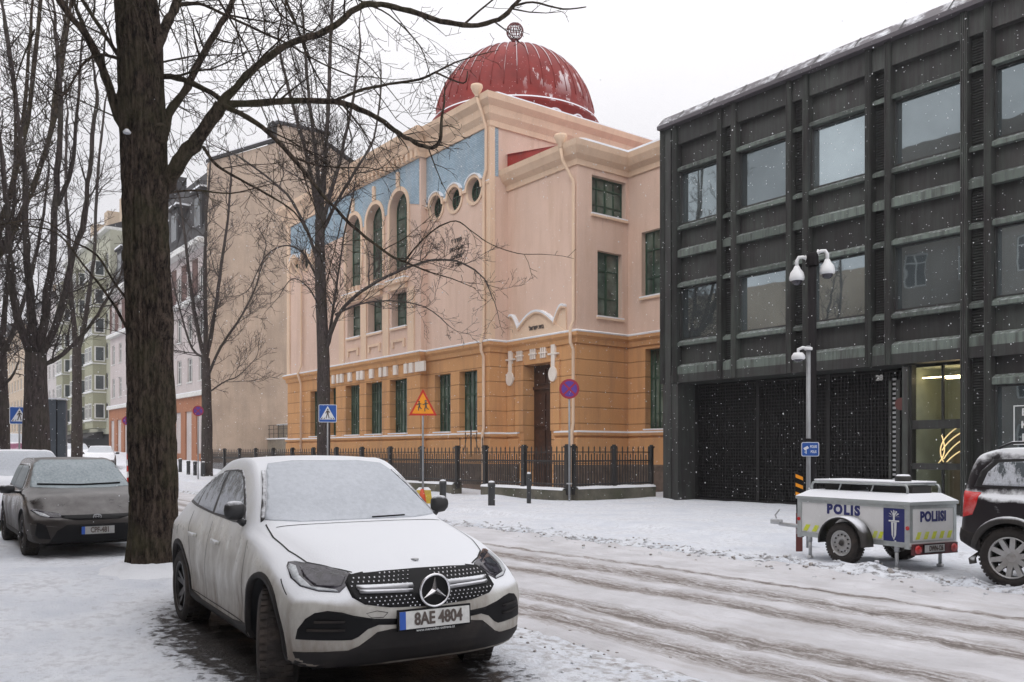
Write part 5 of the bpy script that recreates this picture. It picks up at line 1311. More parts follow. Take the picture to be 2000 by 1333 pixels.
def plate(parent,txt,y,z,x,w=.52,h=.11,rx=0.,bg=(.62,.62,.60),blue=True,face=1,yaw=0.,tx=None,size=None):
    """number plate facing +x at local (x,y,z)"""
    P=bpy.data.objects.new('number_plate',None); 
    cy,sy=math.cos(yaw),math.sin(yaw); cr,sr=math.cos(rx),math.sin(rx)
    def mp(a,b,d):
        yy=a; zz=b*cr; xx=-d*face+b*sr*-face; return (x+xx*cy-yy*sy,y+yy*cy*face if face<0 else y+yy*cy+xx*sy,z+zz)
    m=MB(); m.prism(rect(-w/2-.012,-h/2-.012,w/2+.012,h/2+.012),mp,.006,.02); o=m.build('number_plate',M['black'],parent)
    MB().prism(rect(-w/2,-h/2,w/2,h/2),mp,0,.007).build('plate_face',simple('plate_white',bg,.5,0,.12,14.,dirt=(.4,.38,.33)),o)
    if blue: MB().prism(rect(-w/2,-h/2,-w/2+.045,h/2),mp,-.001,.003).build('country_band',simple('plate_blue',(.02,.09,.42),.5,0,.05),o)
    t=text_mb(txt,size or h*.98,lambda a,b,d:mp(a*(tx or .82)+.025,b,d-.004),.003,bold=.0035); t.build('characters',M['dark_letter'],o)
    return o
# ------------------------------------------------------------------ white coupe SUV in the foreground
CARS='parked cars'
def mir(P): return [(-a,b) for a,b in P]
def coupe():
    K=dict(
     zb=[(-2.365,.46),(-2.1,.34),(-1.7,.27),(0,.25),(1.9,.25),(2.2,.24),(2.365,.27)],
     w=[(-2.365,.84),(-2.15,.91),(-1.4,.945),(-.6,.925),(.5,.925),(1.5,.945),(2.0,.94),(2.25,.925),(2.365,.90)],
     zw=[(-2.365,.72),(-1.4,.74),(0,.66),(1.5,.72),(2.365,.60)],
     zs=[(-2.365,.98),(-1.4,1.0),(0,.93),(1.3,.93),(1.9,.88),(2.2,.80),(2.365,.70)],
     zbl=[(-2.365,1.04),(-1.9,1.13),(-1.0,1.125),(0,1.08),(.9,1.045),(1.5,.985),(1.95,.905),(2.2,.825),(2.365,.725)],
     yb=[(-2.365,.72),(-1.6,.83),(-.6,.84),(.6,.86),(1.0,.875),(1.6,.87),(2.0,.86),(2.365,.82)],
     yr=[(-2.365,.60),(-1.9,.64),(-1.2,.60),(-.4,.625),(.15,.64),(.45,.685),(.95,.755),(1.15,.75),(1.7,.70),(2.1,.66),(2.365,.62)],
     zr=[(-2.365,1.05),(-2.2,1.14),(-1.8,1.29),(-1.2,1.49),(-.6,1.60),(-.1,1.625),(.15,1.595),(.55,1.40),(1.0,1.13),(1.2,1.09),(1.7,1.005),(2.0,.925),(2.2,.845),(2.365,.74)],
     zt=[(-2.365,1.06),(-2.2,1.17),(-1.8,1.34),(-1.2,1.54),(-.6,1.65),(-.1,1.672),(.12,1.66),(.25,1.63),(.6,1.46),(1.0,1.215),(1.12,1.15),(1.3,1.13),(1.7,1.055),(2.0,.965),(2.2,.88),(2.365,.755)],
     nose=[(.2,.07),(.45,.0),(.62,.0),(.9,.06)], tail=[(.4,.0),(1.1,.06)])
    S=Shell(K,2.365,.33,.30,nx=120)
    yaw=R(-5.6); root=empty('parked_car',(-7.50,3.44,gz(-7.5,3.44)-.045),yaw,'snow covered white coupe SUV with a round star badge, nearest car in the foreground','car',CARS)
    return root,S
def build_coupe():
    root,S=coupe(); ax=[(1.53,.37),(-1.37,.37)]
    pm=paint('snow_dusted_white_paint',(.66,.66,.62),1.,.92,(.16,.125,.095),.2,.2,1.2,(.78,.80,.835),2.5,.25,.62,.55)
    S.body('body',pm,root,ax,.37,.435)
    blk=M['black']; fro=frost
    def dec(name,polys,view,mat,parent=root,off=.004,cell=.035,depth=.012,holes=()):
        m=MB()
        for p in polys: S.decal(m,view,p,off,cell,depth,holes)
        return m.build(name,mat,parent)
    # glass, completely snowed over in front, patchy on the flanks
    W=dec('windscreen',[[(-.735,1.17),(-.67,1.30),(-.565,1.545),(-.52,1.60),(-.3,1.625),(.3,1.625),(.52,1.60),(.565,1.545),(.67,1.30),(.735,1.17),(.5,1.155),(-.5,1.155)]],'f',M['frost_glass'],off=.006)
    for sg in (-1,1):
        m=MB(); S.decal(m,'f',[(sg*.765,1.15),(sg*.70,1.31),(sg*.605,1.54),(sg*.575,1.54),(sg*.672,1.31),(sg*.737,1.17)],.008,.04)
        m.build('windscreen_trim',M['black_snow'],W)
    sg_out=[(.74,1.125),(.35,1.12),(-.4,1.14),(-1.1,1.17),(-1.62,1.20),(-1.80,1.235),(-1.5,1.345),(-1.1,1.45),(-.6,1.53),(-.15,1.555),(.05,1.545),(.22,1.48),(.45,1.34)]
    for v in ('s','l'):
        fr_=dec('window_frame',[sg_out],v,M['black_snow'],off=.003)
        ins=lambda P,k=.03:[((x-sum(p[0] for p in P)/len(P))*(1-k)+sum(p[0] for p in P)/len(P),(z-sum(p[1] for p in P)/len(P))*(1-k*2)+sum(p[1] for p in P)/len(P)) for x,z in P]
        g1=[(.60,1.155),(-.33,1.155),(-.36,1.525),(-.12,1.53),(.05,1.52),(.20,1.455),(.40,1.33)]
        g2=[(-.42,1.16),(-1.08,1.19),(-1.16,1.42),(-.8,1.49),(-.43,1.525)]
        g3=[(-1.14,1.195),(-1.60,1.225),(-1.70,1.25),(-1.48,1.33),(-1.22,1.40)]
        dec('side_window',[g1],v,M['patch_glass'],fr_,.006); dec('side_window',[g2],v,M['patch_glass'],fr_,.006); dec('side_window',[g3],v,M['patch_glass'],fr_,.006)
    # front: grille
    gp=[(-.50,.862),(-.25,.874),(0,.877),(.25,.874),(.50,.862),(.548,.815),(.545,.735),(.475,.69),(.31,.662),(0,.648),(-.31,.662),(-.475,.69),(-.545,.735),(-.548,.815)]
    st=MB(); S.decal(st,'f',gp,.005,.03); st.cur=1
    def inside(p,P):
        c=False
        for i in range(len(P)):
            a,b=P[i],P[i-1]
            if (a[1]>p[1])!=(b[1]>p[1]) and p[0]<(b[0]-a[0])*(p[1]-a[1])/(b[1]-a[1])+a[0]: c=not c
        return c
    for j in range(10):
        for i in range(-17,18):
            y=i*.0345+(.017 if j%2 else 0); z=.662+j*.0225
            if abs(z-.765)<.024 and abs(y)>.0: continue
            if y*y+(z-.758)**2<.128**2 or not inside((y*1.04,(z-.758)*1.05+.758),gp): continue
            p,n=S.hit('f',y,z)
            if p is None: continue
            st.add([(p.x+.012,y-.0055,z-.002),(p.x+.012,y+.0055,z-.002),(p.x+.012,y+.0035,z+.005),(p.x+.012,y-.0035,z+.005),(p.x+.004,y-.006,z-.003),(p.x+.004,y+.006,z-.003),(p.x+.004,y+.006,z+.007),(p.x+.004,y-.006,z+.007)],[(0,1,2,3),(0,4,5,1),(1,5,6,2),(2,6,7,3),(3,7,4,0)])
    G=st.build('grille',[blk,M['chrome']],root)
    for sg in (-1,1):
        b=MB(); S.decal(b,'f',[(sg*.11,.785),(sg*.11,.765),(sg*.49,.772),(sg*.49,.79)],.022,.05,.025); S.decal(b,'f',[(sg*.13,.752),(sg*.13,.742),(sg*.485,.752),(sg*.485,.762)],.024,.05,.025); b.build('grille_bar',M['bar_silver'],G)
    p,_=S.hit('f',0,.68); x=p.x+.022
    e=MB(); e.prism(circ(0,.757,.112,32),lambda a,b,d:(x+d,a,b),-.01,.006); bd=e.build('badge',blk,root)
    q=MB(); q.tube([(x+.012,.108*math.cos(t),.757+.108*math.sin(t)) for t in [2*pi*k/40 for k in range(41)]],.0095,8,caps=False)
    for k in range(3):
        a=pi/2+2*pi*k/3; tip=(x+.014,.100*math.cos(a),.757+.100*math.sin(a)); 
        l=(x+.010,.024*math.cos(a+pi/3),.757+.024*math.sin(a+pi/3)); r=(x+.010,.024*math.cos(a-pi/3),.757+.024*math.sin(a-pi/3)); c=(x+.028,0,.757)
        q.add([tip,l,c,r],[(0,1,2),(0,2,3)])
    q.build('star_ring',M['chrome'],bd)
    hb,n=S.hit('t',2.05,.03); MB().lathe([(.028,-.004),(.030,.004),(.02,.007),(0,.007)],tuple(hb),n=20).build('bonnet_badge',M['galv'],root)
    # headlights: bezel, dark lens, white light guide
    hl=[(.822,.905),(.80,.928),(.757,.934),(.60,.906),(.50,.875),(.475,.858),(.545,.80),(.605,.762),(.72,.768),(.81,.795),(.838,.84)]
    li=[(.752,.905),(.60,.878),(.525,.852),(.575,.80),(.625,.785),(.73,.80),(.765,.85)]
    gu=[(.822,.895),(.798,.915),(.772,.905),(.785,.85),(.75,.79),(.62,.774),(.61,.765),(.72,.772),(.802,.798),(.828,.84)]
    for f_ in (mir,list):
        H_=dec('headlight',[f_(hl)],'f',M['lens'],off=.004,cell=.025)
        dec('headlight_lens',[f_(li)],'f',M['lens'],H_,.009,.03); dec('light_guide',[f_(gu)],'f',M['frost_plastic'],H_,.011,.03)
    # bumper openings
    it=[(.868,.462),(.858,.53),(.82,.60),(.77,.64),(.70,.655),(.62,.645),(.55,.622),(.42,.595),(.268,.585),(.268,.545),(.39,.553),(.46,.53),(.52,.48),(.56,.462)]
    for f_ in (mir,list):
        I=dec('air_intake',[f_(it)],'f',blk,off=.004,cell=.03); b=MB()
        for z,y1 in ((.575,.77),(.52,.81)): S.decal(b,'f',f_([(.60,z),(y1,z),(y1,z+.014),(.60,z+.014)]),.02,.04,.02)
        b.build('intake_blade',M['arch'],I)
    low=[(-.875,.375),(-.58,.392),(-.52,.416),(-.40,.505),(-.3,.518),(0,.522)]
    low=low+[(-a,b) for a,b in low[:-1][::-1]]+[(.84,.265),(-.84,.265)]
    dec('lower_bumper',[low],'f',M['arch'],off=.006,cell=.04)
    dec('number_plate_recess',[rect(-.27,.50,.27,.60)],'f',blk,off=.006)
    plate(root,'8AE 4804',0,.572,S.hit('f',0,.572)[0].x+.03,.53,.118,rx=.05,tx=.80)
    p=S.hit('f',0,.50)[0]; t=text_mb('www.mercedes-ostrava.cz',.026,lambda a,b,d:(p.x+.036-d,a*1.05,.500+b),.002); t.build('plate_holder_lettering',M['pale'],root)
    # flank: sill, arch trims, seams, handles
    for v,sg in (('s',-1),('l',1)):
        dec('sill',[[(1.08,.40),(1.07,.262),(-.92,.262),(-.93,.40),(-.5,.36),(.6,.355)]],v,M['arch'],off=.010,depth=.02)
        for cx_ in (1.53,-1.37):
            m=MB(); vs=[];fs=[]
            for k in range(25):
                a=pi*(-.06+1.12*k/24)
                for r_,o in ((.432,-.03),(.432,.012),(.470,.012),(.474,0)):
                    h,n=S.hit(v,cx_+r_*math.cos(a),max(.27,.37+r_*math.sin(a)))
                    h=h if h is not None else Vector((cx_+r_*math.cos(a),sg*.9,.37+r_*math.sin(a))); n=Vector((0,sg,0)); vs.append(h+n*o)
            for k in range(24):
                for j in range(3): fs.append((k*4+j,k*4+4+j,k*4+5+j,k*4+1+j))
            m.add(vs,fs,True); m.build('wheel_arch_trim',M['arch'],root)
        s=MB()
        for L in ([(.98,1.02),(1.02,.80),(.98,.55),(.93,.41)],[(-.30,1.08),(-.28,.8),(-.30,.39)],[(-1.14,1.13),(-1.02,.95),(-.90,.78),(-.86,.6),(-.93,.42)],[(.95,.39),(-.9,.40)]): S.seam(s,v,L)
        s.build('door_seam',M['dark'],root)
        for x in (.02,-.82):
            h=MB(); S.decal(h,v,[(x-.11,.905),(x+.11,.905),(x+.11,.94),(x-.11,.94)],.03,.05,.025); h.build('door_handle',pm,root)
    s=MB()
    for sg in (-1,1): S.seam(s,'t',[(1.0,sg*.745),(1.28,sg*.77),(1.60,sg*.755),(1.83,sg*.70),(2.0,sg*.58),(2.105,sg*.47)],.010)
    for f_ in (mir,list): S.seam(s,'f',f_([(.50,.875),(.48,.86),(.40,.872)]),.008)
    S.seam(s,'t',[(1.12,-.70),(1.16,-.35),(1.18,0),(1.16,.35),(1.12,.70)],.012)
    for sg in (-1,1):
        v='s' if sg<0 else 'l'; S.seam(s,v,[(1.86,.83),(2.0,.74)],.006)
    s.build('bonnet_seam',M['dark'],root)
    for f_ in (mir,): 
        m=MB(); S.seam(m,'f',f_([(.33,.63),(.36,.60),(.44,.603),(.47,.632),(.40,.645),(.33,.63)]),.004); m.build('tow_eye_cover_seam',M['dark'],root)
    # mirrors
    for sg in (-1,1):
        m=MB(); c=Vector((.70,sg*.91,1.235))
        prof=[(.002,-.085),(.045,-.078),(.072,-.05),(.080,0),(.072,.05),(.045,.078),(.002,.085)]
        m.lathe(prof,n=20,axis='y'); m.v=[(c.x+x*(.75 if x>0 else .35),c.y+y,c.z+z*.98) for x,y,z in m.v]
        m.tube([(.68,sg*.80,1.12),(.70,sg*.85,1.14),(.70,sg*.88,1.17)],[.035,.03,.03],8)
        m.build('mirror',M['black_snow'],root)
    w=MB(); S_=lambda y,z:S.hit('f',y,z)[0]
    w.tube([S_(.10+.06*k,1.166+.001*k)+Vector((.015,0,.006)) for k in range(6)],.006,6); w.build('wiper',blk,root)
    for sx,(x,z) in (('f',ax[0]),('r',ax[1])):
        for sg in (-1,1): wheel(root,x,sg*.80,.37,.265,.245,5,M['rim_black'],steer=R(-20) if sx=='f' else 0,out=sg,dbl=True)
    for sg in (-1,1):
        m=MB(); S.decal(m,'r',[(sg*.35,.93),(sg*.80,.95),(sg*.80,.87),(sg*.35,.88)],.006); m.build('tail_light',M['red_light'],root)
    u=MB(); u.box(-1.9,-.7,.2,1.95,.7,.30); u.build('underbody',M['dark'],root)
def patchglass():
    m,nt,b=newmat('side_glass_with_snow_streaks'); v=coord(nt); n=noi(nt,coord(nt,(1,1,.45)),11,6,.75); n2=noi(nt,v,50,3)
    sp=nt.nodes.new('ShaderNodeSeparateXYZ'); nt.links.new(v,sp.inputs[0])
    f=val(nt,mth(nt,'ADD',n,mth(nt,'MULTIPLY',val(nt,sp.outputs[2],1.1,1.45,1,0),.25)),.50,.60)
    f=mth(nt,'MULTIPLY',f,val(nt,n2,.3,.6,.7,1)); c=mixc(nt,f,(.10,.115,.125),(.58,.61,.66)); nt.links.new(c,b.inputs['Base Color']); nt.links.new(val(nt,f,0,1,.25,.8),b.inputs['Roughness']); bump(nt,b,n,.3,.01); return m
def frostmat(name,c0,c1,s=22,r=.75):
    m,nt,b=newmat(name); v=coord(nt); n=noi(nt,v,s,6,.7); n2=noi(nt,v,1.6,4)
    nt.links.new(ramp(nt,mth(nt,'ADD',mth(nt,'MULTIPLY',n,.6),mth(nt,'MULTIPLY',n2,.4)),[(.38,c0),(.6,c1)]),b.inputs['Base Color']); b.inputs['Roughness'].default_value=r; b.inputs['Specular IOR Level'].default_value=.3; bump(nt,b,n,.3,.008); return m
M['patch_glass']=patchglass(); M['frost_glass']=frostmat('snowed_over_windscreen',(.46,.49,.53),(.56,.59,.635))
M['frost_plastic']=frostmat('frosted_light_guide',(.35,.37,.39),(.6,.62,.64),30,.5); frost=None
M['grey_frost']=frostmat('half_frosted_glass',(.22,.27,.29),(.38,.43,.46),26,.5)
M['lens']=glass('dark_headlight_lens',(.035,.032,.042),.1,.5,.6,20); M['red_light']=simple('red_tail_lamp',(.55,.012,.012),.2,0,.2,9,dirt=(.5,.3,.3))
M['black_snow']=snow_over(simple('black_trim_with_snow',(.015,.015,.016),.45),.55,1.0,16,.9)
M['bar_silver']=snow_over(simple('satin_silver_bar',(.30,.30,.31),.35,.7),.4,.9,20,.6)
build_coupe()
# ------------------------------------------------------------------ generic hatchback / estate shells
def hatchK(L,w,h,belt,hood,cow,wsx,rear,nose=.62,bot=.2,tail=None):
    """L half length, cow: x of windscreen foot, wsx: x of windscreen head, rear: x where the roof ends"""
    return dict(zb=[(-L,bot+.18),(-L+.4,bot),(L-.5,bot),(L,bot+.03)],
     w=[(-L,w*.90),(-L+.5,w*.985),(0,w*.985),(L-.8,w),(L-.15,w*.97),(L,w*.93)],
     zw=[(-L,.62),(0,.6),(L,.5)], zs=[(-L,belt-.10),(0,belt-.09),(cow,belt-.09),(L-.3,hood-.19),(L,nose-.1)],
     zbl=[(-L,belt),(0,belt-.02),(cow,hood-.04),(L-.5,hood-.11),(L-.15,nose+.03),(L,nose-.06)],
     yb=[(-L,w*.84),(0,w*.92),(cow,w*.93),(L,w*.86)],
     yr=[(-L,w*.70),(rear,w*.66),(wsx,w*.66),(cow,w*.80),(L,w*.68)],
     zr=[(-L,belt+.02),(-L+.12,belt+.10 if tail is None else tail),(rear,h-.06),((rear+wsx)/2,h-.035),(wsx,h-.07),(cow,hood+.02),(L-.5,hood-.06),(L-.12,nose+.06),(L,nose-.03)],
     zt=[(-L,belt+.03),(-L+.12,belt+.13 if tail is None else tail+.03),(rear,h-.02),((rear+wsx)/2,h),(wsx,h-.02),(cow,hood+.04),(cow+.15,hood+.03),(L-.5,hood-.02),(L-.14,nose+.08),(L,nose-.02)],
     nose=[(.2,.06),(.4,0),(.6,.02),(hood,.10)])
def small_car(label,loc,yaw,L,w,h,belt,hood,cow,wsx,rear,pm,glassm,platetxt=None,detail=True,rimm='rim_silver',rw=.33,group=CARS,side_glass='patch_glass',snow_screen=True):
    K=hatchK(L,w,h,belt,hood,cow,wsx,rear); S=Shell(K,L,.30,.22,nx=70); root=empty('parked_car',loc,yaw,label,'car',group)
    ax=[(L-.88,rw),(-L+.80,rw)]; S.body('body',pm,root,ax,rw,rw+.05,yin=w-.38)
    def dec(name,poly,view,mat,parent=root,off=.004,cell=.05,depth=.012):
        m=MB(); S.decal(m,view,poly,off,cell,depth); return m.build(name,mat,parent)
    zt=h-.045; zb_=hood+.05
    dec('windscreen',[(-w*.80,zb_),(-w*.66,zt-.06),(-w*.55,zt),(w*.55,zt),(w*.66,zt-.06),(w*.80,zb_),(w*.4,zb_-.02),(-w*.4,zb_-.02)],'f',glassm,off=.006)
    dec('rear_window',[(-w*.68,belt+.12),(-w*.58,h-.1),(w*.58,h-.1),(w*.68,belt+.12)],'r',glassm)
    for v in ('s','l'):
        f=dec('window_frame',[(cow-.25,belt+.02),(rear-.45,belt+.06),(rear-.25,h-.20),(rear+.1,h-.11),(wsx-.1,h-.10),(wsx+.15,h-.16)],v,M['black_snow'],off=.003)
        a=cow-.42;b=rear-.35; m1=(a+b)/2
        dec('side_window',[(a,belt+.055),(m1+.04,belt+.06),(m1+.04,h-.14),(wsx-.08,h-.14),(wsx+.1,h-.19)],v,M[side_glass],f,.006)
        dec('side_window',[(m1-.03,belt+.06),(b,belt+.09),(b+.15,h-.2),(rear+.2,h-.145),(m1-.03,h-.14)],v,M[side_glass],f,.006)
        s=MB()
        for X_ in (cow-.15,m1,b+.25): S.seam(s,v,[(X_,belt),(X_,bot_+.12)] if False else [(X_,belt-.01),(X_-.02,.32)])
        s.build('door_seam',M['dark'],root); dec('sill',[(L-1.35,.34),(L-1.35,.22),(-L+1.3,.22),(-L+1.3,.34)],v,M['arch'],off=.006)
    for sg in (-1,1):
        m=MB(); m.lathe([(.002,-.11),(.07,-.09),(.085,0),(.07,.09),(.002,.11)],n=14,axis='y'); m.v=[(cow-.30+x*.6,sg*(w+.11)+y,belt+.05+z*.85) for x,y,z in m.v]
        m.tube([(cow-.3,sg*w*.9,belt),(cow-.3,sg*(w+.05),belt+.01)],.025,6); m.build('mirror',M['black_snow'],root)
    for i,(x,z) in enumerate(ax):
        for sg in (-1,1): wheel(root,x,sg*(w-.125),rw,.22,rw*.63,5,M[rimm],out=sg,dbl=True)
    MB().box(-L+.5,-.6,.17,L-.45,.6,.24).build('underbody',M['dark'],root)
    return root,S,dec
bot_=0
def toyota():
    pm=paint('dirty_bronze_grey_paint',(.026,.022,.021),.55,.5,(.05,.04,.034),.2,.2,.9,(.38,.37,.365),4.,.55,1.15,.9,.3)
    r,S,dec=small_car('dirty bronze grey hatchback with frosted windscreen, half hidden by the big trunk',(-16.15,3.02,gz(-16,3)-.02),R(-2),2.22,.90,1.47,.93,.96,.98,.10,-1.35,pm,M['grey_frost'],rimm='rim_black',side_glass='grey_frost')
    blk=M['black']
    dec('lower_grille',[(-.62,.24),(-.52,.42),(-.40,.50),(.40,.50),(.52,.42),(.62,.24)],'f',blk,off=.008)
    up=dec('upper_grille',[(-.46,.60),(-.30,.565),(.30,.565),(.46,.60),(.46,.63),(-.46,.63)],'f',blk,off=.008)
    for f_ in (mir,list):
        a=dec('headlight',f_([(.46,.655),(.62,.685),(.78,.725),(.82,.70),(.72,.635),(.60,.60),(.46,.60)]),'f',M['lens'],off=.006,cell=.03)
        dec('light_guide',f_([(.66,.655),(.76,.69),(.79,.69),(.72,.635),(.62,.605),(.60,.615)]),'f',M['frost_plastic'],a,.010,.03)
        dec('bumper_vent',f_([(.60,.30),(.66,.50),(.76,.54),(.79,.36),(.74,.30)]),'f',blk,off=.006,cell=.03)
    p=S.hit('f',0,.60)[0]; q=MB(); q.tube([(p.x+.025,.055*math.cos(t),.605+.035*math.sin(t)) for t in [2*pi*k/24 for k in range(25)]],.006,6,caps=False); q.tube([(p.x+.025,.022*math.cos(t),.605+.033*math.sin(t)) for t in [2*pi*k/24 for k in range(25)]],.005,6,caps=False); q.tube([(p.x+.025,.05*math.cos(t),.622+.014*math.sin(t)) for t in [2*pi*k/24 for k in range(25)]],.005,6,caps=False); q.build('badge',M['galv'],r)
    plate(r,'CPF-481',0,.415,S.hit('f',0,.44)[0].x+.03,.44,.11,bg=(.36,.36,.35),tx=.68)
    w=MB(); hit=lambda y,z:S.hit('f',y,z)[0]+Vector((.025,0,.012)); w.tube([hit(-.62+.12*k,1.025+.004*abs(k-5)) for k in range(11)],.014,6); w.build('wiper',blk,r)
toyota()
snowc_paint=paint('car_buried_in_snow',(.5,.5,.5),1.,.3,(.3,.3,.3),.5,.2,.6,SNOWC,3.,-.3,.25,.4)
dark_paint=paint('black_car_paint',(.02,.02,.022),1.,.6,(.12,.1,.09),.35,.2,.7,SNOWC,3.,.25,.6,.5)
def others():
    g=CARS
    small_car('car buried in white snow parked behind the brown hatchback',(-21.75,3.02,gz(-21,3)-.02),R(0),2.25,.90,1.62,1.02,1.04,1.1,.35,-1.5,snowc_paint,M['frost_glass'],rimm='rim_black')
    small_car('dark saloon with snow on bonnet and windscreen, on the far side up the street',(-60.2,12.9,gz(-60,13)),R(-14),2.2,.90,1.45,.93,.98,.98,.15,-1.3,dark_paint,M['frost_glass'])
    small_car('snow covered pale car parked beyond the dark saloon',(-67.5,12.9,gz(-67,13)),R(-8),2.2,.88,1.45,.93,.98,.98,.15,-1.3,snowc_paint,M['frost_glass'])
    small_car('snow capped small car farthest up the street on the far side',(-74.5,13.0,gz(-74,13)),R(-8),2.1,.86,1.5,.95,.98,.98,.15,-1.3,dark_paint,M['frost_glass'])
    pur=paint('faded_magenta_van_paint',(.22,.06,.12),.8,.4,(.2,.15,.15),.45,.2,.7,SNOWC,3.,.6,.9,.5)
    x,y,_=atd(22,885,70); small_car('magenta van parked far up the street at the left edge',(x,y,gz(x,y)),R(-2),2.4,.95,1.95,1.15,1.2,1.5,1.0,-2.1,pur,M['frost_glass'])
    x,y,_=atd(-8,885,47); small_car('snow covered pale car left of the magenta van',(x,y,gz(x,y)),R(-2),2.2,.9,1.5,.93,.98,.98,.15,-1.3,snowc_paint,M['frost_glass'])
others()
# ------------------------------------------------------------------ dark off-roader at the right edge (rear half in view)
def suv():
    L=2.25; w=.955
    K=dict(zb=[(-L,.50),(-L+.25,.36),(-1.,.30),(L-.5,.30),(L,.36)],
     w=[(-L,.86),(-L+.25,.93),(-L+.9,w),(0,.93),(1.4,w),(L-.2,.93),(L,.88)],
     zw=[(-L,.70),(0,.72),(L,.65)],zs=[(-L,1.08),(0,1.04),(1.0,1.04),(L-.3,.98),(L,.82)],
     zbl=[(-L,1.14),(0,1.10),(1.,1.07),(L-.3,1.02),(L,.86)],yb=[(-L,.80),(0,.86),(1,.87),(L,.82)],
     yr=[(-L,.74),(-L+.3,.70),(0,.70),(.35,.70),(1.1,.78),(L,.72)],
     zr=[(-L,1.16),(-L+.10,1.42),(-L+.24,1.585),(-L+.5,1.64),(0,1.67),(.35,1.64),(1.1,1.14),(L-.3,1.06),(L,.88)],
     zt=[(-L,1.17),(-L+.08,1.44),(-L+.2,1.63),(-L+.5,1.70),(0,1.72),(.35,1.69),(1.1,1.16),(1.3,1.13),(L-.3,1.09),(L,.89)],tail=[(.3,.10),(.5,-.02),(.75,.02),(1.1,.03),(1.7,.0)])
    S=Shell(K,L,.28,.20,nx=90); yaw=R(1.5); rx,ry=-4.86,11.22
    root=empty('parked_car',(rx+1.60,ry+.90,gz(-4,12)+.02),yaw,'black off-roader under patchy snow with red tail lamp, cut by the right edge','car',CARS)
    pm=paint('black_metallic_paint_with_snow',(.012,.009,.012),1.,.5,(.07,.058,.05),.3,.25,.8,(.72,.74,.77),5.,.28,.62,1.25)
    ax=[(1.24,.365),(-1.52,.365)]; S.body('body',pm,root,ax,.365,.425,yin=.55)
    def dec(name,poly,view,mat,parent=root,off=.004,cell=.045,depth=.012):
        m=MB(); S.decal(m,view,poly,off,cell,depth); return m.build(name,mat,parent)
    for v,sg in (('s',-1),('l',1)):
        f=dec('window_frame',[(.75,1.17),(-2.0,1.20),(-1.93,1.40),(-1.78,1.55),(-.3,1.60),(.25,1.58)],v,M['black_snow'],off=.003)
        dec('side_window',[(-.98,1.22),(-1.90,1.23),(-1.84,1.39),(-1.72,1.51),(-1.0,1.55)],v,M['patch_suv'],f,.006)
        dec('side_window',[(-.02,1.21),(-.90,1.215),(-.92,1.555),(-.05,1.575)],v,M['patch_suv'],f,.006)
        dec('side_window',[(.62,1.20),(.05,1.21),(.02,1.575),(.22,1.56)],v,M['patch_suv'],f,.006)
        dec('tail_light',[(-2.10,1.15),(-1.90,1.13),(-1.93,.98),(-1.98,.86),(-2.12,.82)],v,M['red_light'],off=.012,cell=.03)
        dec('sill',[(.78,.46),(.78,.33),(-.95,.33),(-.95,.46)],v,M['arch'],off=.008)
        dec('rear_bumper_corner',[(-1.88,.62),(-1.86,.42),(-2.16,.52),(-2.17,.68)],v,M['arch'],off=.012,cell=.03)
        for cx_ in (1.24,-1.52):
            m=MB(); vs=[];fs=[]
            for k in range(25):
                a=pi*(-.08+1.16*k/24)
                for r_,o in ((.42,-.03),(.42,.03),(.49,.025),(.50,0)):
                    h,n=S.hit(v,cx_+r_*math.cos(a),max(.34,.365+r_*math.sin(a))); h=h if h is not None else Vector((cx_+r_*math.cos(a),sg*.9,.365+r_*math.sin(a))); vs.append(h+Vector((0,sg*o,0)))
            for k in range(24):
                for j in range(3): fs.append((k*4+j,k*4+4+j,k*4+5+j,k*4+1+j))
            m.add(vs,fs,True); m.build('wheel_arch_trim',M['arch_snow'],root)
        s=MB()
        for P_ in ([(-.94,1.18),(-.95,.9),(-.92,.50)],[(-.02,1.18),(-.02,.47)],[(.80,1.1),(.80,.48)]): S.seam(s,v,P_)
        s.build('door_seam',M['dark'],root)
        m=MB(); m.tube([(-1.75,sg*.66,1.69),(-1.6,sg*.66,1.755),(0.,sg*.66,1.785),(.3,sg*.66,1.72)],.018,8); m.build('roof_rail',M['black_snow'],root)
        m=MB(); m.lathe([(.002,-.11),(.08,-.09),(.1,0),(.08,.09),(.002,.11)],n=14,axis='y'); m.v=[(.78+x*.6,sg*1.08+y,1.2+z) for x,y,z in m.v]; m.tube([(.78,sg*.85,1.14),(.78,sg*1.0,1.16)],.03,6); m.build('mirror',M['black_snow'],root)
        for x,z in ax: wheel(root,x,sg*.825,.365,.235,.25,10,M['rim_silver'],out=sg)
    dec('windscreen',[(-.74,1.17),(-.62,1.62),(.62,1.62),(.74,1.17)],'f',M['frost_glass']); dec('rear_window',[(-.66,1.20),(-.6,1.56),(.6,1.56),(.66,1.20)],'r',M['patch_glass'])
    dec('grille',[(-.5,.72),(-.5,.86),(.5,.86),(.5,.72)],'f',M['black'])
    for f_ in (mir,list): dec('headlight',f_([(.55,.76),(.80,.80),(.84,.92),(.55,.88)]),'f',M['lens'])
    MB().box(-1.9,-.6,.24,1.8,.6,.34).build('underbody',M['dark'],root)
M['arch_snow']=snow_over(simple('black_arch_with_snow',(.025,.023,.022),.7,0,.2,6,dirt=(.09,.075,.065)),.35,.7,9,.5,(.72,.74,.77))
M['patch_suv']=M['patch_glass']
suv()
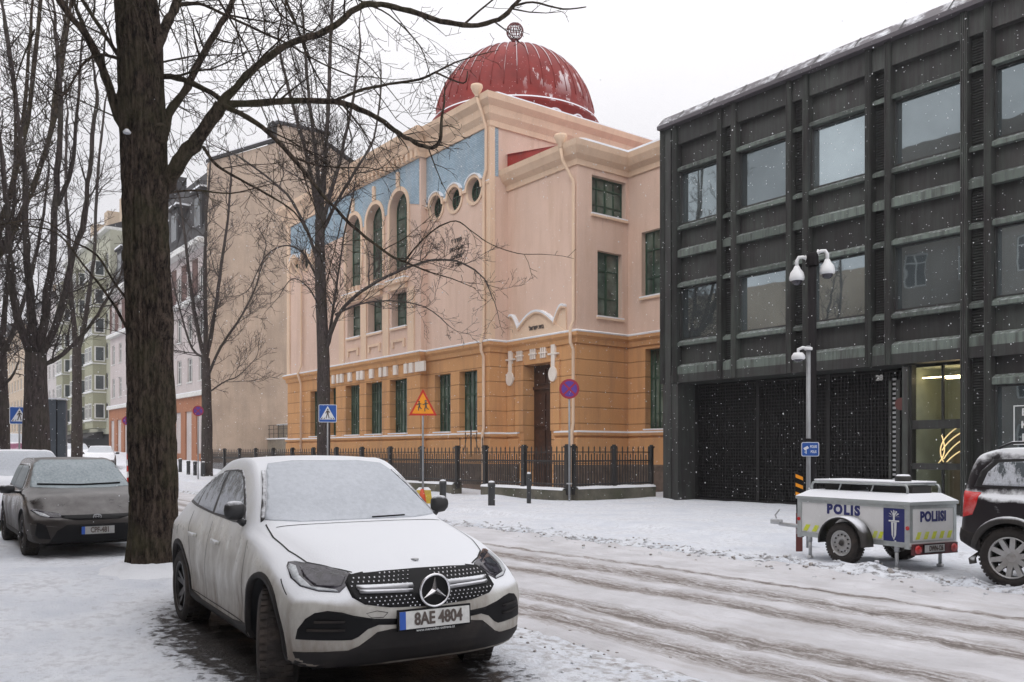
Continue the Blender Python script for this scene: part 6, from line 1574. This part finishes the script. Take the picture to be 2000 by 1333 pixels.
# ================================================================== police trailer
M['pol_blue']=simple('deep_blue_lettering',(.012,.018,.13),.5,0,.05); M['yellow']=simple('fluorescent_yellow',(.62,.68,.05),.5,0,.15,20,dirt=(.6,.62,.5))
M['alu']=simple('brushed_aluminium_profile',(.42,.45,.45),.4,.5,.12,9.,dirt=(.3,.3,.29)); M['panel_white']=simple('white_trailer_panel',(.68,.68,.68),.45,0,.05,4,dirt=(.55,.55,.54))
M['black_r']=simple('black_mudguard',(.022,.021,.02),.7,0,.2,dirt=(.08,.07,.06)); M['amber']=simple('amber_reflector',(.5,.14,.02),.3)
def trailer():
    T=empty('police_trailer',(-7.17,12.25,gz(-7,12)+.03),R(-10.5),'white and grey police equipment trailer with blue lettering, roof rack and stands','trailer')
    L,W=1.03,.47; z0,z1=.385,.90
    bx=MB(); bx.box(-L,-W,z0,L,W,z1); bx.box(-L-.01,-W-.01,z0-.05,L+.01,W+.01,z0); B=bx.build('box_body',M['panel_white'],T)
    a=MB()
    for x in (-L,L-.07): 
        for y in (-W-.012,W-.05): a.box(x-.006,y,z0-.09,x+.076,y+.062,z1)
    for y in (-W-.014,W-.03): a.box(-L+.07,y,z1-.05,L-.07,y+.044,z1); a.box(-L+.07,y,z0-.07,L-.07,y+.044,z0)
    for x in (-L-.008,L-.03): a.box(x,-W+.05,z1-.05,x+.038,W-.05,z1); 
    a.box(L-.03,-W+.05,z0-.02,L+.008,W-.05,z0+.02)
    for k in range(9): a.lathe([(0,0),(.009,0),(.009,.004),(0,.006)],(-.9+.22*k,-W-.018,z1-.025),axis='y',n=8)
    a.build('frame_profile',M['alu'],T)
    # lid: flange, sloped sides, flat top
    l=MB(); e=.03; s_=.13; zt=z1+.15
    v=[(-L-e,-W-e,z1),(L+e,-W-e,z1),(L+e,W+e,z1),(-L-e,W+e,z1),(-L-e,-W-e,z1+.045),(L+e,-W-e,z1+.045),(L+e,W+e,z1+.045),(-L-e,W+e,z1+.045),
       (-L+s_,-W+s_,zt),(L-s_,-W+s_,zt),(L-s_,W-s_,zt),(-L+s_,W-s_,zt)]
    l.add(v,[(0,1,5,4),(1,2,6,5),(2,3,7,6),(3,0,4,7),(4,5,9,8),(5,6,10,9),(6,7,11,10),(7,4,8,11),(8,9,10,11),(0,3,2,1)]); l.build('lid',M['lid'],T)
    r=MB(); zr=z1+.27
    for y in (-W+.14,W-.14):
        r.tube([(-L+.15,y,zt-.01),(-L+.15,y,zr-.06),(-L+.17,y,zr-.015),(-L+.22,y,zr),(L-.22,y,zr),(L-.17,y,zr-.015),(L-.15,y,zr-.06),(L-.15,y,zt-.01)],.018,10)
        for x in (-.35,.25): r.tube([(x,y,zt-.01),(x+.06,y,zr)],.012,6)
    for x in (-L+.22,-.3,.35,L-.22): r.tube([(x,-W+.14,zr),(x,W-.14,zr)],.015,8)
    rk=r.build('roof_rack',M['alu'],T)
    b=MB(); b.rbox(-L+.2,-W+.13,zr+.018,L-.2,W-.13,zr+.045,.01); b.build('rack_snow',M['snow'],rk)
    b=MB(); b.box(-.75,-.18,zt,-.25,.2,zt+.12); b.box(.1,-.2,zt,.85,.2,zt+.1); b.build('stowed_gear',M['black_r'],T)
    b=MB(); b.lathe([(.11,zr+.045),(.11,zr+.11),(.10,zr+.12),(0,zr+.12)],(.62,-.1,0),n=18); b.build('beacon',M['black_r'],T); MB().lathe([(.10,zr+.12),(.08,zr+.14),(0,zr+.145)],(.62,-.1,0),n=14).build('beacon_snow',M['snow'],T)
    ps=lambda a_,b_,d:(a_,-W-.003+d,b_); pr=lambda a_,b_,d:(L+.003-d,a_,b_)
    t=text_mb('POLIS',.195,lambda a_,b_,d:(-.13+a_*1.05,-W-.003+d,.768+b_),.004,bold=.011,sp=1.25); t.build('lettering',M['pol_blue'],B)
    t=text_mb('POLIISI',.19,lambda a_,b_,d:(L+.004-d,a_*.86,.73+b_),.004,bold=.009,sp=1.08); t.build('lettering',M['pol_blue'],B)
    q=MB()
    for k in range(9):
        x=-.93+k*.185
        if -.40<x<.38: 
            if x<-.2 : pass
            else: continue
        if x>.5: continue
        q.prism([(x,z0+.02),(x+.09,z0+.02),(x+.16,z0+.12),(x+.07,z0+.12)],ps,-.002,.001)
    q.build('hazard_chevrons',M['yellow'],B); q=MB()
    for x in (.40,.50): q.prism([(x,z0+.02),(x+.06,z0+.02),(x+.10,z0+.12),(x+.04,z0+.12)],ps,-.002,.001); q.build('hazard_chevrons',M['yellow'],B); q=MB()
    for k in range(5): x=-.36+k*.16; q.prism([(x,z0+.04),(x+.075,z0+.04),(x+.12,z0+.14),(x+.045,z0+.14)],pr,-.002,.001)
    if q.v: q.build('hazard_chevrons',M['yellow'],B)
    em=MB(); em.prism(rect(.60,z0-.03,.955,z1-.055),ps,-.006,.001); E=em.build('emblem_panel',M['pol_blue'],B)
    g=MB(); c=.778
    g.prism([(c-.035,z0+.09),(c,z0+.02),(c+.035,z0+.09),(c+.045,z0+.27),(c-.045,z0+.27)],ps,-.011,-.006)            # blade
    g.prism(rect(c-.085,z0+.275,c+.085,z0+.295),ps,-.011,-.006); g.prism(rect(c-.014,z0+.295,c+.014,z0+.40),ps,-.011,-.006)
    for k in range(7):
        a_=pi*k/6; g.prism([(c+.02*math.cos(a_),z0+.34+.015*math.sin(a_)),(c+.085*math.cos(a_)-.012,z0+.35+.09*math.sin(a_)),(c+.085*math.cos(a_)+.012,z0+.35+.075*math.sin(a_))],ps,-.0105,-.006)
    g.build('sword_emblem',M['pale'],E)
    d=MB(); d.prism(rect(c-.006,z0+.06,c+.006,z0+.26),ps,-.013,-.0112); d.build('emblem_groove',M['pol_blue'],E)
    # rear lamp bar, plate, side reflectors
    z=z0-.02; b=MB(); b.box(L+.0,-W+.02,z-.15,L+.05,W-.02,z); b.build('lamp_bar',M['lampbar'],T)
    for y in (-W+.10,W-.10): 
        m=MB(); m.lathe([(0,L+.075),(.05,L+.075),(.06,L+.05)],(0,y,z-.075),axis='x',n=18); m.build('rear_lamp',M['red_light'],T)
    plate(T,'DWN-126',-.06,z-.065,L+.075,.40,.10,bg=(.5,.5,.5),blue=False,tx=.66)
    for x in (-L+.0,L-.055): MB().prism(circ(x+.03,z0+.2,.028,14),lambda a_,b_,d:(a_,-W-.018+d,b_),-.006,.004).build('side_reflector',M['red_light'],T)
    # wheel, mudguard, axle
    for sg in (-1,1):
        wh=wheel(T,.02,sg*(W+.13),.30,.18,.185,0,M['rim_silver'],out=sg)
        st=MB(); y=sg*.072
        st.lathe([(.185,y),(.15,y*.7),(.10,y*.9),(.055,y*1.05),(.05,y*.6),(0,y*.6)],axis='y',n=30); st.build('steel_disc',M['rim_silver'],wh)
        hb=MB(); hb.lathe([(.04,y*1.06),(.03,y*1.3),(0,y*1.3)],axis='y',n=14)
        for k in range(12): a_=2*pi*k/12; hb.lathe([(0,y*.98),(.013,y*.98),(.013,y*.8)],(.125*math.cos(a_),0,.125*math.sin(a_)),axis='y',n=6)
        hb.build('hub',M['black_r'],wh)
        g=MB(); n=18; vs=[]; 
        for k in range(n+1):
            a_=pi*(-.02+1.04*k/n)
            for r_,yy in ((.375,W+.02),(.39,W+.02),(.39,W+.235),(.36,W+.245),(.355,W+.235),(.375,W+.22)): vs.append((.02+r_*1.08*math.cos(a_),sg*yy,.30+r_*math.sin(a_)))
        fs=[(k*6+j,k*6+6+j,k*6+6+(j+1)%6,k*6+(j+1)%6) for k in range(n) for j in range(6)]
        g.add(vs,fs,True); g.build('mudguard',M['guard'],T)
    ax=MB(); ax.tube([(.02,-W-.1,.30),(.02,W+.1,.30)],.035,10); ax.box(-L+.1,-.05,.33,L-.1,.05,.40); ax.box(-.5,-W+.03,.34,.6,-W+.09,.41); ax.box(-.5,W-.09,.34,.6,W-.03,.41); ax.build('axle_and_chassis',M['galv'],T)
    for x,y in ((-.80,-W+.02),(-.80,W-.02),(.80,-W+.02),(.80,W-.02)):
        m=MB(); m.tube([(x,y,.40),(x,y,.24)],.034,10); m.tube([(x,y,.26),(x,y,.02)],.025,10); m.lathe([(.05,-.01),(.05,.015),(.02,.03)],(x,y,0),n=12); m.build('stand',M['galv'],T)
    h=MB(); h.tube([(-L-.0,0,.40),(-L-.35,0,.41),(-L-.90,0,.42)],.032,10); h.tube([(-L,-.28,.40),(-L-.35,0,.40)],.02,8); h.tube([(-L,.28,.40),(-L-.35,0,.40)],.02,8)
    h.rbox(-L-1.08,-.045,.41,-L-.86,.045,.49,.015); h.tube([(-L-.96,0,.49),(-L-1.0,0,.56),(-L-.90,0,.66)],.014,8); h.tube([(-L-.45,-.02,.43),(-L-.38,-.02,.53),(-L-.25,-.02,.50)],.012,8); h.tube([(-L-.5,0,.38),(-L-.5,0,.28),(-L-.46,0,.27),(-L-.46,0,.36)],.010,6)
    h.build('hitch',M['galv'],T)
    MB().box(-L-.09,-W+.1,.41,-L,-W+.32,.52).build('front_lamp_box',M['lampbar'],T)
    s=MB(); s.box(-L-1.02,-.03,.492,-L-.88,.03,.505); s.build('hitch_snow',M['snow'],T)
M['lid']=snow_over(simple('aluminium_lid',(.40,.43,.43),.4,.3),.2,.75,5.,.7)
M['guard']=snow_over(simple('black_plastic_mudguard',(.02,.019,.018),.6,0,.2,dirt=(.07,.06,.055)),.45,.75,6,.3)
M['lampbar']=simple('dark_red_lamp_bar',(.10,.02,.022),.5,0,.2,9)
trailer()
# ================================================================== poles, cameras, signs
M['pole']=simple('galvanised_post',(.30,.31,.32),.5,.4,.1,8); M['pole_dark']=simple('dark_brown_pole',(.010,.008,.009),.7,spec=.2)
M['camera_white']=simple('white_camera_housing',(.74,.75,.76),.35,0,.03); M['sign_blue']=simple('sign_blue',(.012,.085,.36),.4,0,.05,5)
M['sign_red']=simple('sign_red',(.55,.03,.015),.4,0,.08,5); M['sign_yellow']=simple('sign_orange_yellow',(.85,.32,.01),.4,0,.05,5); M['sign_white']=simple('sign_white',(.72,.74,.76),.4,0,.04,5)
M['conc_yellow']=simple('yellow_painted_concrete',(.55,.42,.06),.85,0,.2,5,.3,20,dirt=(.3,.26,.15)); M['cone_red']=simple('orange_red_plastic',(.60,.08,.02),.5)
M['neon_violet']=simple('no_stopping_blue',(.10,.04,.28),.4,0,.1,5); M['dull_red']=simple('no_stopping_red',(.32,.02,.05),.4,0,.1,5)
def facing(p): return math.atan2(-p[0],p[1])*0+math.atan2(p[0]-0,-(p[1]-0))     # yaw that turns local -y towards the camera
def sign_root(name,label,u,f,cat='traffic sign',yawoff=0,group=None):
    p=atd(u,885,f); yaw=math.atan2(-p.x,p.y)*1.0; yaw=math.atan2(p.y,p.x)-pi/2
    return empty(name,(p.x,p.y,gz(p.x,p.y)+(.08 if p.y>13.9 else 0)),yaw+yawoff,label,cat,group),f
FP=lambda a,b,d:(a,d,b)                              # local plane facing -y
def zof(v,f,root): return H+(HOR-v)*f/F-root.location.z
def rrect(x0,z0,x1,z1,r,n=4):
    P=[]
    for cx,cz,a in ((x1-r,z0+r,-pi/2),(x1-r,z1-r,0),(x0+r,z1-r,pi/2),(x0+r,z0+r,pi)):
        for k in range(n+1): t=a+pi/2*k/n; P.append((cx+r*math.cos(t),cz+r*math.sin(t)))
    return P
def ped_sign(label,u,v,f,s,pole_u=None):
    S,f=sign_root('pedestrian_crossing_sign',label,u,f); z=zof(v,f,S); h=s/2
    MB().tube([(0,.035,-.1),(0,.035,z+h+.02)],.03,10).build('pole',M['pole'],S)
    m=MB().prism(rrect(-h,z-h,h,z+h,.04*s/.6),FP,-.006,.006).build('sign_plate',M['sign_white'],S)
    MB().prism(rrect(-h+.02,z-h+.02,h-.02,z+h-.02,.03),FP,-.010,-.006).build('blue_field',M['sign_blue'],m)
    w=MB(); w.prism([(-h*.84,z-h*.68),(h*.84,z-h*.68),(0,z+h*.84)],FP,-.014,-.010); w.build('white_triangle',M['sign_white'],m)
    k=MB(); c=.0
    def seg(p,q,r=.018,kk=k): 
        p=Vector(p);q=Vector(q);d=(q-p).normalized();n_=Vector((-d.y,d.x))*r*s/.6; kk.prism([tuple(p-n_),tuple(q-n_),tuple(q+n_),tuple(p+n_)],FP,-.018,-.014)
    S1=s/.6; A=lambda a,b:(a*S1,z+b*S1)
    k.prism([(A(0,.135)[0]+.028*S1*math.cos(t),A(0,.135)[1]+.028*S1*math.sin(t)) for t in [2*pi*i/12 for i in range(12)]],FP,-.018,-.014)
    k.prism([A(-.035,.10),A(-.03,-.02),A(.03,-.02),A(.035,.10)],FP,-.018,-.014)
    seg(A(-.03,.09),A(-.07,.0),.012); seg(A(.03,.09),A(.07,.02),.012); seg(A(-.015,-.02),A(-.055,-.17),.016); seg(A(.015,-.02),A(.05,-.17),.016)
    for q in (-.17,-.10,.10,.17): seg(A(q,-.145),A(q*1.25,-.19),.014)
    k.build('walking_figure',M['dark_letter'],m); return S
ped_sign('blue pedestrian crossing sign beside the slim tree trunk',640,808,32.5,.66)
ped_sign('blue pedestrian crossing sign far left, partly behind the mossy trunk',38,812,31,.62)
def children():
    S,f=sign_root('children_warning_sign','triangular yellow warning sign with red border and two running children',826,27.0); p=S.location
    z0,z1=zof(812,f,S),zof(760,f,S); w=.43
    MB().tube([(0,.035,.15),(0,.035,z1-.1)],.03,10).build('pole',M['pole'],S)
    def tri(s_,zc=0): c=(z0+z1*.5+z0*.0)/1.5; c=z0+(z1-z0)/3; return [(-w*s_,c-(c-z0)*s_),(w*s_,c-(c-z0)*s_),(0,c+(z1-c)*s_)]
    a=MB().prism(tri(1.),FP,-.006,.006).build('sign_plate',M['sign_red'],S); MB().prism(tri(.78),FP,-.010,-.006).build('yellow_field',M['sign_yellow'],a)
    k=MB(); c=z0+(z1-z0)*.36
    def seg(p,q,r=.014):
        p=Vector(p)+Vector((0,c));q=Vector(q)+Vector((0,c));d=(q-p).normalized();n_=Vector((-d.y,d.x))*r; k.prism([tuple(p-n_),tuple(q-n_),tuple(q+n_),tuple(p+n_)],FP,-.014,-.010)
    for ox,s_ in ((-.115,.85),(.085,1.)):
        P=lambda a,b:(ox+a*s_,b*s_)
        k.prism([(P(0,.16)[0]+.034*s_*math.cos(t),c+P(0,.15)[1]+.034*s_*math.sin(t)) for t in [2*pi*i/12 for i in range(12)]],FP,-.014,-.010)
        seg(P(0,.11),P(.01,-.02),.028*s_); seg(P(0,.09),P(-.07,.03)); seg(P(-.07,.03),P(-.09,.06),.012); seg(P(.01,.09),P(.085,.06)); seg(P(.01,-.01),P(.05,-.09),.018); seg(P(.05,-.09),P(.10,-.10),.013); seg(P(0,-.01),P(-.03,-.10),.018); seg(P(-.03,-.10),P(-.02,-.17),.015)
    k.build('running_children',M['dark_letter'],a)
    b=MB(); b.add([(-.27,-.02,0),(.30,-.02,0),(.30,.36,0),(-.27,.36,0),(-.19,.04,.42),(.24,.04,.42),(.24,.3,.42),(-.19,.3,.42)],[(0,1,5,4),(1,2,6,5),(2,3,7,6),(3,0,4,7),(4,5,6,7)]); b.build('concrete_foot',M['conc_yellow'],S)
    MB().add([(-.2,.04,.422),(.25,.04,.422),(.25,.3,.422),(-.2,.3,.422),(-.12,.1,.5),(.17,.1,.5),(.17,.26,.5),(-.12,.26,.5)],[(0,1,5,4),(1,2,6,5),(2,3,7,6),(3,0,4,7),(4,5,6,7)]).build('foot_snow',M['snow'],S)
    MB().lathe([(.14,0),(.10,.22),(.05,.46),(0,.47)],(-.02,-.22,0),n=18).build('orange_marker',M['cone_red'],S)
children()
def stop_sign(label,u,v,f,r,base=True,pm='pole'):
    S,f=sign_root('no_stopping_sign',label,u,f); z=zof(v,f,S)
    q=MB().tube([(0,.04,-.1),(0,.04,z+r*.6)],.032,10); q.build('pole',M[pm],S)
    a=MB().prism(circ(0,z,r,32),FP,-.006,.006).build('sign_plate',M['dull_red'],S); m=MB().prism(circ(0,z,r*.78,32),FP,-.010,-.006); m.build('blue_field',M['neon_violet'],a)
    k=MB()
    for sg in (-1,1):
        d=Vector((1,sg)).normalized(); n_=Vector((-d.y,d.x))*r*.085; p=-d*r*.8;q=d*r*.8; k.prism([(p.x-n_.x,z+p.y-n_.y),(q.x-n_.x,z+q.y-n_.y),(q.x+n_.x,z+q.y+n_.y),(p.x+n_.x,z+p.y+n_.y)],FP,-.014-.001*sg,-.010)
    k.build('red_cross',M['dull_red'],a)
    if base: 
        MB().box(-.09,-.0,.58,.09,.08,.62).build('bracket',M['galv'],S)
    return S
stop_sign('round no stopping sign on a post at the fence corner',1112,760,27.6,.315)
stop_sign('round no stopping sign by the ochre ground floor, in front of the small tree',387,803,45.,.27,False)
stop_sign('round no stopping sign at the far pavement, left of the big trunk',248,822,52.,.27,False)
def cctv():
    S,f=sign_root('camera_mast','tall dark mast with two white bell shaped dome cameras on curved arms',1586,18.25,'camera mast'); zt=zof(494,f,S)
    MB().tube([(0,0,-.1),(0,0,zt)],[.095,.085],14).build('mast',M['pole_dark'],S)
    MB().lathe([(.12,zt-.28),(.13,zt-.26),(.13,zt-.04),(.12,zt-.02),(.0,zt-.02)],n=16).build('mast_head',M['pole_dark'],S)
    for sg,du in ((-1,0),(1,.10)):
        z=zt-.08+du; cx=sg*.30; a=MB(); a.tube([(sg*.10,0,z-.03),(sg*.18,0,z),(sg*.26,0,z+.0),(cx,0,z-.07),(cx,0,z-.20)],[.042,.036,.036,.036,.04],12); a.lathe([(.07,sg*.10),(.07,sg*.13)],(0,0,z-.03),axis='x',n=16)
        A=a.build('camera_arm',M['camera_white'],S)
        b=MB(); b.lathe([(.0,z-.17),(.05,z-.18),(.075,z-.24),(.135,z-.32),(.155,z-.42),(.15,z-.47),(.12,z-.49)],(cx,0,0),n=24); b.build('camera_housing',M['camera_white'],A)
        MB().lathe([(.115,z-.485),(.10,z-.54),(.06,z-.575),(0,z-.585)],(cx,0,0),n=20).build('camera_dome',M['lens'],A)
cctv()
def cctv2():
    S,f=sign_root('camera_post','slim grey post with one small white camera and a blue police camera sign','x' and 1579,15.4,'camera post'); zt=zof(676,f,S)
    MB().tube([(0,0,-.1),(0,0,zt)],.038,12).build('post',M['pole'],S)
    a=MB(); z=zt-.02; a.tube([(.0,-.03,z-.03),(-.10,-.03,z-.01),(-.17,-.03,z-.04),(-.17,-.03,z-.11)],.028,10); a.lathe([(.065,-.02),(.07,.0),(.065,.03),(0,.035)],(.0,-.03,z-.04),n=16); A=a.build('camera_arm',M['camera_white'],S)
    MB().lathe([(0,z-.09),(.08,z-.10),(.115,z-.15),(.12,z-.20),(.10,z-.22)],(-.17,-.03,0),n=20).build('camera_housing',M['camera_white'],A); MB().lathe([(.09,z-.215),(.06,z-.25),(0,z-.26)],(-.17,-.03,0),n=16).build('camera_dome',M['lens'],A)
    zc=zof(878,f,S); w,h=.148,.125; o=.03
    p=MB().prism(rrect(-w+o,zc-h,w+o,zc+h,.03),FP,-.055,-.045).build('sign_plate',M['sign_white'],S); MB().prism(rrect(-w+o+.012,zc-h+.012,w+o-.012,zc+h-.012,.022),FP,-.059,-.055).build('blue_field',M['sign_blue'],p)
    t=MB()
    for s_,dz in (('POLIISI',.045),('POLIS',-.045)):
        q=text_mb(s_,.062,lambda a_,b_,d,dz=dz:(o+.055+a_*.62,-.061+d,zc+dz+b_),.003,bold=.002); t.add(q.v,q.f)
    t.prism([(-.115+o,zc+.02),(-.045+o,zc+.06),(-.02+o,zc+.02),(-.09+o,zc-.02)],FP,-.062,-.059); t.prism(rect(-.075+o,zc-.08,-.062+o,zc-.005),FP,-.062,-.059); t.prism(rect(-.10+o,zc-.055,-.062+o,zc-.045),FP,-.0625,-.0592)
    t.build('sign_symbols',M['sign_white'],p)
    MB().box(-.07,-.04,zc+.13,.11,.05,zc+.19).build('junction_box',M['pole_dark'],S)
cctv2()
def hazard():
    S,f=sign_root('striped_hazard_post','short yellow and black striped post behind the trailer drawbar',1561,15.0,'hazard post'); 
    b=MB(); b.box(-.055,-.04,-.1,.055,.04,.62); b.build('post',M['rust_post'],S)
    m=MB(); m.prism(rect(-.06,.85,.06,1.30),FP,-.05,-.04); m.box(-.05,-.04,.62,.05,.04,1.32); a=m.build('board',M['black'],S)
    y=MB()
    for k in range(3): z=.88+k*.15; y.prism([(-.06,z+.05),(.06,z),(.06,z+.06),(-.06,z+.11)],FP,-.054,-.05)
    y.build('yellow_stripes',M['sign_yellow'],a)
M['rust_post']=simple('dark_red_post',(.12,.03,.025),.6); hazard()
def barrier():
    S,f=sign_root('striped_barrier_post','red and white striped traffic post in the snow left of the big trunk',252,41,'traffic post')
    for k in range(5): MB().lathe([(.10,.05+.28*k),(.10,.33+.28*k)]+([(0,.33+.28*k)] if k==4 else []),n=14).build('white_band' if k%2 else 'red_band',M['sign_white'] if k%2 else M['sign_red'],S)
    MB().box(-.25,-.2,-.05,.25,.2,.05).build('foot',M['black'],S)
barrier()
def cabinet():
    S,f=sign_root('advertising_pillar','tall blue grey two part kiosk panel behind the mossy trunk at left',108,27.5,'kiosk',R(-6)); zt=zof(781,f,S)
    m=MB(); m.box(-.31,-.12,-.2,.03,.45,zt); m.box(.06,-.05,-.2,.30,.45,zt-.03); m.build('panel',M['kiosk'],S)
    q=MB(); q.box(.03,-.02,-.2,.06,.4,zt-.06); q.box(-.33,-.14,-.2,-.30,-.10,zt); q.build('edge_strip',M['pole_dark'],S)
    MB().box(-.32,-.13,zt,.31,.46,zt+.05).build('snow_cap',M['snow'],S)
M['kiosk']=simple('blue_grey_metal_panel',(.075,.088,.105),.55,.1,.25,2.,.2,9); cabinet()
# ================================================================== lumps of dirty snow thrown up along the road edges
def lumps():
    rg=random.Random(12); m=MB()
    for i in range(900):
        if i%3: x=rg.uniform(-30,2) if i%2 else rg.uniform(-12,0); y=11.05+rg.gauss(0,.30)
        else: x=rg.uniform(-9,0); y=4.55+rg.gauss(0,.40)
        if abs(y-3.4)<1.1 and -10<x<-5.05: continue
        r=(rg.uniform(.010,.030) if y>7 else rg.uniform(.006,.016))*(1.3 if rg.random()<.08 else 1); z=gh(x,y)+r*.25; sd=rg.uniform(0,99); m.cur=rg.choice((0,1,1))
        vs=[];fs=[]; n=7
        for j in range(1,4):
            a=pi*j/4
            for k in range(n):
                t=2*pi*k/n; q=r*(1+.8*noise.noise(Vector((math.cos(t)*1.7+sd,math.sin(t)*1.7,j))))
                vs.append((x+q*1.2*math.sin(a)*math.cos(t),y+q*math.sin(a)*math.sin(t),z+q*.75*math.cos(a)))
        vs.append((x,y,z+r*.75)); 
        for k in range(n): fs+= [(k,(k+1)%n,n+(k+1)%n,n+k),(n+k,n+(k+1)%n,2*n+(k+1)%n,2*n+k),(3*n,k,(k+1)%n)]
        m.add(vs,fs,True)
    o=m.build('slush_lumps',[M['slush_dark'],M['slush_light']]); tag(o,'small lumps of dirty and clean snow scattered along the road edges','slush',kind='stuff')
M['slush_dark']=simple('dirty_slush',(.33,.31,.295),.8,0,.4,40); M['slush_light']=simple('grey_slush',(.60,.61,.64),.8,0,.15,30); lumps()
# ================================================================== snow falling
def flakes():
    rg=random.Random(4); m=MB()
    for i in range(15000):
        f=rg.uniform(.12,1)**.6*34+1.6; u=rg.uniform(-60,2060); v=rg.uniform(-40,1300)
        p=atd(u,v,f)
        if p.z<gz(p.x,p.y)+.05: continue
        r=rg.uniform(.0045,.0105)*(1 if f>5 else .4)*(1.35 if rg.random()<.12 else 1)
        a,b,c=[rg.uniform(.6,1.3)*r for _ in range(3)]
        m.add([(p.x+a,p.y,p.z),(p.x-a,p.y,p.z),(p.x,p.y+b,p.z),(p.x,p.y-b,p.z),(p.x,p.y,p.z+c),(p.x,p.y,p.z-c)],[(0,2,4),(2,1,4),(1,3,4),(3,0,4),(2,0,5),(1,2,5),(3,1,5),(0,3,5)],True)
    o=m.build('falling_snow',M['flake']); tag(o,'small snowflakes falling through the air over the street','snowfall',kind='stuff')
M['flake']=simple('snowflake',(.85,.87,.9),.8); flakes()
# ================================================================== snowy air
def haze():
    q=MB().box(-460,-80,-4,60,120,45); m=bpy.data.materials.new('snowy_air'); m.use_nodes=True; nt=m.node_tree
    for n in list(nt.nodes):
        if n.type!='OUTPUT_MATERIAL': nt.nodes.remove(n)
    v=nt.nodes.new('ShaderNodeVolumePrincipled'); v.inputs['Color'].default_value=(.86,.87,.9,1); v.inputs['Density'].default_value=.0009; v.inputs['Anisotropy'].default_value=.2
    nt.links.new(v.outputs[0],[n for n in nt.nodes if n.type=='OUTPUT_MATERIAL'][0].inputs['Volume'])
    o=q.build('haze',m); tag(o,'faint haze of falling snow that pales the far end of the street','haze',kind='stuff')
haze()
